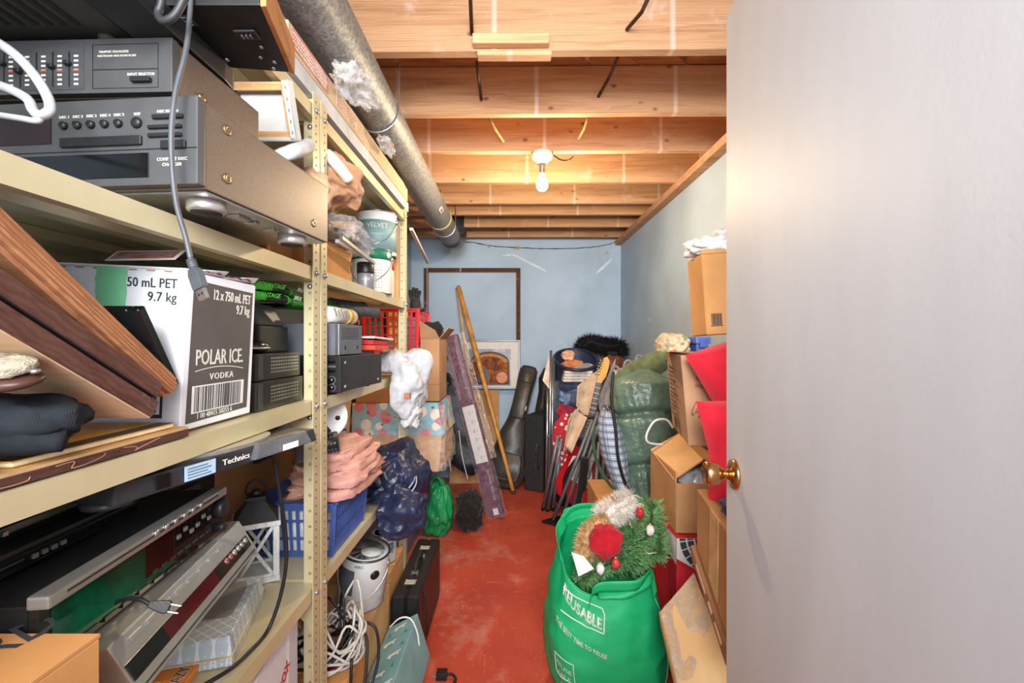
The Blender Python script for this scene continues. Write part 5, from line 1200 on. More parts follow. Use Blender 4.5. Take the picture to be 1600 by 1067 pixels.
# black case
Mc = FR((-.470, 1.76, .002), (1, 0, 0), (0, 1, 0))
cs = thing('instrument_case', 'black hard case standing on edge on the floor beside the shelving', 'case', (-.415, 2.02, .002))
b = MB(); b.box((-.470, 1.76, .002), (-.415, 2.28, .285)); b.build('case_half', BLACK, cs, bevel=.018, seg=3)
b = MB(); b.box((-.413, 1.76, .002), (-.360, 2.28, .285)); b.build('case_half', BLACK, cs, bevel=.018, seg=3)
b = MB(); b.box((-.4155, 1.775, .01), (-.4125, 2.265, .280)); b.build('seam', DGREY, cs)
b = MB(); b.tube(spline([(-.414, 1.95, .284), (-.414, 1.955, .306), (-.414, 1.98, .315), (-.414, 2.05, .315), (-.414, 2.075, .306), (-.414, 2.08, .284)], 5), .008, 8); b.build('carry_handle', RUBBER, cs)
for y in (1.94, 2.09):
    b = MB(); b.box((-.428, y-.012, .283), (-.400, y+.012, .290)); b.build('handle_plate', STEEL, cs, bevel=.002)
for y in (1.86, 2.17):
    b = MB(); b.box((-.440, y-.022, .285), (-.390, y+.022, .2875)); lbl = b.build('label', mat('#3a3a38', .4), cs)
    b = MB()
    for k in range(4): b.box((-.436, y-.017+.009*k, .2875), (-.396+.004*(k % 2), y-.012+.009*k, .2879))
    b.build('label_print', LETTER, lbl, kind='stuff')
    b = MB(); b.box((-.438, y+.010, .2876), (-.428, y+.019, .2881)); b.build('yellow_mark', mat('#d9b64a', .5), lbl)
b = MB(); b.tube(spline([(-.357, 1.86, .25), (-.352, 1.87, .15), (-.353, 1.9, .06), (-.356, 1.93, .03)], 5), .003, 6); b.build('strap', RUBBER, cs)
# teal gift box
GX = NT('teal_print'); v = GX.mapping(); GXm = GX.set(GX.ramp(GX.noise(v, 9, 3), [(.3, '#6fa3ac'), (.7, '#86b5bb')]), .6)
gb = thing('gift_box', 'teal gift box printed with white bears, tipped on its corner on the floor', 'box', (-.40, 1.55, 0))
cs4 = [(-.428, .004), (-.313, .075), (-.360, .235), (-.470, .178)]
b = MB(); b.hexa([V((x, 1.36, z)) for x, z in cs4]+[V((x, 1.735, z)) for x, z in cs4]); gbo = b.build('box_body', GXm, gb, bevel=.002, seg=1, weld=True)
bm_ = bmesh.new(); bm_.from_mesh(gbo.data); bmesh.ops.recalc_face_normals(bm_, faces=bm_.faces); bm_.to_mesh(gbo.data); bm_.free()
GM = FR((-.415, 1.36, .2075), V((.110, 0, .057)), V((0, 1, 0)))   # left slope: x up the slope, y away
bear = [(-.95, -.1), (-.75, .35), (-.35, .42), (.1, .40), (.5, .38), (.72, .42), (.80, .50), (.88, .36), (1.08, .18), (1.05, .08), (.78, .05), (.70, -.05), (.72, -.55), (.50, -.55), (.47, -.15), (.05, -.18), (-.30, -.15), (-.42, -.55), (-.66, -.55), (-.64, -.15), (-.85, -.3)]
for (x, y) in ((.0, .33), (-.02, .25), (.02, .17), (-.015, .09), (.03, .03), (-.03, .01)):
    b = MB(GM @ Matrix.Translation((x, y, .0016)) @ Matrix.Rotation(.15, 4, 'Z')); b.prism([(p*.026, q*.024) for p, q in bear], .0004); b.build('bear_print', WHITE, gbo)
PT_ = mat('#3f7f78', .6)
for (x, y) in ((-.035, .30), (.035, .28), (.04, .21), (-.04, .18), (.03, .11), (-.04, .06)):
    b = MB(GM @ Matrix.Translation((x, y, .0016))); b.prism([(-.005, 0), (.005, 0), (0, .020)], .0003); b.build('tree_print', PT_, gbo)
b = MB(); b.tube(spline([(-.45, 1.67, .22), (-.41, 1.66, .26), (-.37, 1.655, .262), (-.345, 1.65, .22), (-.335, 1.645, .17)], 6), .003, 7); b.build('ribbon_handle', WHITE, gb)
pl = thing('plug_adapter', 'small black plug lying on the red floor by the gift box', 'plug', (-.262, 1.72, 0))
b = MB(); b.box((-.285, 1.70, .001), (-.245, 1.735, .026)); b.build('plug_body', BLACK, pl, bevel=.004)
b = MB(); b.tube(spline([(-.248, 1.715, .014), (-.225, 1.715, .016), (-.21, 1.70, .008), (-.22, 1.67, .005)], 5), .005, 7); b.build('cable', BLACK, pl)
b = MB(); b.box((-.300, 1.708, .008), (-.285, 1.711, .014)); b.box((-.300, 1.722, .008), (-.285, 1.725, .014)); b.build('prong', STEEL, pl)
# ---------------------------------------------------------------- stack beyond the shelving
BALL = NT('balloon_paper'); v = BALL.mapping()
d_ = BALL.vor(v, 13, 'F1', 'Distance'); cc_ = BALL.vor(v, 13, 'F1', 'Color')
_base = BALL.ramp(BALL.noise(v, 7, 3), [(.3, '#6db4d2'), (.7, '#82c6e0')])
_hue = BALL.ramp(BALL.sep(cc_)[0], [(0, '#c9476a'), (.30, '#e3d06a'), (.5, '#eeeae4'), (.82, '#d4607a')], True)
_m = BALL.ramp(d_, [(.40, 1.0), (.44, 0.0)]); _c = BALL.mix(_m, _base, _hue)
_dk = BALL.ramp(BALL.vor(BALL.mapping((1, 1, 1), (0, 0, 0), (.35, .1, .2)), 17, 'F1', 'Distance'), [(.13, 1.0), (.16, 0.0)]); _c = BALL.mix(_dk, _c, '#2c2c30')
BALLm = BALL.set(_c, .4)
FILM = clear_mat('stretch_film', '#f2efe9', .22, .08)
tote = thing('storage_tote', 'blue grey plastic storage tote on the floor beyond the shelving', 'tote', (-.75, 2.8, 0))
TOTE = mat('#6577a6', .4, 0, .06, 5)
b = MB(); b.hexa([V((-.89, 2.53, .002)), V((-.62, 2.53, .002)), V((-.62, 3.07, .002)), V((-.89, 3.07, .002)), V((-.905, 2.50, .49)), V((-.588, 2.50, .49)), V((-.588, 3.10, .49)), V((-.905, 3.10, .49))]); b.build('tote_body', TOTE, tote, bevel=.012)
b = MB(); b.box((-.915, 2.49, .491), (-.578, 3.11, .522)); b.build('lid', TOTE, tote, bevel=.006)
b = MB(); b.box((-.586, 2.74, .40), (-.578, 2.86, .47)); b.build('latch', TOTE, tote, bevel=.003)
mb_ = thing('gift_carton', 'brown carton with balloon printed lid wrapped in clear film, on the blue tote', 'box', (-.65, 2.8, .524))
b = MB(); b.hexa([V((-.92, 2.60, .5245)), V((-.42, 2.60, .5245)), V((-.40, 3.0, .5245)), V((-.92, 3.0, .5245)), V((-.92, 2.60, .735)), V((-.400, 2.60, .735)), V((-.385, 3.0, .735)), V((-.92, 3.0, .735))]); b.build('carton_body', CARDL, mb_, bevel=.004)
b = MB(); b.hexa([V((-.915, 2.592, .735)), V((-.392, 2.592, .735)), V((-.375, 3.01, .735)), V((-.915, 3.01, .735)), V((-.92, 2.62, .915)), V((-.43, 2.62, .915)), V((-.41, 3.0, .915)), V((-.92, 3.0, .915))]); b.build('lid', BALLm, mb_, bevel=.004)
b = MB(); b.grid(lambda u, v_: ((-.912+.532*u+.012*noise.noise(V((u*6, v_*6, 0)))), 2.588-.014*abs(noise.noise(V((u*8, v_*7, 4)))), .535+.375*v_), 30, 22); b.grid(lambda u, v_: (-.372+.018*noise.noise(V((u*6, v_*6, 9)))-.03*v_, 2.588+.42*u, .54+.37*v_), 20, 20); b.build('stretch_film', FILM, mb_)
kb = thing('cardboard_box', 'brown box hidden under the red crate', 'box', (-.7, 2.8, .917))
b = MB(); b.box((-.90, 2.62, .917), (-.545, 2.96, 1.20)); b.build('box_body', CARD, kb, bevel=.002, seg=1)
for k in range(2):
    b = MB(); b.box((-.90, 2.62+.1705*k, 1.2005), (-.545, 2.789+.1705*k, 1.204)); b.build('flap', CARD, kb)
ok_ = thing('cardboard_box', 'narrow open cardboard box with raised flaps beside the wrapped purple carton', 'box', (-.47, 2.8, .917))
b = MB()
x0, x1, y0, y1, z0, z1 = -.535, -.425, 2.66, 2.95, .917, 1.29
for lo, hi in (((x0, y0, z0), (x1, y0+.004, z1)), ((x0, y1-.004, z0), (x1, y1, z1)), ((x0, y0+.004, z0), (x0+.004, y1-.004, z1)), ((x1-.004, y0+.004, z0), (x1, y1-.004, z1)), ((x0, y0, z0), (x1, y1, z0+.004))): b.box(lo, hi)
b.build('box_walls', CARDP, ok_)
b = MB(); b.plate([V((x0, y0, z1)), V((x1, y0, z1)), V((x1-.02, y0-.02, z1+.045)), V((x0+.0, y0-.03, z1+.10))], .004); b.build('flap', CARDP, ok_)
b = MB(); b.plate([V((x1, y0, z1)), V((x1, y1, z1)), V((x1+.05, y1, z1+.06)), V((x1+.05, y0, z1+.06))], .004); b.build('flap', CARDP, ok_)
b = MB(); b.box((x0+.012, y0-.0005, z0+.10), (x1, y0, z0+.104)); b.build('box_crease', CARDD, ok_)
b = MB(); blob(b, (-.52, 2.90, 1.318), (.085, .07, .075), 81, .18, 4, .85, 36, 22, .2, 8); o = b.build('black_cloth', cloth_mat('#1f1f22'), None); tag(o, 'bundled black cloth stuffed in the narrow open cardboard box', 'cloth')
rcr = thing('plastic_crate', 'red slotted plastic crate beyond the shelving filled with small packets', 'crate', (-.7, 2.8, 1.205))
REDP = mat('#cf2f36', .38, 0, .05, 12)
basket(rcr, -.86, -.545, 2.63, 2.95, 1.2055, 1.455, .012, REDP, 9, 8, 5, .007)
for k, (x, y, z, w, h, col, lab) in enumerate(((-.80, 2.66, 1.36, .09, .10, '#3f9a86', 'teal packet standing in the red crate'), (-.70, 2.665, 1.37, .07, .09, '#d8c35c', 'yellow packet standing in the red crate'), (-.64, 2.66, 1.36, .05, .10, '#d9d6cf', 'white packet standing in the red crate'), (-.745, 2.72, 1.38, .08, .11, '#5a3d2c', 'brown packet standing in the red crate'))):
    b = MB(); b.box((x-w/2, y, 1.215), (x+w/2, y+.03, z+h)); tag(b.build('packet', mat(col, .4, 0, .2, 50), None, bevel=.003), lab, 'packet', 'packets in the red crate')
gl_ = thing('work_glove', 'black work glove hooked over the rim of the red crate', 'glove', (-.57, 2.72, 1.40))
BG = cloth_mat('#232326', .7)
b = MB(); blob(b, (-.580, 2.74, 1.475), (.035, .05, .06), 83, .12, 4, .85, 30, 20, .12, 8); b.build('palm', BG, gl_)
for k, (dx, dz) in enumerate(((-.03, .07), (-.012, .085), (.006, .08), (.022, .065))):
    b = MB(); b.tube(spline([(-.58+dx*.6, 2.735, 1.51), (-.58+dx, 2.73, 1.51+dz*.6), (-.575+dx*1.15, 2.725, 1.51+dz)], 5), [.010]*10+[.007], 8); b.build('finger', BG, gl_)
b = MB(); b.tube(spline([(-.56, 2.72, 1.46), (-.535, 2.70, 1.455), (-.51, 2.69, 1.465)], 5), [.011]*10+[.008], 8); b.build('thumb', BG, gl_)
b = MB(); b.hexa([V((-.540, 2.66, 1.293)), V((-.522, 2.66, 1.293)), V((-.522, 2.90, 1.293)), V((-.540, 2.90, 1.293)), V((-.535, 2.64, 1.50)), V((-.505, 2.64, 1.50)), V((-.505, 2.9, 1.50)), V((-.535, 2.9, 1.50))])
hp_ = thing('hardboard_panel', 'tan hardboard panel leaning on the blue wall beyond the shelving', 'board', (-.9, 2.6, .9))
b = MB(); b.hexa([V((-.930, 2.15, 0.002)), V((-.926, 2.15, .002)), V((-.926, 3.15, .002)), V((-.930, 3.15, .002)), V((-.936, 2.15, 2.02)), V((-.932, 2.15, 2.02)), V((-.932, 3.05, 1.95)), V((-.936, 3.05, 1.95))]); b.build('panel', TANP, hp_)
b = MB(); b.box((-.938, 2.14, 2.02), (-.928, 2.6, 2.035)); b.build('edge_strip', WHT, hp_)
ts = MB(); ts.plate([V((-.478, 2.12, 1.80)), V((-.462, 2.12, 1.80)), V((-.60, 3.30, 1.845)), V((-.62, 3.30, 1.845))], -.012); tag(ts.build('white_trim_strip', WHT, None), 'long white trim strip sloping beyond the shelf under the duct', 'strip')

# ---------------------------------------------------------------- floor items beyond the shelving
GBAG = NT('green_film'); v = GBAG.mapping(); GBAG.bump(GBAG.noise(v, 20, 5, .6, .6), .4, .012); GBAGm = GBAG.set(GBAG.ramp(GBAG.noise(v, 6, 4), [(.3, '#0f8a4c'), (.7, '#26a866')]), .35, 0, .5)
sg = thing('shopping_bag', 'small green plastic shopping bag on the floor beside the blue tote', 'bag', (-.48, 3.02, 0))
c6 = V((-.485, 3.02, .165)); b = MB(); blob(b, c6, (.088, .10, .175), 91, .12, 4, .75, 80, 54, .04, 6, cr=.18, cf=1.7, floor=.003, fn=lambda p: V((p.x*(1-.35*max(0, p.z)/.17), p.y, p.z))); b.build('bag_body', GBAGm, sg)
b = MB(); b.tube(spline([(-.53, 3.0, .30), (-.525, 2.985, .36), (-.49, 2.97, .385), (-.46, 2.975, .35), (-.455, 2.99, .30)], 6), .010, 8); b.build('handle_loop', GBAGm, sg)
b = MB(FR((-.462, 2.922, .15), (1, .3, 0), (0, 0, 1))); b.box((-.02, -.02, 0), (.02, .02, .002)); b.build('print_mark', mat('#c97a4c', .5), sg)
gv = thing('garment_bag', 'black garment bag with white piping slumped behind the wrapped carton', 'bag', (-.33, 3.2, 0))
GBK = NT('black_nylon'); v = GBK.mapping(); GBK.bump(GBK.noise(v, 15, 5, .6, .5), .5, .015); GBKm = GBK.set(GBK.ramp(GBK.noise(v, 6, 3), [(.3, '#17191d'), (.7, '#292d33')]), .45, 0, .4)
ax = lambda t: V((-.565+.255*t, 3.62-.12*t, 1.04-.80*t))
b = MB(); N = 40
def gvf(u, v_):
    a = 2*PI*u; c = ax(v_); w = .060+.135*math.sin(PI*min(1, .12+.80*v_))**.8; k = 1+.10*noise.noise(V((math.cos(a)*1.5, math.sin(a)*1.5, v_*5)))+.10*(ridged(V((math.cos(a)*1.2, math.sin(a)*1.2, v_*4)))-.5)
    e = min(1, (1-v_)*8+.02)*min(1, v_*8+.02)
    return c+V((w*k*math.cos(a)*e**.5, .085*k*math.sin(a)*e**.5, 0))
b.grid(gvf, 40, 40, True, None, True); b.build('bag_body', GBKm, gv)
for q in ([(-.50, 3.43, .62), (-.485, 3.41, .46), (-.455, 3.40, .30)], [(-.40, 3.43, .60), (-.375, 3.41, .42), (-.33, 3.40, .24)]):
    b = MB(); b.tube(spline(q, 8), .0035, 6); b.build('piping', WHT, gv)
b = MB(); blob(b, (-.535, 3.57, .90), (.07, .06, .10), 93, .15, 4, .85, 30, 20, .2, 7); b.build('folded_top', GBKm, gv)
bc_ = MB(); blob(bc_, (-.290, 3.10, .115), (.085, .10, .125), 94, .16, 4, .8, 64, 44, .10, 7, cr=.2, floor=.003); tag(bc_.build('black_sweater', cloth_mat('#1d1b1a'), None), 'crumpled black sweater on the floor next to the green shopping bag', 'cloth')
# wrapped flooring carton leaning
wf = thing('wrapped_flooring', 'tall purple printed flooring carton in clear wrap leaning with a white label', 'box', (-.12, 3.25, 0))
p0 = V((-.105, 3.255, .010)); p1 = V((-.468, 3.46, 1.315)); axz = (p1-p0).normalized()
Wf = FRY(p0, V((.86, -.30, 0)), axz)        # x across the printed face, y along the carton, z towards the camera
if (Wf.to_3x3() @ V((0, 0, 1))).y > 0: Wf = FRY(p0, V((-.86, .30, 0)), axz)
LL = (p1-p0).length
PURP = mat('#62344f', .4, 0, .12, 8)
b = MB(Wf); b.box((-.065, 0, -.05), (.045, LL, 0)); wfb = b.build('carton_body', PURP, wf, bevel=.003)
b = MB(Wf); b.box((-.055, LL*.29, 0), (.042, LL*.60, .0012)); lab_ = b.build('white_label', mat('#d9d9db', .5, 0, .03), wfb)
for k in range(6):
    text(('21', '30', '18', '42', '36', '27')[k], Wf @ FR((-.005, LL*(.56-.048*k), .0014), (0, -1, 0), (1, 0, 0)), .022, mat('#7e8290', .6), wfb, width=.026)
    text('||', Wf @ FR((.02, LL*(.56-.048*k), .0014), (0, -1, 0), (1, 0, 0)), .016, mat('#7e8290', .6), wfb)
b = MB(Wf); b.box((-.02, .02, 0), (.02, .065, .001)); b.build('small_label', WHT, wfb)
text('laminate flooring', Wf @ FR((.02, LL*.80, .0012), (0, -1, 0), (1, 0, 0)), .026, mat('#b49aae', .5), wfb, width=.30)
text('laminate flooring', Wf @ FR((.02, LL*.17, .0012), (0, -1, 0), (1, 0, 0)), .026, mat('#b49aae', .5), wfb, width=.22)
for z_ in (.70, .735, .90, .93):
    b = MB(Wf); b.box((-.06, LL*.64, .0006), (-.055+.0*z_, LL*.97, .0011), Matrix.Translation(((z_-.7)*.4, 0, 0))); b.build('printed_stripe', mat('#a38fa4', .4), wfb)
b = MB(Wf)
def film(u, v_):
    a = 2*PI*u; x = -.01+.072*math.copysign(abs(math.cos(a))**.5, math.cos(a)); z = -.022+.045*math.copysign(abs(math.sin(a))**.5, math.sin(a))
    k = .009*noise.noise(V((math.cos(a)*3, math.sin(a)*3, v_*14)))+.008*ridged(V((math.cos(a)*2, math.sin(a)*2, v_*8)))
    return (x*(1+k*6), v_*(LL+.004), z*(1+k*8))
b.grid(film, 32, 70, True, None, True); b.build('clear_wrap', clear_mat('carton_film', '#e9e4e2', .10, .08), wf)
b = MB(Wf)
b.grid(lambda u, v_: (.052+.058*u, LL*.30+v_*LL*.70, -.030+.012*math.sin(u*2)+.015*noise.noise(V((u*5, v_*12, 0)))), 10, 50); b.build('loose_wrap', clear_mat('carton_film2', '#d3cbc6', .32, .12), wf)
# poles
OCH = mat('#c98d3e', .4, 0, .15, 12); BEI = mat('#cda77c', .5, 0, .12, 12)
po1 = thing('wooden_pole', 'orange varnished wooden pole leaning against the back wall', 'pole', P(803, 771, 3.78))
b = MB(); a0, a1 = P(716, 446, 4.165), P(803, 771, 3.79)
b.tube([a0.lerp(a1, t) for t in (0, .01, .35, .5, .9, 1)], [.012, .020, .024, .021, .0165, .0165], 14); b.build('pole_shaft', OCH, po1)
b = MB(); b.tube([a0.lerp(a1, .985), a0.lerp(a1, 1.0)], .0175, 14); b.build('end_cap', DGREY, po1)
po2 = thing('wooden_pole', 'pale bare wooden pole leaning behind the orange varnished one', 'pole', P(760, 700, 4.13))
b = MB(); a0, a1 = P(714.5, 449, 4.215), P(757, 757, 4.0)
b.tube([a0.lerp(a1, t) for t in (0, .01, .4, 1)], [.010, .015, .0165, .014], 14); b.build('pole_shaft', BEI, po2)
b = MB(); b.tube([a0, a0.lerp(a1, .02)], .0155, 12); b.build('pole_tip', OCH, po2)
# frames at the back wall
DKW = joist_mat('frame_dark_wood', '#5a3b28', '#3f281b', '#25160e')
lf = thing('large_frame', 'large empty dark wood frame hung on the blue back wall', 'frame', (-.36, 4.23, 1.2))
fx0, fx1, fz0, fz1 = -.818, .078, 1.10, 1.953; w = .036
for lo, hi in (((fx0, 4.222, fz0), (fx0+w, 4.247, fz1)), ((fx1-w, 4.222, fz0), (fx1, 4.247, fz1)), ((fx0+w, 4.222, fz1-w), (fx1-w, 4.247, fz1)), ((fx0+w, 4.222, fz0), (fx1-w, 4.247, fz0+w))):
    b = MB(); b.box(lo, hi); o = b.build('frame_rail', DKW, lf, bevel=.004)
for lo, hi in (((fx0+w, 4.232, fz0+w), (fx0+w+.005, 4.245, fz1-w)), ((fx1-w-.005, 4.232, fz0+w), (fx1-w, 4.245, fz1-w)), ((fx0+w, 4.232, fz1-w-.005), (fx1-w, 4.245, fz1-w))):
    b = MB(); b.box(lo, hi); b.build('inner_bead', mat('#7d5b3c', .5), lf)
fb2 = thing('flattened_carton', 'flattened tan carton leaning under the framed picture', 'box', (-.25, 4.13, 0))
b = MB(); b.hexa([V((-.56, 4.06, .002)), V((-.12, 4.06, .002)), V((-.12, 4.115, .002)), V((-.56, 4.115, .002)), V((-.56, 4.12, .83)), V((-.12, 4.12, .83)), V((-.12, 4.17, .83)), V((-.56, 4.17, .83))]); fbo = b.build('carton_body', CARDL, fb2, bevel=.002, seg=1)
b = MB(); b.hexa([V((-.56, 4.1005, .60)), V((-.12, 4.1005, .60)), V((-.12, 4.105, .60)), V((-.56, 4.105, .60)), V((-.56, 4.1190, .829)), V((-.12, 4.1190, .829)), V((-.12, 4.1235, .829)), V((-.56, 4.1235, .829))]); b.build('flap', CARD, fb2)
fp_ = thing('framed_picture', 'silver framed picture with white mat and dark arched image leaning on the back wall', 'picture', (-.21, 4.15, .835))
Fp = FR((-.485, 4.165, .834), (1, 0, 0), V((0, .040, .45)))
W_, H_ = .560, .452
GREYF = mat('#5f646b', .35, .4, .08, 10)
for lo, hi in (((0, 0, 0), (.018, H_, .020)), ((W_-.018, 0, 0), (W_, H_, .020)), ((.018, 0, 0), (W_-.018, .018, .020)), ((.018, H_-.018, 0), (W_-.018, H_, .020))):
    b = MB(Fp); b.box(lo, hi); b.build('frame_rail', GREYF, fp_, bevel=.003)
b = MB(Fp); b.box((.018, .018, .002), (W_-.018, H_-.018, .007)); b.build('mat_board', mat('#e0ddd9', .8, 0, .03), fp_)
ART = NT('landscape_print'); v = ART.mapping((5, 5, 5)); ARTm = ART.set(ART.ramp(ART.noise(v, 1.6, 6, .7), [(.3, '#2a2f36'), (.5, '#69707f'), (.65, '#a79a97'), (.8, '#4b4440')]), .35)
b = MB(Fp); b.box((.085, .03, .007), (W_-.085, H_-.085, .0078)); art = b.build('image', ARTm, fp_)
arch = [(W_-.098, .04), (W_-.098, .24)]+[(W_/2+(W_/2-.098)*math.cos(a), .24+.105*math.sin(a)) for a in [PI*k/16 for k in range(17)]]+[(.098, .24), (.098, .04)]
b = MB(Fp); b.prism(arch, .0012, None, .0078); b.build('arch_border', mat('#43241a', .5, 0, .1), fp_)
inn = [(W_/2+(x-W_/2)*.90, .05+(y-.04)*.90) for x, y in arch]
AM = NT('amber_print'); v = AM.mapping((7, 7, 7)); AMm = AM.set(AM.ramp(AM.noise(v, 1.5, 5, .7, .8), [(.3, '#20130c'), (.45, '#6b3210'), (.6, '#b0641a'), (.75, '#2a1c12')]), .75)
b = MB(Fp); b.prism(inn, .0006, None, .0090); b.build('arch_image', AMm, fp_)
b = MB(Fp @ Matrix.Translation((W_*.70, .105, .0097))); b.lathe([(.058, 0), (.05, .0004), (.0001, .0005)], 22); b.build('orange_shape', mat('#c46a20', .4, 0, .15, 20), fp_)
b = MB(Fp @ Matrix.Translation((W_*.40, .13, .0097))); b.prism([(-.05, -.07), (.045, -.07), (.055, .03), (.0, .075), (-.05, .02)], .0005); b.build('dark_shape', mat('#241813', .4), fp_)
b = MB(Fp)
for k in range(26):
    a = .35+.10*k/1.05; b.add([(W_/2+r*1.42*math.cos(a), .215+r*.85*math.sin(a), .0098) for r in (.10, .128)]+[(W_/2+r*1.42*math.cos(a+.05), .215+r*.85*math.sin(a+.05), .0098) for r in (.128, .10)], [(0, 1, 2, 3)])
b.build('gold_lines', mat('#d89a3e', .5), fp_)
# gig bag
gg = thing('guitar_gig_bag', 'black padded guitar gig bag with pockets leaning on the back wall', 'bag', (-.05, 4.0, 0))
q0, q1 = P(783, 752, 3.93), P(828, 573, 4.175); q0.z = .012
Gg = FRY(q0, V((.97, -.06, .20)), (q1-q0)); 
if (Gg.to_3x3() @ V((0, 0, 1))).y > 0: Gg = FRY(q0, -V((.97, -.06, .20)), (q1-q0))
Lg = (q1-q0).length
half = [(.0, .0), (.10, .004), (.155, .04), (.185, .12), (.180, .21), (.155, .28), (.140, .33), (.138, .38), (.125, .44), (.10, .50), (.082, .57), (.076, .68), (.078, .80), (.085, .90), (.084, .97), (.06, 1.0), (.02, 1.005)]
half = [(x*.90, y*Lg/1.005) for x, y in half]
GBK2 = NT('padded_nylon'); v = GBK2.mapping(); GBK2.bump(GBK2.noise(v, 12, 4), .3, .012); GBK2m = GBK2.set(GBK2.ramp(GBK2.noise(v, 5, 3), [(.3, '#2a2622'), (.7, '#3f3933')]), .38, 0, .45)
def soft_outline(b, half, th, M, inset=.03, dz=0):
    pts = half+[(-x, y) for x, y in reversed(half[1:])]
    n = len(pts); cx, cy = 0, sum(p[1] for p in pts)/n
    rings = []
    for (s, z) in ((1-.04, -th/2), (1, -th/4), (1, th/4), (.97, th*.42), (.88, th/2)):
        rings.append([(x*s, y if s >= .96 else cy+(y-cy)*(.965+.0*s), z+dz) for x, y in pts])
    vs = [p for r in rings for p in r]; fs = [(i*n+k, i*n+(k+1) % n, (i+1)*n+(k+1) % n, (i+1)*n+k) for i in range(len(rings)-1) for k in range(n)]
    fs.append(tuple(range(n-1, -1, -1))); fs.append(tuple((len(rings)-1)*n+k for k in range(n)))
    return b.add(vs, fs, True, M)
b = MB(Gg); soft_outline(b, half, .11, None, dz=0); ggb = b.build('bag_body', GBK2m, gg)
b = MB(Gg); soft_outline(b, [(0, .05), (.09, .05), (.135, .08), (.145, .16), (.135, .24), (.115, .295), (.0, .30)], .05, None, dz=.055); pk_ = b.build('body_pocket', GBK2m, ggb)
b = MB(Gg); soft_outline(b, [(0, .60), (.055, .60), (.060, .66), (.062, .88), (.055, .93), (0, .935)], .04, None, dz=.055); b.build('neck_pocket', GBK2m, ggb)
b = MB(Gg); b.tube([(x*1.01, y, .03) for x, y in half]+[(-x*1.01, y, .03) for x, y in reversed(half[1:])], .006, 7, closed=True); b.build('edge_piping', BLACK, ggb)
b = MB(Gg); b.tube(spline([(-.115, .09, .083), (-.05, .078, .085), (.05, .078, .085), (.115, .09, .083)], 5), .0025, 5); b.build('gold_trim', mat('#7d6a48', .5), ggb)
for (x, y) in ((-.13, .29), (.06, .70)):
    b = MB(Gg); b.box((x-.003, y-.02, .07), (x+.003, y+.02, .082)); b.build('zip_pull', mat('#b39a55', .4, .6), ggb)
# suitcase-like case and narrow cover
sc2 = thing('trumpet_case', 'upright black fabric case with a handle on its face, on the floor at the back', 'case', (.2, 3.9, 0))
Sc = TR((.140, 3.87, .003), rz=-27)
CASEB = mat('#2b2b2f', .75, 0, .12, 40, .15, 300)
b = MB(Sc); b.box((-.04, 0, 0), (.135, .13, .64)); b.build('case_half', CASEB, sc2, bevel=.02, seg=3)
b = MB(Sc); b.box((-.04, .133, 0), (.135, .24, .64)); b.build('case_half', CASEB, sc2, bevel=.02, seg=3)
b = MB(Sc); b.box((-.034, .1305, .01), (.129, .1325, .63)); b.build('seam', BLACKG, sc2)
b = MB(Sc); b.tube(spline([(.095, 0, .38), (.095, -.025, .37), (.095, -.034, .32), (.095, -.034, .27), (.095, -.025, .22), (.095, 0, .21)], 6), .009, 8); b.build('carry_handle', RUBBER, sc2)
b = MB(Sc); b.box((.070, -.0025, .20), (.086, 0, .40)); b.build('latch_strip', mat('#8b8b8b', .35, .7), sc2)
for z in (.225, .29, .355):
    b = MB(Sc); b.box((.067, -.006, z-.012), (.089, -.0025, z+.012)); b.build('latch', STEEL, sc2, bevel=.001)
b = MB(Sc); b.tube(spline([(.02, .10, .64), (.025, .11, .665), (.05, .13, .675), (.075, .15, .665), (.08, .16, .64)], 5), .006, 8); b.build('top_handle', RUBBER, sc2)
b = MB(Sc); b.box((.1355, .05, .44), (.1365, .08, .52)); b.build('small_badge', STEEL, sc2)
nc = thing('umbrella_cover', 'narrow black padded cover standing behind the upright black case', 'bag', (.25, 4.15, .0))
b = MB(); b.tube([P(843, 752, 4.19), P(846, 640, 4.19), P(850, 612, 4.19), P(852, 592, 4.19), P(857, 576, 4.19)], [.055, .06, .05, .062, .045], 14); b.build('cover_body', GBK2m, nc)
b = MB(); b.tube([P(845, 594, 4.12), P(850, 598, 4.12), P(862, 590, 4.13)], .006, 7); b.build('cover_strap', BLACK, nc)

# ---------------------------------------------------------------- clothes hamper, fur, guitar, chairs
ALU = mat('#a7abb0', .3, .85, .06, 30)
def V2(px, py, d): return P(px, py, d)
hm = thing('mesh_hamper', 'tall see-through laundry hamper stuffed with clothes in the far corner', 'hamper', (.5, 3.55, 0))
hc = V((.505, 3.60, 0)); 
NET = NT('net'); v = NET.mapping(); NET.link(NET.ramp(NET.noise(v, 35, 3), [(.35, .05), (.7, .30)]), NET.b.inputs['Alpha']); NETm = NET.set('#3d4a66', .3, 0, .6)
b = MB(); b.grid(lambda u, v_: (hc.x+.165*math.cos(2*PI*u)*(1+.03*noise.noise(V((u*9, v_*6, 0)))), hc.y+.19*math.sin(2*PI*u), .30+.80*v_), 36, 18, True, None, True); b.build('mesh_side', NETm, hm)
rim = [(hc.x+.170*math.cos(a), hc.y+.195*math.sin(a), 1.13+.075*math.sin(a)) for a in [2*PI*k/36 for k in range(36)]]
b = MB(); b.tube(rim, .013, 8, closed=True); b.build('rim', mat('#232a3b', .4), hm)
b = MB(); b.grid(lambda u, v_: (hc.x+.166*math.cos(PI*u), hc.y+.185*math.sin(PI*u), .95+v_*(.18+.072*math.sin(PI*u))), 20, 8); b.build('back_lining', mat('#2b344d', .5, 0, .1), hm)
b = MB(); b.lathe([(.155, .003), (.155, .30)], 30, Matrix.Translation((hc.x, hc.y, 0))); b.build('hamper_base', mat('#39405a', .5), hm)
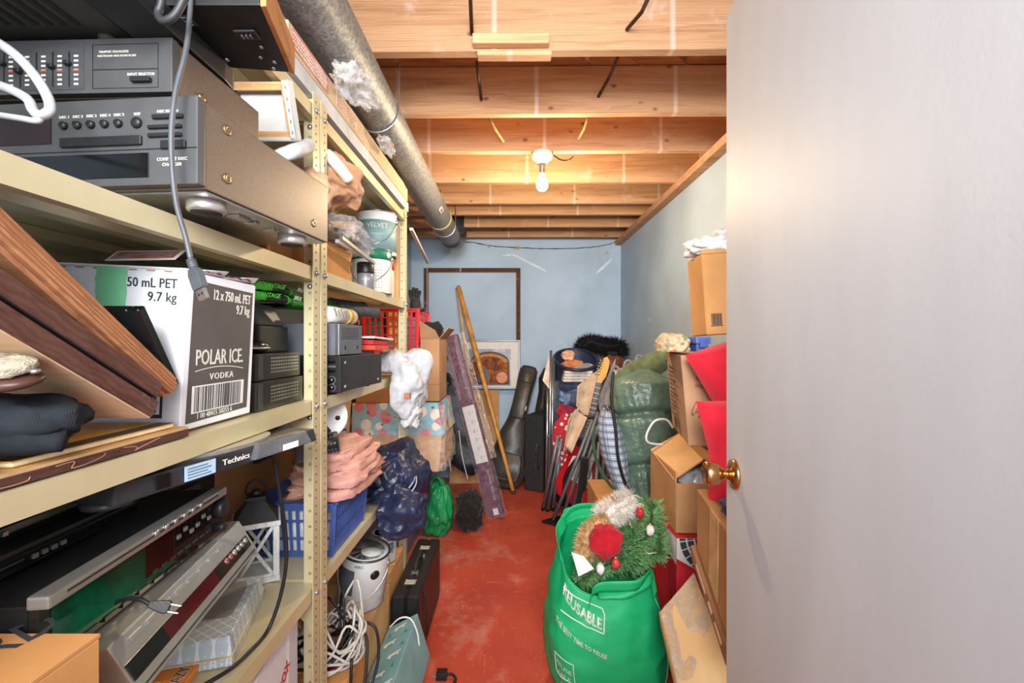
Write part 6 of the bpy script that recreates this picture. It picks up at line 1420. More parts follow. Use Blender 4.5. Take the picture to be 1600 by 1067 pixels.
cl = [((.47, 3.50, 1.085), (.10, .07, .045), '#c87a4a', 'orange and grey crumpled garment on top of the hamper'), ((.55, 3.48, 1.06), (.09, .07, .045), '#9a9692', 'grey crumpled garment on top of the hamper'),
      ((.44, 3.52, 1.16), (.055, .05, .045), '#d9a583', 'peach cloth peeking over the hamper rim'), ((.535, 3.46, .855), (.14, .075, .075), '#5a6478', 'slate blue garment inside the hamper'),
      ((.43, 3.48, .84), (.075, .07, .06), '#7f9fc9', 'light blue garment inside the hamper'), ((.41, 3.47, .73), (.075, .07, .065), '#a8263a', 'crimson garment inside the hamper'),
      ((.51, 3.45, .705), (.085, .075, .045), '#b9d6b0', 'mint green garment inside the hamper'), ((.60, 3.47, .74), (.08, .07, .07), '#39435a', 'navy garment inside the hamper'), ((.42, 3.45, .60), (.06, .06, .06), '#d8c93f', 'yellow garment low inside the hamper'),
      ((.52, 3.46, .58), (.12, .075, .07), '#6f7480', 'grey garment at the bottom of the hamper'), ((.47, 3.46, .92), (.12, .07, .035), '#2f3a5c', 'dark blue garment under the folded white towel')]
for k, (c, r, col, lab) in enumerate(cl):
    b = MB(); blob(b, V(c)+V((0, .03, 0)), (r[0]*.86, r[1]*.72, r[2]*.86), 100+k, .2, 4, .8, 34, 22, .3, 8); tag(b.build('garment', cloth_mat(col), None), lab, 'clothing', 'clothes in the hamper')
ft = thing('folded_towel', 'folded white towel lying across the clothes hamper', 'towel', (.50, 3.42, .96))
for k in range(4):
    b = MB(); b.box((.385+.004*k, 3.425, .965+.021*k), (.625-.006*k, 3.54, .984+.021*k), None); b.build('fold', cloth_mat('#d5cdc6', .9, .06), ft, bevel=.008, seg=3)
rd = thing('drying_rack', 'folded rack of aluminium tubes standing at the edge of the hamper', 'rack', (.31, 3.5, 0))
for k, (x0, x1, zt) in enumerate(((.280, .300, 1.20), (.302, .318, 1.14), (.265, .280, .98))):
    b = MB(); b.tube([(x0, 3.46+.03*k, .01), (x1, 3.50+.03*k, zt)], .011, 10); b.build('tube', ALU, rd)
b = MB(); b.tube([(.275, 3.45, .55), (.312, 3.53, .56)], .009, 8); b.build('cross_bar', ALU, rd)
b = MB(); b.plate([V((.235, 3.50, .97)), V((.290, 3.49, .90)), V((.305, 3.51, 1.18)), V((.290, 3.51, 1.19))], .006); b.build('cloth_panel', cloth_mat('#cdbdaa'), rd)
# polka dot cloth
PD = NT('polka_dot'); v = PD.mapping(); PDm = PD.set(PD.mix(PD.ramp(PD.vor(v, 24, 'F1', 'Distance', .75), [(.30, 1.0), (.34, 0.0)]), '#b3202a', '#ded6cf'), .85)
b = MB(); blob(b, (.385, 3.370, .52), (.085, .028, .20), 121, .12, 3, .85, 44, 32, .12, 6); tag(b.build('polka_dot_cloth', PDm, None), 'red cloth with white spots bunched between the hamper and folded chairs', 'cloth')
# fur collar
def fur(b, pts_n, ln, n, w=.0025, droop=.4):
    for _ in range(n):
        p, nn = random.choice(pts_n); d = (nn+V((random.gauss(0, .45), random.gauss(0, .45), random.gauss(0, .45)-droop))).normalized()
        s = d.orthogonal().normalized()*w; L = ln*random.uniform(.6, 1.2); q = p+V((random.gauss(0, .004), random.gauss(0, .004), random.gauss(0, .004)))
        b.add([q-s, q+s, q+d*L], [(0, 1, 2)])
def tube_pts(path, rads, n=10):
    out = []
    for i in range(len(path)):
        t = (path[min(i+1, len(path)-1)]-path[max(0, i-1)]).normalized(); u = t.orthogonal().normalized(); w = t.cross(u)
        for k in range(n):
            a = 2*PI*k/n; d = u*math.cos(a)+w*math.sin(a); out.append((path[i]+d*rads[i], d))
    return out
fu = thing('fur_collar', 'shaggy black fur collar draped behind the hamper against the blue wall', 'fur', (.72, 3.75, 1.1))
FURM = mat('#17151a', .8, 0, .3, 40)
random.seed(8)
fpa = spline([P(910, 553, 3.87), P(909, 541, 3.87), P(922, 534, 3.88), P(940, 540, 3.89), P(955, 540, 3.90), P(968, 540, 3.89), P(971, 553, 3.87)], 7)
fra = [.026+.034*math.sin(PI*i/(len(fpa)-1)) for i in range(len(fpa))]
b = MB(); b.tube(fpa, fra, 14); b.build('collar_body', FURM, fu)
b = MB(); fur(b, tube_pts(fpa, fra), .045, 5200, .0028); b.build('fur_hair', FURM, fu, kind='stuff')
fp2 = spline([P(948, 552, 3.86), P(955, 552, 3.86), P(964, 553, 3.86)], 6); b = MB(); b.tube(fp2, .03, 10); b.build('collar_fold', FURM, fu)
# what carries the fur: a stacked bin in the corner
bn = thing('corner_carton', 'tall plain carton hidden in the far corner behind the hamper', 'box', (.78, 3.95, 0))
b = MB(); b.box((.56, 3.78, .002), (.99, 4.18, 1.10)); b.build('box_body', CARDD, bn, bevel=.003, seg=1)
b = MB(); b.box((.56, 3.78, 1.1005), (.99, 4.18, 1.104)); b.build('lid', CARDD, bn)
# guitar
gt = thing('electric_guitar', 'red electric guitar with a maple neck and white pickguard leaning among folded chairs', 'guitar', (.4, 2.9, .3))
g0, g1 = P(912, 705, 3.29), P(945, 556, 3.36)
Gt = FRY(g0, V((.93, -.30, 0)), (g1-g0))
if (Gt.to_3x3() @ V((0, 0, 1))).y > 0: Gt = FRY(g0, -V((.93, -.30, 0)), (g1-g0))
Ln = (g1-g0).length
MAPLE = mat('#cf9a3d', .25, 0, .10, 14); ROSE = mat('#4a2c1c', .5, 0, .2, 30)
sgx = 1 if (Gt.to_3x3() @ V((1, 0, 0))).x > 0 else -1
b = MB(Gt); b.hexa([(-.028, -.05, -.022), (.028, -.05, -.022), (.028, -.05, 0), (-.028, -.05, 0), (-.0215, Ln*.73, -.020), (.0215, Ln*.73, -.020), (.0215, Ln*.73, 0), (-.0215, Ln*.73, 0)]); nk = b.build('neck', MAPLE, gt, bevel=.004)
b = MB(Gt); b.hexa([(-.027, -.05, .0002), (.027, -.05, .0002), (.027, -.05, .005), (-.027, -.05, .005), (-.021, Ln*.725, .0002), (.021, Ln*.725, .0002), (.021, Ln*.725, .005), (-.021, Ln*.725, .005)]); fbd = b.build('fretboard', ROSE, gt)
for k in range(20):
    y = Ln*.725*(1-(1-2**(-k/12.0))*1.5) if k < 21 else 0
    if y < -.05: break
    b = MB(Gt); hw = .0205+.0055*(1-y/(Ln*.73)); b.box((-hw, y-.0012, .005), (hw, y+.0012, .0066)); b.build('fret', STEEL, fbd)
hs_ = [(-.021, .73), (.021, .73), (.030, .765), (.040, .79), (.044, .90), (.040, .965), (.020, 1.0), (-.004, .985), (-.010, .95), (-.022, .82)]
b = MB(Gt); b.prism([(x*sgx, y*Ln) for x, y in (hs_ if sgx > 0 else list(reversed(hs_)))], .016, None, -.020); hdk = b.build('headstock', MAPLE, gt, bevel=.003)
for k in range(6):
    x = -.022+.002*k; y = .80+.030*k
    b = MB(Gt @ Matrix.Translation((sgx*(x+.010), y*Ln, -.004))); b.lathe([(.005, 0), (.005, .008), (.0001, .009)], 10); pg_ = b.build('tuning_peg', STEEL, hdk)
    b = MB(Gt); b.tube([(sgx*(x-.002), y*Ln, -.012), (sgx*(x-.024), y*Ln, -.012)], [.003, .006], 8); b.build('peg_button', STEEL, hdk)
body = [(0.03, .03), (.06, .06), (.10, .10), (.135, .085), (.14, .03), (.115, -.03), (.10, -.09), (.12, -.16), (.15, -.23), (.145, -.31), (.10, -.37), (.02, -.385), (-.06, -.375), (-.125, -.34), (-.155, -.27), (-.145, -.19), (-.115, -.12), (-.11, -.06), (-.13, 0), (-.125, .045), (-.09, .06), (-.05, .02)]
BODR = mat('#b01522', .15, 0, .06, 8)
b = MB(Gt); b.prism(body, .042, None, -.045); b.build('guitar_body', BODR, gt, bevel=.008, seg=3, weld=True)
pgd = [(.03, -.02), (.075, .035), (.095, .02), (.085, -.05), (.085, -.11), (.105, -.19), (.09, -.25), (.04, -.22), (-.02, -.23), (-.07, -.20), (-.085, -.13), (-.07, -.05), (-.03, -.04)]
b = MB(Gt); b.prism(pgd, .0025, None, -.0028); b.build('pickguard', mat('#d8cfc6', .3, 0, .12, 40), gt)
for y in (-.09, -.145, -.20):
    b = MB(Gt); b.box((-.038, y-.008, -.0004), (.038, y+.008, .007)); b.build('pickup', WHITE, gt, bevel=.003)
for (x, y) in ((.065, -.15), (.078, -.19), (.085, -.225)):
    b = MB(Gt @ Matrix.Translation((x*1, y, -.0003))); b.lathe([(.010, 0), (.009, .012), (.0001, .013)], 14); b.build('control_knob', mat('#d9c0c0', .4), gt)
b = MB(Gt)
for k in range(6): b.tube([(-.018+.0072*k, -.25, .010), (-.014+.0056*k, Ln*.74, .008)], .0007, 4)
b.build('strings', STEEL, gt, kind='stuff')
b = MB(Gt); b.tube(spline([(.10, .09, -.01), (.05, .02, .045), (-.02, -.05, .05), (-.08, -.20, .035), (-.06, -.38, -.01)], 8), [.016]*33, 8); b.build('strap', BLACK, gt)
# folded camp chairs
GT = mat('#73777c', .38, .35, .08, 30)
def camp_chair(label, tubes, panels, foot, dd):
    t = thing('folding_chair', label, 'chair', P(foot[0][0], foot[0][1], dd), 'folded camp chairs')
    for (x0, y0, d0, x1, y1, d1) in tubes:
        a, c = P(x0, y0, d0), P(x1, y1, d1); 
        b = MB(); b.tube([a, c], .0125, 10); b.build('frame_tube', GT, t)
        b = MB(); b.tube([a-(c-a).normalized()*.02, a+(c-a).normalized()*.03], .0155, 10); b.build('foot_cap', BLACK, t)
    for pts, m in panels:
        q = [P(*p) for p in pts]
        b = MB(); b.grid(lambda u, v_: q[0].lerp(q[1], u).lerp(q[3].lerp(q[2], u), v_)+V((0, .03*math.sin(PI*u)+.012*noise.noise(V((u*3, v_*4, q[0].x*9))), 0)), 10, 14)
        o = b.build('seat_fabric', m, t); sm = o.modifiers.new('thick', 'SOLIDIFY'); sm.thickness = .004
    return t
TANF = cloth_mat('#c9b096', .8, .08); GREYFB = cloth_mat('#a9a6a2', .8, .08)
c1_ = camp_chair('folded camp chair with tan fabric seat and grey tubes, nearer the guitar', [(864, 813, 3.19, 926, 655, 3.10), (876, 815, 3.17, 935, 643, 3.08), (888, 813, 3.18, 945, 632, 3.09), (897, 811, 3.20, 926, 720, 3.14)],
    [([(902, 603, 3.39), (938, 575, 3.40), (922, 660, 3.38), (900, 634, 3.38)], TANF), ([(898, 640, 3.15), (918, 652, 3.13), (893, 708, 3.13), (882, 696, 3.15)], TANF)], [(880, 815)], 3.18)
b = MB(); b.plate([V((.207, 3.18, .003)), V((.358, 3.09, .003)), V((.50, 3.20, .003)), V((.34, 3.27, .003))], .018); b.build('foot_plate', BLACK, c1_, bevel=.004)
b = MB(); b.tube(spline([P(914, 715, 3.06), P(909, 760, 3.08), P(902, 798, 3.12)], 6), .03, 10); b.build('carry_sleeve', cloth_mat('#1b1b1d'), c1_)
c2_ = camp_chair('folded camp chair with slim grey tubes standing behind the polka dot cloth', [(849, 793, 3.42, 872, 680, 3.27), (856, 796, 3.40, 878, 684, 3.26), (864, 793, 3.41, 874, 715, 3.31)], [([(888, 655, 3.19), (905, 635, 3.17), (892, 700, 3.22), (880, 708, 3.22)], TANF)], [(856, 796)], 3.4)
c3_ = camp_chair('folded camp chair with pale grey fabric leaning behind the plaid sleeping bag', [(925, 836, 2.96, 936, 690, 2.98), (934, 836, 2.96, 950, 640, 2.98), (943, 836, 2.95, 962, 590, 3.00)], [([(934, 625, 3.42), (962, 560, 3.42), (955, 650, 3.40), (940, 660, 3.40)], GREYFB), ([(960, 578, 3.03), (990, 570, 3.02), (985, 610, 3.0), (962, 640, 3.0)], TANF)], [(934, 836)], 2.95)
b = MB(); b.tube([P(903, 648, 3.22), P(952, 656, 3.22)], .010, 8); b.build('clamp_bar', BLACK, c3_)
for k, (x, y, dd) in enumerate(((962, 583, 2.90), (982, 574, 2.88), (1000, 566, 2.86))):
    b = MB(); c0 = P(x, y, dd); b.tube([c0+V((.028*math.cos(a), .01*math.sin(a), .045*math.sin(a))) for a in [2*PI*i/20 for i in range(20)]], .010, 8, closed=True); b.build('rolled_loop', mat('#6f7779', .5, 0, .1), c3_)
b = MB(); blob(b, P(957, 570, 3.62), (.085, .07, .08), 131, .15, 4, .85, 30, 20, .1, 7); tag(b.build('leather_bag', mat('#6b3a25', .45, 0, .15, 14, .2, 60), None), 'brown leather pouch under the black fur collar', 'bag')
b = MB(); blob(b, P(922, 788, 3.05), (.060, .035, .095), 133, .15, 4, .85, 30, 20, .2, 7); hat = b.build('velvet_hat', cloth_mat('#8c1421', .9), None); tag(hat, 'dark red velvet hat hanging low before the guitar body', 'hat')
# ---------------------------------------------------------------- right hand pile
support = thing('cardboard_box', 'large cardboard box on the floor carrying the green sleeping bag', 'box', (.8, 2.45, 0))
b = MB(); b.box((.44, 2.16, .002), (1.0, 2.66, .46)); b.build('box_body', CARDO, support, bevel=.003, seg=1)
for k in range(2):
    b = MB(); b.box((.44, 2.16+.2505*k, .4605), (1.0, 2.4085+.2505*k, .464)); b.build('flap', CARDO, support)
OLIV = cloth_mat('#5d6b4a', .5, .2); GREENQ = NT('green_quilt'); v = GREENQ.mapping(); GREENQ.bump(GREENQ.noise(GREENQ.mapping((1, 1, 2.5)), 14, 5, .6, .4), .45, .015)
GREENQm = GREENQ.set(GREENQ.ramp(GREENQ.noise(v, 5, 4), [(.3, '#4c6152'), (.7, '#687d6d')]), .33, 0, .5)
PL = NT('plaid'); sx = PL.mapping(); w1 = PL.wave(sx, 9, 0, 0, 1, 'Z'); w2 = PL.wave(sx, 11, 0, 0, 1, 'Y'); w3 = PL.wave(sx, 27, 0, 0, 1, 'Z'); w4 = PL.wave(sx, 33, 0, 0, 1, 'Y')
_c = PL.mix(PL.math('MULTIPLY', PL.ramp(w1, [(.60, 0.0), (.70, 1.0)]), .65), '#c3c9cf', '#4e6488'); _c = PL.mix(PL.math('MULTIPLY', PL.ramp(w2, [(.62, 0.0), (.72, 1.0)]), .6), _c, '#56698c')
_c = PL.mix(PL.math('MULTIPLY', PL.ramp(w3, [(.88, 0.0), (.93, 1.0)]), .7), _c, '#2f3644'); _c = PL.mix(PL.math('MULTIPLY', PL.ramp(w4, [(.88, 0.0), (.93, 1.0)]), .7), _c, '#2f3644')
PLm = PL.set(_c, .9)
sb = thing('sleeping_bag', 'green quilted sleeping bag with blue plaid lining slumped on the cardboard box', 'bedding', (.65, 2.35, .466))
def shape(pts, z):   # width profile along height
    for (z0, w0), (z1, w1_) in zip(pts, pts[1:]):
        if z0 <= z <= z1: return w0+(w1_-w0)*(z-z0)/(z1-z0)
    return pts[-1][1]
gc_ = [(.47, .055), (.55, .085), (.70, .135), (.86, .165), (1.0, .165), (1.08, .135), (1.13, .06)]
def gsb(u, v_):
    z = .468+v_*(1.13-.468); a = 2*PI*u; w = shape(gc_, z)
    cx = .650+.035*((z-.47)/.6); k = 1+.07*noise.noise(V((math.cos(a)*1.5, math.sin(a)*1.5, z*7)))
    zz = z+.025*math.sin(a*2+1)+.02*math.cos(a); quilt = -.034*math.exp(-((zz-.90)/.022)**2)-.030*math.exp(-((zz-.64)/.02)**2)+.006
    k2 = .16*(ridged(V((math.cos(a)*1.1+3, math.sin(a)*1.1, z*5+math.cos(a)*2.5)))-.5)+.05*ridged(V((math.cos(a)*3, math.sin(a)*3, z*14-math.cos(a)*6)))
    e = min(1, (1-v_)*10+.02)**.5
    return (cx+(w+quilt)*(k+k2)*math.cos(a)*e, 2.36+(.13+quilt)*(k+k2)*math.sin(a)*e, z)
b = MB(); b.grid(gsb, 90, 90, True, None, True); b.build('quilted_shell', GREENQm, sb)
pcn = [(.485, .022), (.56, .042), (.70, .062), (.82, .060), (.89, .042), (.93, .014)]
def psb(u, v_):
    z = .48+v_*(.935-.48); a = 2*PI*u; w = shape(pcn, z); k = 1+.06*noise.noise(V((math.cos(a)*2, math.sin(a)*2, z*9)))
    cx = .570-.105*max(0, (z-.48)/.45)**.8
    return (cx+w*k*math.cos(a), 2.265+.06*k*math.sin(a), z)
b = MB(); b.grid(psb, 44, 40, True, None, True); b.build('plaid_lining', PLm, sb)
zp = spline([P(958, 580, 2.20), P(956, 625, 2.195), P(962, 672, 2.185), P(966, 715, 2.18), P(976, 752, 2.185), P(990, 780, 2.20)], 8)
b = MB(); b.tube(zp, .0075, 8); b.build('zip_edge', BLACK, sb)
b = MB(); b.tube(spline([P(930, 665, 2.20), P(927, 690, 2.19), P(934, 725, 2.19), P(952, 755, 2.20), P(976, 778, 2.21)], 8), .008, 8); b.build('hem', cloth_mat('#2d4a3a'), sb)
ol = thing('rolled_bag', 'olive rolled bag lying above the green sleeping bag against the wall', 'bedding', (.85, 2.7, 1.0))
b = MB(); op = [P(958, 606, 2.80), P(985, 590, 2.75), P(1012, 574, 2.65), P(1045, 556, 2.5)]; b.tube(spline(op, 8), [.05+.03*math.sin(PI*i/24)+.006*noise.noise(V((i*.7, 0, 0))) for i in range(25)], 16); b.build('roll', OLIV, ol)
b = MB(); b.tube([p+V((0, -.075, .0)) for p in spline(op, 8)], .006, 6); b.build('tie', cloth_mat('#3c452f'), ol)
sx_ = thing('cardboard_box', 'tan box peeking out between the olive roll and the moving box', 'box', (.9, 2.5, .9))
b = MB(); b.box((.70, 2.52, .80), (1.0, 2.66, 1.0)); b.build('box_body', CARDL, sx_, bevel=.003, seg=1)
b = MB(); b.tube([(.699, 2.518, .97), (1.0, 2.517, .985)], .006, 6); b.build('black_strap', BLACK, sx_)
sx2 = thing('cardboard_box', 'plain box under the tan strapped box beside the right wall', 'box', (.9, 2.5, .47))
b = MB(); b.box((.70, 2.52, .466), (1.0, 2.655, .798)); b.build('box_body', CARDD, sx2, bevel=.003, seg=1)
b = MB(); b.box((.6995, 2.52, .60), (.70, 2.655, .64)); b.build('tape', CLEAR, sx2)

# red and white carton, open box on it
RW = thing('printed_carton', 'red and white carton with concentric arc emblem under the open cardboard box', 'box', (.75, 1.86, .002))
b = MB(); b.box((.600, 1.66, .002), (.95, 2.08, .552)); rwb = b.build('carton_body', mat('#bb2230', .5, 0, .08, 20), RW, bevel=.003, seg=1)
b = MB(); b.add([(.6005, 1.6592, .552), (.95, 1.6592, .552), (.95, 1.6592, .40), (.74, 1.6592, .40), (.6005, 1.6592, .478)], [(0, 1, 2, 3, 4)]); b.build('white_field', WHT, rwb)
b = MB(); b.add([(.5994, 1.66, .552), (.5994, 2.08, .552), (.5994, 2.08, .50), (.5994, 1.66, .455)], [(0, 1, 2, 3)]); b.build('white_field', mat('#c9c9c6', .5), rwb)
EMB = [(.150, .128, '#39414a'), (.122, .100, '#39414a'), (.094, .074, '#8c2430'), (.068, .050, '#b9322f'), (.044, .0, '#d8b24a')]
ec = V((.760, 0, .560))
for k, (r1, r0, col) in enumerate(EMB):
    segs = 7 if k < 2 else 1
    for s_ in range(segs):
        A0, A1 = PI*.98+s_*(PI*.48/segs), PI*.98+(s_+.86 if segs > 1 else s_+1)*(PI*.48/segs)
        b = MB(); n = 6
        vs = []
        for i in range(n+1):
            a = A0+(A1-A0)*i/n
            for r in (r1, r0): vs.append((ec.x+r*math.cos(a), 1.6584-.0001*k, min(.5515, ec.z+r*math.sin(a))))
        b.add(vs, [(2*i, 2*i+1, 2*i+3, 2*i+2) for i in range(n)]); b.build('emblem_arc', mat(col, .5), rwb)
b = MB(); b.add([(.601, 1.6580, .462), (.68, 1.6580, .415), (.80, 1.6580, .33), (.60, 1.6580, .33)], [(0, 1, 2, 3)]); b.build('red_swoosh', mat('#c92a36', .5), rwb)
opn = thing('cardboard_box', 'open cardboard box with raised flap and silver wrapping inside, near the doorknob', 'box', (.72, 1.88, .555))
Ob = TR((.612, 1.70, .555), rz=-2)
b = MB(Ob)
for lo, hi in (((0, 0, 0), (.26, .005, .185)), ((0, .345, 0), (.26, .35, .225)), ((0, .005, 0), (.005, .345, .225)), ((.255, .005, 0), (.26, .345, .225)), ((.005, .005, 0), (.255, .345, .005))): b.box(lo, hi)
b.build('box_walls', CARD, opn)
b = MB(Ob); b.hexa([(0, 0, .186), (.005, 0, .186), (.005, .345, .226), (0, .345, .226), (-.0, .01, .19), (.005, .01, .19), (.02, .345, .23), (.015, .345, .23)])
b = MB(Ob); b.plate([V((.0, .345, .226)), V((.0, .02, .190)), V((.125, .06, .255)), V((.125, .345, .30))], .005); b.build('flap', CARDL, opn)
b = MB(Ob); b.plate([V((.13, .345, .30)), V((.13, .08, .255)), V((.245, .03, .20)), V((.245, .33, .225))], .005); b.build('flap', CARD, opn)
b = MB(Ob); b.box((.001, -.001, .0), (.006, .0, .185)); b.build('corner_crease', CARDP, opn)
b = MB(); blob(b, Ob @ V((.14, .12, .150)), (.085, .085, .055), 141, .18, 5, .8, 40, 24, .3, 9); tag(b.build('silver_wrapping', mat('#d3d6da', .3, .3, .08, 20), None), 'silver grey wrapping bulging inside the open cardboard box', 'wrapping')
b = MB(); b.tube(spline([Ob @ V((.135, .356, .25)), P(1012, 690, 2.02), P(1020, 660, 2.04), P(1040, 655, 2.05), P(1052, 668, 2.04)], 7), .005, 7); tag(b.build('white_hose', mat('#cfd3cc', .45), None), 'thin white hose looping above the open cardboard box', 'hose')

# column of boxes at the wall behind the door
cb1 = thing('cardboard_box', 'brown box at the right wall carrying the printed moving box', 'box', (.8, 1.6, .002))
b = MB(); b.box((.885, 1.43, .782), (1.0, 2.0, .905)); b.build('box_body', CARDD, cb1, bevel=.003, seg=1)
b = MB(); b.box((.955, 1.43, .002), (1.0, 1.65, .781)); b.build('box_leg', CARDD, cb1, bevel=.003, seg=1)
mv = thing('moving_box', 'brown moving box with red script print at the right wall', 'box', (.78, 1.6, .907))
mq = [V((.575, 1.48, .93)), V((1.0, 1.46, .915)), V((1.0, 1.70, .907)), V((.60, 1.70, .955)), V((.545, 1.47, 1.225)), V((1.0, 1.45, 1.205)), V((1.0, 1.70, 1.205)), V((.575, 1.70, 1.235))]
b = MB(); b.hexa([p.copy() for p in mq]); mvb = b.build('box_body', CARDP, mv, bevel=.003, seg=1)
mf = FR(mq[0].lerp(mq[4], .5)+V((.002, -.0065, 0)), (mq[1]-mq[0]), (mq[4]-mq[0])); ml = FR(mq[3].lerp(mq[4], .5)+V((-.0075, 0, 0)), (mq[0]-mq[3]), (mq[4]-mq[0]))
PRN = mat('#8f4a3c', .7); PRB = mat('#5a4436', .7)
text('U-Box', mf @ Matrix.Translation((.050, -.03, .0012)) @ Matrix.Rotation(-.25, 4, 'Z'), .07, PRN, mvb, width=.065, name='script_print', lean=.3)
for k in range(3): text(('SEAL THIS SIDE', 'KEEP BOX DRY', 'HANDLE WITH CARE')[k], mf @ Matrix.Translation((.075, .085-.022*k, .0012)) @ Matrix.Rotation(-.25, 4, 'Z'), .014, PRN, mvb, width=.10)
b = MB(ml)
random.seed(9)
for r in range(12):
    b.box((-.05, .085-.015*r, .001), (-.05+random.uniform(.04, .09), .092-.015*r, .0014))
b.build('small_print', PRB, mvb, kind='stuff')
b = MB(ml); b.prism([(-.02, -.125), (.02, -.125), (.02, -.10), (.03, -.10), (0, -.075), (-.03, -.10), (-.02, -.10)], .0004, None, .001); b.build('arrow_print', PRB, mvb)
FLR = NT('floral_cloth'); v = FLR.mapping(); FLR.bump(FLR.noise(v, 25, 4), .3, .01)
FLRm = FLR.set(FLR.mix(FLR.ramp(FLR.vor(v, 28, 'F1', 'Distance'), [(.28, 1.0), (.36, 0.0)]), '#b9a684', FLR.ramp(FLR.noise(v, 22, 2), [(.4, '#b05a5c'), (.6, '#7a8a5c')])), .85)
b = MB(); blob(b, (.553, 1.575, 1.255), (.046, .085, .040), 145, .15, 3, .75, 64, 40, .06, 8, floor=1.236, cr=.16); tag(b.build('floral_cloth', FLRm, None), 'bunched floral cloth on the corner of the moving box', 'cloth')
bt_ = thing('storage_lid_box', 'small blue plastic box with latch behind the upper red cushion', 'box', (.70, 1.56, 1.24))
b = MB(); b.box((.608, 1.50, 1.2365), (.648, 1.64, 1.262)); b.build('box_body', BLUEP, bt_, bevel=.004)
b = MB(); b.box((.603, 1.49, 1.2625), (.652, 1.65, 1.285)); b.build('lid', mat('#4a62ad', .35, 0, .05), bt_, bevel=.004)
b = MB(); b.box((.615, 1.486, 1.250), (.640, 1.49, 1.278)); b.build('latch', BLUEP, bt_, bevel=.001)
tl = thing('cardboard_box', 'tall tilted cardboard box with barcode leaning at the top of the pile by the door', 'box', (.8, 1.62, 1.27))
Tl = FR((.655, 1.53, 1.2915), V((1, -.02, .06)), V((-.24, .03, 1)))
b = MB(Tl); b.box((0, 0, -.13), (.30, .275, 0)); b.build('box_body', CARDO, tl, bevel=.003, seg=1)
b = MB(Tl); b.plate([V((0, .275, 0)), V((.11, .275, 0)), V((.115, .30, .0)), V((.0, .288, .0))], -.004); b.build('flap', CARDO, tl)
b = MB(Tl); b.box((.018, .028, 0), (.055, .072, .0006)); bcf = b.build('barcode_field', CARDD, tl)
b = MB(Tl)
for k in range(9): b.box((.020+.0037*k, .032, .0006), (.0215+.0037*k+.0008*(k % 3), .070, .0009))
b.box((.016, .028, .0006), (.057, .0305, .0009)); b.build('barcode_bar', LETD, bcf, kind='stuff')
sp_ = thing('stuffing_bag', 'white fluffy stuffing in clear film on top of the tall tilted box', 'bag', (.66, 1.6, 1.57))
b = MB(); blob(b, Tl @ V((.055, .308, -.06)), (.075, .065, .032), 151, .25, 5, .85, 48, 28, .25, 9); b.build('stuffing', mat('#e3e3e1', .9, 0, .04, 20, .4, 60), sp_)
b = MB(); blob(b, Tl @ V((.145, .332, -.06)), (.07, .06, .045), 152, .25, 5, .85, 40, 24, .3, 8); b.build('stuffing', mat('#dcdedd', .9, 0, .04, 20, .4, 60), sp_)
REDF = NT('red_velour'); v = REDF.mapping(); REDF.bump(REDF.noise(v, 12, 4), .25, .012); REDFm = REDF.set(REDF.ramp(REDF.noise(v, 9, 5), [(.3, '#b50d22'), (.7, '#cc1b32')]), .8, 0, .25); REDF.b.inputs['Sheen Weight'].default_value = .3
cu1 = thing('red_cushion', 'bright red cushion leaning on the moving box, upper of two', 'cushion', (.75, 1.36, 1.1))
pillow(b := MB(), FR((.735, 1.385, 1.150), V((.90, -.02, .40)), V((-.40, .06, .90))), .31, .31, .11, 3, 26); b.build('cushion_cover', REDFm, cu1)
b = MB(FR((.735, 1.385, 1.150), V((.90, -.02, .40)), V((-.40, .06, .90)))); b.tube([(-.148, -.148, 0), (-.05, -.142, 0), (.05, -.142, 0), (.148, -.148, 0)], .003, 6); b.build('seam', REDFm, cu1)
cu2 = thing('red_cushion', 'bright red cushion wedged over the tilted brown box, lower of two', 'cushion', (.75, 1.3, .9))
pillow(b := MB(), FR((.705, 1.255, .982), V((.99, -.02, .10)), V((-.10, .06, .98))), .36, .28, .11, 5, 26); b.build('cushion_cover', REDFm, cu2)
b = MB(FR((.705, 1.255, .982), V((.99, -.02, .10)), V((-.10, .06, .98)))); b.tube([(-.172, -.133, 0), (0, -.128, 0), (.172, -.133, 0)], .003, 6); b.build('seam', REDFm, cu2)
tbx = thing('cardboard_box', 'scuffed brown box tilted down towards the door below the lower cushion', 'box', (.7, 1.2, .5))
b = MB(); b.hexa([V((.530, 1.115, .535)), V((.92, 1.115, .535)), V((.92, 1.305, .68)), V((.530, 1.305, .68)), V((.528, 1.10, .80)), V((.92, 1.10, .80)), V((.92, 1.30, .850)), V((.528, 1.30, .850))]); b.build('box_body', CARDD, tbx, bevel=.003, seg=1)
b = MB(); b.hexa([V((.5265, 1.17, .60)), V((.529, 1.17, .60)), V((.529, 1.22, .64)), V((.5265, 1.22, .64)), V((.5255, 1.16, .8155)), V((.529, 1.16, .8155)), V((.529, 1.21, .828)), V((.5255, 1.21, .828))]); b.build('tape', mat('#b58a5c', .35), tbx)
nv = MB(); blob(nv, (.585, 1.15, .846), (.055, .036, .024), 155, .15, 4, .85, 30, 18, .2, 8); tag(nv.build('navy_cloth', cloth_mat('#1f2446', .6), None), 'dark navy cloth showing behind the doorknob above the tilted box', 'cloth')
b = MB(); b.hexa([V((.531, 1.115, .455)), V((.90, 1.115, .455)), V((.90, 1.335, .640)), V((.531, 1.335, .640)), V((.531, 1.115, .525)), V((.90, 1.115, .525)), V((.90, 1.335, .700)), V((.531, 1.335, .700))])
fl_ = thing('printed_tray', 'flat brown printed carton edge under the tilted brown box', 'box', (.7, 1.2, .45)); 
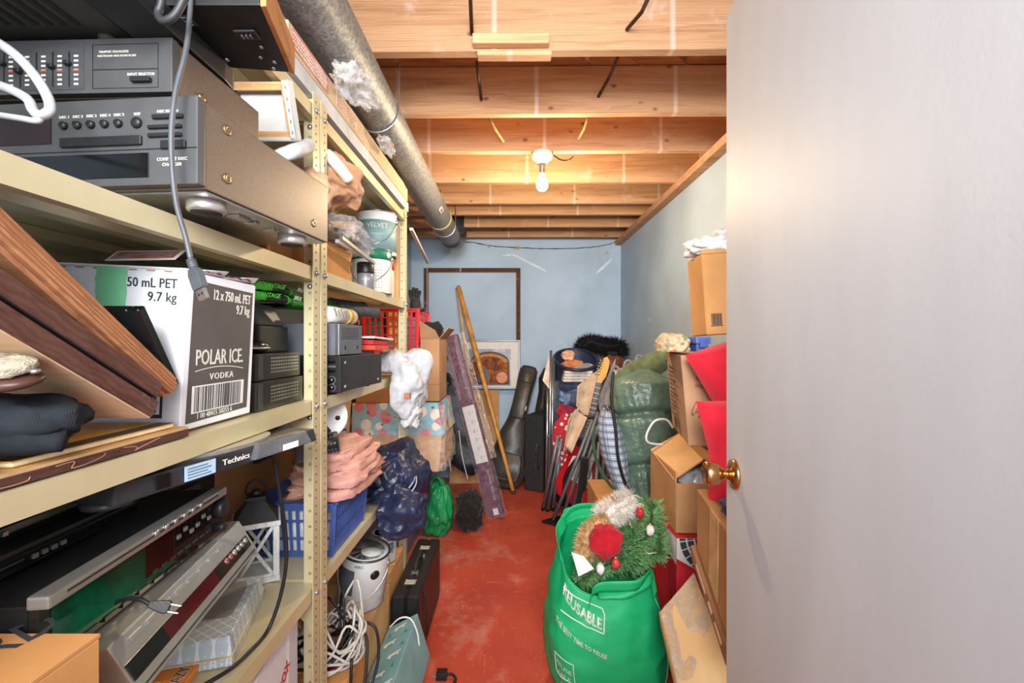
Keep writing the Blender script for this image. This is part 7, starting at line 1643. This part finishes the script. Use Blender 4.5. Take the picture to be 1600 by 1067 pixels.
b2_ = MB(); b2_.hexa([V((.526, 1.12, .470)), V((.90, 1.12, .470)), V((.90, 1.34, .640)), V((.526, 1.34, .640)), V((.526, 1.12, .520)), V((.90, 1.12, .520)), V((.90, 1.34, .672)), V((.526, 1.34, .672))]); b2_.build('tray_body', cardboard('#8f6242'), fl_, bevel=.002, seg=1)
b = MB(FR((.5254, 1.22, .572), V((0, -.22, -.17)), V((0, -.6, .78)))); b.box((-.10, -.004, 0), (-.02, .006, .0006)); b.box((.0, -.006, 0), (.03, .008, .0006)); b.box((.05, -.006, 0), (.10, .006, .0006)); b.build('pale_print', mat('#c9ab8c', .6), fl_)
st_ = thing('stacked_bin', 'dark grey bin on the floor under the leaning cartons by the door', 'bin', (.75, 1.25, .002))
b = MB(); b.hexa([V((.70, 1.13, .002)), V((.92, 1.13, .002)), V((.92, 1.40, .002)), V((.70, 1.40, .002)), V((.68, 1.13, .455)), V((.94, 1.13, .455)), V((.94, 1.42, .455)), V((.68, 1.42, .455))]); b.build('bin_body', mat('#3a3f42', .5), st_, bevel=.006)
b = MB(); b.box((.675, 1.125, .456), (.945, 1.425, .468)); b.build('bin_rim', mat('#2c3134', .5), st_, bevel=.003)
pq = [V((.460, 1.42, .425)), V((.590, 1.475, .520)), V((.62, 1.20, .30)), V((.470, 1.17, .18))]
pp = thing('paper_parcel', 'tan paper wrapped parcel with cloudy film leaning by the green bag', 'parcel', (.55, 1.3, .1))
n_ = (pq[1]-pq[0]).cross(pq[3]-pq[0]).normalized()
if n_.z > 0: n_ = -n_
b = MB(); b.hexa([p+n_*.10 for p in pq]+[p.copy() for p in pq]); PPR = NT('kraft_paper'); v = PPR.mapping(); PPR.bump(PPR.noise(v, 9, 5), .25, .01); PPRm = PPR.set(PPR.ramp(PPR.noise(v, 4, 4), [(.3, '#c79d66'), (.7, '#d8b27c')]), .6); ppb = b.build('parcel_body', PPRm, pp, bevel=.006, weld=True)
bm_ = bmesh.new(); bm_.from_mesh(ppb.data); bmesh.ops.recalc_face_normals(bm_, faces=bm_.faces); bm_.to_mesh(ppb.data); bm_.free()
fq = lambda u, v_: pq[0].lerp(pq[1], u).lerp(pq[3].lerp(pq[2], u), v_)-n_*(.004+.006*noise.noise(V((u*4, v_*4, 0))))
b = MB(); b.grid(lambda u, v_: fq(u*1.0, v_*(.46+.10*math.sin(u*3.6+.6)+.04*noise.noise(V((u*5, 2, 0))))), 24, 18); b.build('cloudy_film', clear_mat('cloudy_film', '#b9aa98', .40, .4), pp)
b = MB(); b.tube([fq(0, t) for t in [i/20 for i in range(21)]], .003, 6); b.build('paper_edge', mat('#a4783f', .7), pp)
mr = thing('maroon_case', 'low maroon box on the floor beside the green bag', 'box', (.55, 1.5, .002))
b = MB(); b.box((.588, 1.44, .002), (.75, 1.652, .075)); b.build('case_body', mat('#5c1f26', .6, 0, .15, 12), mr, bevel=.004)
b = MB(); b.box((.588, 1.44, .0755), (.75, 1.652, .085)); b.build('lid', mat('#63232a', .6, 0, .15, 12), mr, bevel=.003)

# ---------------------------------------------------------------- green reusable bag with Christmas garland
gbag = thing('reusable_bag', 'big green fabric reusable shopping bag with white print stuffed with a garland', 'bag', (.35, 1.70, 0))
NW = NT('green_nonwoven'); v = NW.mapping(); NW.bump(NW.noise(v, 8, 5, .55, .4), .35, .02); NWm = NW.set(NW.ramp(NW.noise(v, 5, 3), [(.3, '#0f9a5c'), (.7, '#1fae70')]), .5, 0, .35)
BC = V((.352, 1.705, 0))
def top_h(a):     # rim height around the bag
    s = math.sin(a)   # +1 away from the camera
    return .475+.10*s+.045*max(0, -math.cos(a))*.3-.045*max(0, math.cos(a))*(1-abs(s))
def bag_pt(a, t, out=0.0):
    ca, sa = math.cos(a), math.sin(a); e = .75
    dx = math.copysign(abs(ca)**e, ca); dy = math.copysign(abs(sa)**e, sa)
    bul = math.sin(PI*min(1, max(0, t))**.85)
    rx = .190+.045*bul-.030*t; ry = .135+.035*bul-.02*t
    base = min(1, t*14+.55) if t < .04 else 1
    k = 1+.035*noise.noise(V((dx*2, dy*2, t*2.2)))+.035*(ridged(V((dx*1.1+t, dy*1.1, t*1.6-dx*.8)))-.45)+.045*crease(V((dx*1.3+t*.6, dy*1.3, t*2.2-dx*.5+3)))
    z = t*top_h(a)
    return V((BC.x+(rx*k*base+out)*dx-.01*t, BC.y+(ry*k*base+out)*dy, z))
b = MB(); b.grid(lambda u, v_: bag_pt(2*PI*u, .003+.997*v_), 90, 44, True, None, True); b.grid(lambda u, v_: bag_pt(2*PI*u, .004)*(v_)+(BC+V((0, 0, .002)))*(1-v_), 30, 3, True, None, True); gbo_ = b.build('bag_body', NWm, gbag)
gbo_.modifiers.new('thick', 'SOLIDIFY').thickness = .002
b = MB(); b.tube([bag_pt(2*PI*k/60, 1.0) for k in range(60)], .0025, 6, closed=True); b.build('rim_hem', NWm, gbag)
b = MB(); b.tube([bag_pt(-.42, .05+.9*k/20, .0008) for k in range(21)], .0022, 5); b.build('seam', mat('#5fc79a', .6), gbag)
# folded top edge and handles
def strap_grid(path, width, th=.003):
    b = MB(); n = len(path)
    def f(u, v_):
        i = min(n-1, int(v_*(n-1)+.5)); c, w = path[i]; return c+w*(u-.5)*width
    b.grid(f, 4, n); return b
hp1 = spline([bag_pt(-1.9, .92, .004), bag_pt(-1.75, 1.04, .012)+V((0, 0, .02)), bag_pt(-1.2, 1.0, .02)+V((0, -.02, .055)), bag_pt(-.65, 1.02, .012)+V((.0, 0, .035)), bag_pt(-.45, .88, .008)], 7)
o = strap_grid([(p, V((.15, -.25, .95)).normalized()) for p in hp1], .045).build('handle', NWm, gbag); o.modifiers.new('thick', 'SOLIDIFY').thickness = .0025
hp2 = spline([bag_pt(2.6, .93, .004), bag_pt(2.4, 1.02, .004)+V((0, 0, .012)), bag_pt(1.9, 1.03, .0)+V((0, 0, .018)), bag_pt(1.4, 1.02, .0)+V((0, 0, .012)), bag_pt(1.2, .93, .0)], 7)
o = strap_grid([(p, V((-.3, -.5, .8)).normalized()) for p in hp2], .045).build('handle', NWm, gbag); o.modifiers.new('thick', 'SOLIDIFY').thickness = .0025
fl2 = []
b = MB(); b.grid(lambda u, v_: bag_pt(-1.75+1.75*u, 1.0, .002)+V((0.0, -.010-.03*math.sin(PI*v_)*(.6+.4*math.sin(u*3)), .055*v_*math.sin(PI*(.12+.8*u)))), 30, 10); o = b.build('folded_rim', NWm, gbag); o.modifiers.new('thick', 'SOLIDIFY').thickness = .002
b = MB(); b.grid(lambda u, v_: bag_pt(1.5+1.9*u, 1.0, .001)+V((-.01*v_, 0, .05*v_*math.sin(PI*(.1+.8*u)))), 30, 8); o = b.build('folded_rim', NWm, gbag); o.modifiers.new('thick', 'SOLIDIFY').thickness = .002
def arc_a(a0, s):
    n = 24; a = a0
    for i in range(n):
        h = 1e-3; d = (bag_pt(a+h, .6)-bag_pt(a-h, .6)); d.z = 0
        a += (s/n)/max(1e-4, d.length/(2*h))
    return a
def bag_text(s_, a0, z0, size, width, slope, name='lettering', bold=.0):
    o = text(s_, Matrix.Identity(4), size, WHITE, None, name, width, bold=bold); 
    bm = bmesh.new(); bm.from_mesh(o.data); bmesh.ops.triangulate(bm, faces=bm.faces); bmesh.ops.subdivide_edges(bm, edges=[e for e in bm.edges if e.calc_length() > .02], cuts=2); 
    loc = o.location.copy(); pts = [v.co+loc for v in bm.verts]; bm.verts.index_update(); fs = [tuple(v.index for v in f.verts) for f in bm.faces]; bm.free(); bpy.data.objects.remove(o)
    b = MB(); b.add([bag_pt(arc_a(a0, p.x), max(.01, (z0+p.y-slope*p.x)/top_h(a0)), .0045) for p in pts], fs); return b.build(name, WHITE, gbag)
def bag_line(pts, r=.0018):
    b = MB(); q = []
    for (a, z), (a2, z2) in zip(pts, pts[1:]):
        for i in range(8):
            aa = arc_a(A0, a+(a2-a)*i/8); q.append(bag_pt(aa, (z+(z2-z)*i/8)/top_h(aa), .0036))
    b.tube(q, r, 5); return b.build('printed_border', WHITE, gbag)
A0 = -PI/2-.52
bag_text('REUSABLE', arc_a(A0, .006), .335-.0018, .046, .165, .30, bold=.03)
sl = .30*.20
bag_line([(-.080, .335+.036+.024), (.0, .335+.036), (.092, .335+.036-.0276), (.100, .335+.022-.0300), (.096, .335-.036-.0288), (.0, .335-.034), (-.080, .335-.032+.024)])
bag_text('THE BEST TIME TO REUSE', arc_a(A0, .012), .238, .020, .185, .32, bold=.02)
bag_line([(-.075, .165+.02), (.0, .165), (.0, .095), (-.075, .095+.02), (-.075, .165+.02)], .0013)
bag_text('REUSE', arc_a(A0, -.037), .145, .020, .058, .3, bold=.02); bag_text('ABLE', arc_a(A0, -.037), .115, .020, .05, .3, bold=.02)
bag_text('100% RECYCLED', arc_a(A0, -.02), .075, .013, .075, .3, bold=.02); bag_text('COMMUNITY', arc_a(A0, -.015), .05, .013, .065, .3, bold=.02)
# garland
gd_ = thing('pine_garland', 'green artificial pine garland spilling out of the green bag', 'garland', (.42, 1.76, .5))
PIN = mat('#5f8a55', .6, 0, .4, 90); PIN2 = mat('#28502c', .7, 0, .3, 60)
random.seed(12)
gp = spline([P(905, 905, 1.70), P(925, 895, 1.66), P(955, 880, 1.68), P(985, 865, 1.70), P(1010, 835, 1.72), P(1018, 805, 1.74), P(1005, 785, 1.80), P(985, 805, 1.80), P(975, 840, 1.78), P(1005, 860, 1.72), P(1030, 865, 1.70), P(1028, 830, 1.74), P(1022, 790, 1.78)], 8)
b = MB(); b.tube(gp, .006, 6); b.build('wire_stem', mat('#3a3222', .8), gd_)
b = MB()
for i in range(len(gp)):
    t = (gp[min(i+1, len(gp)-1)]-gp[max(i-1, 0)]).normalized()
    for k in range(46):
        u = t.orthogonal().normalized(); w = t.cross(u); a = random.uniform(0, 2*PI); d = ((u*math.cos(a)+w*math.sin(a))+t*random.uniform(-.2, .8)).normalized()
        p = gp[i]+t*random.uniform(-.01, .01); L = random.uniform(.026, .050); s_ = d.orthogonal().normalized()*.0016
        b.add([p-s_, p+s_, p+d*L+s_*.5, p+d*L-s_*.5], [(0, 1, 2, 3)])
for k in range(1500):
    th, ph = random.uniform(0, 2*PI), math.acos(random.uniform(-.6, 1)); n_v = V((math.sin(ph)*math.cos(th), math.sin(ph)*math.sin(th), math.cos(ph)))
    p = V((.425+.085*n_v.x, 1.74+.07*n_v.y, .47+.08*n_v.z)); d = (n_v+V((random.gauss(0, .5), random.gauss(0, .5), random.gauss(0, .5)))).normalized(); L = random.uniform(.026, .05); s_ = d.orthogonal().normalized()*.0016
    b.add([p-s_, p+s_, p+d*L+s_*.5, p+d*L-s_*.5], [(0, 1, 2, 3)])
b.build('needles', PIN, gd_, kind='stuff')
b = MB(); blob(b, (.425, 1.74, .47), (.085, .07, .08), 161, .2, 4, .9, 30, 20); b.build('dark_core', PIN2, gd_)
b = MB(); b.tube([p+V((.02*math.sin(i*.7), -.03+.01*math.cos(i*.9), .02)) for i, p in enumerate(gp[50:78])], .0022, 6); b.build('light_wire', WHT, gd_)
orn = [(962, 880, 1.62, '#c23a3c', 'red'), (1016, 828, 1.66, '#d8d0c8', 'white'), (1000, 800, 1.70, '#b6282e', 'crimson'), (938, 888, 1.61, '#d9d6d0', 'pale')]
for k, (x, y, dd, col, nm) in enumerate(orn):
    t = thing('tree_ornament', 'small %s christmas ornament hanging in the pine garland' % nm, 'ornament', P(x, y, dd), 'garland ornaments')
    b = MB(); blob(b, P(x, y, dd), (.015, .015, .02), 170+k, .1, 4, .9, 18, 12); b.build('ornament_body', mat(col, .4, 0, .2, 60), t)
    b = MB(); b.lathe([(.005, 0), (.005, .006), (.0001, .007)], 10, Matrix.Translation(P(x, y, dd)+V((0, 0, .018)))); b.build('cap', mat('#c9b27a', .3, .7), t)
WFUR = mat('#d8d0c6', .9, 0, .08, 30); TFUR = mat('#b08a5e', .9, 0, .25, 40)
pf = thing('felt_doll', 'red felt christmas doll with cream and tan fur trim in the green bag', 'doll', P(948, 850, 1.68))
b = MB(); blob(b, P(945, 845, 1.665), (.062, .045, .055), 181, .15, 4, .85, 34, 22, .2, 7); b.build('red_felt', cloth_mat('#a91624', .95), pf)
ba = spline([P(912, 868, 1.67), P(918, 838, 1.68), P(932, 822, 1.69), P(948, 818, 1.70)], 6); b = MB(); b.tube(ba, .024, 10); b.build('tan_trim', TFUR, pf)
b = MB(); random.seed(31); fur(b, tube_pts(ba, [.024]*len(ba)), .024, 1800, .0012, .1); b.build('tan_fur', TFUR, pf, kind='stuff')
wa = spline([P(945, 812, 1.76), P(958, 798, 1.78), P(975, 790, 1.80), P(988, 782, 1.82)], 6); b = MB(); b.tube(wa, .036, 10); b.build('cream_trim', WFUR, pf)
b = MB(); fur(b, tube_pts(wa, [.036]*len(wa)), .035, 2200, .0014, .1); b.build('cream_fur', WFUR, pf, kind='stuff')
b = MB(); b.tube([P(958, 775, 1.80), P(968, 800, 1.77)], [.012, .014], 10); b.build('bell_strap', mat('#8a5f33', .5), pf)
b = MB(); b.plate([P(893, 862, 1.66), P(912, 868, 1.64), P(928, 888, 1.60), P(904, 900, 1.60)], .004); o = b.build('white_card', WHT, None); tag(o, 'white paper tag sticking out of the green bag rim', 'paper')
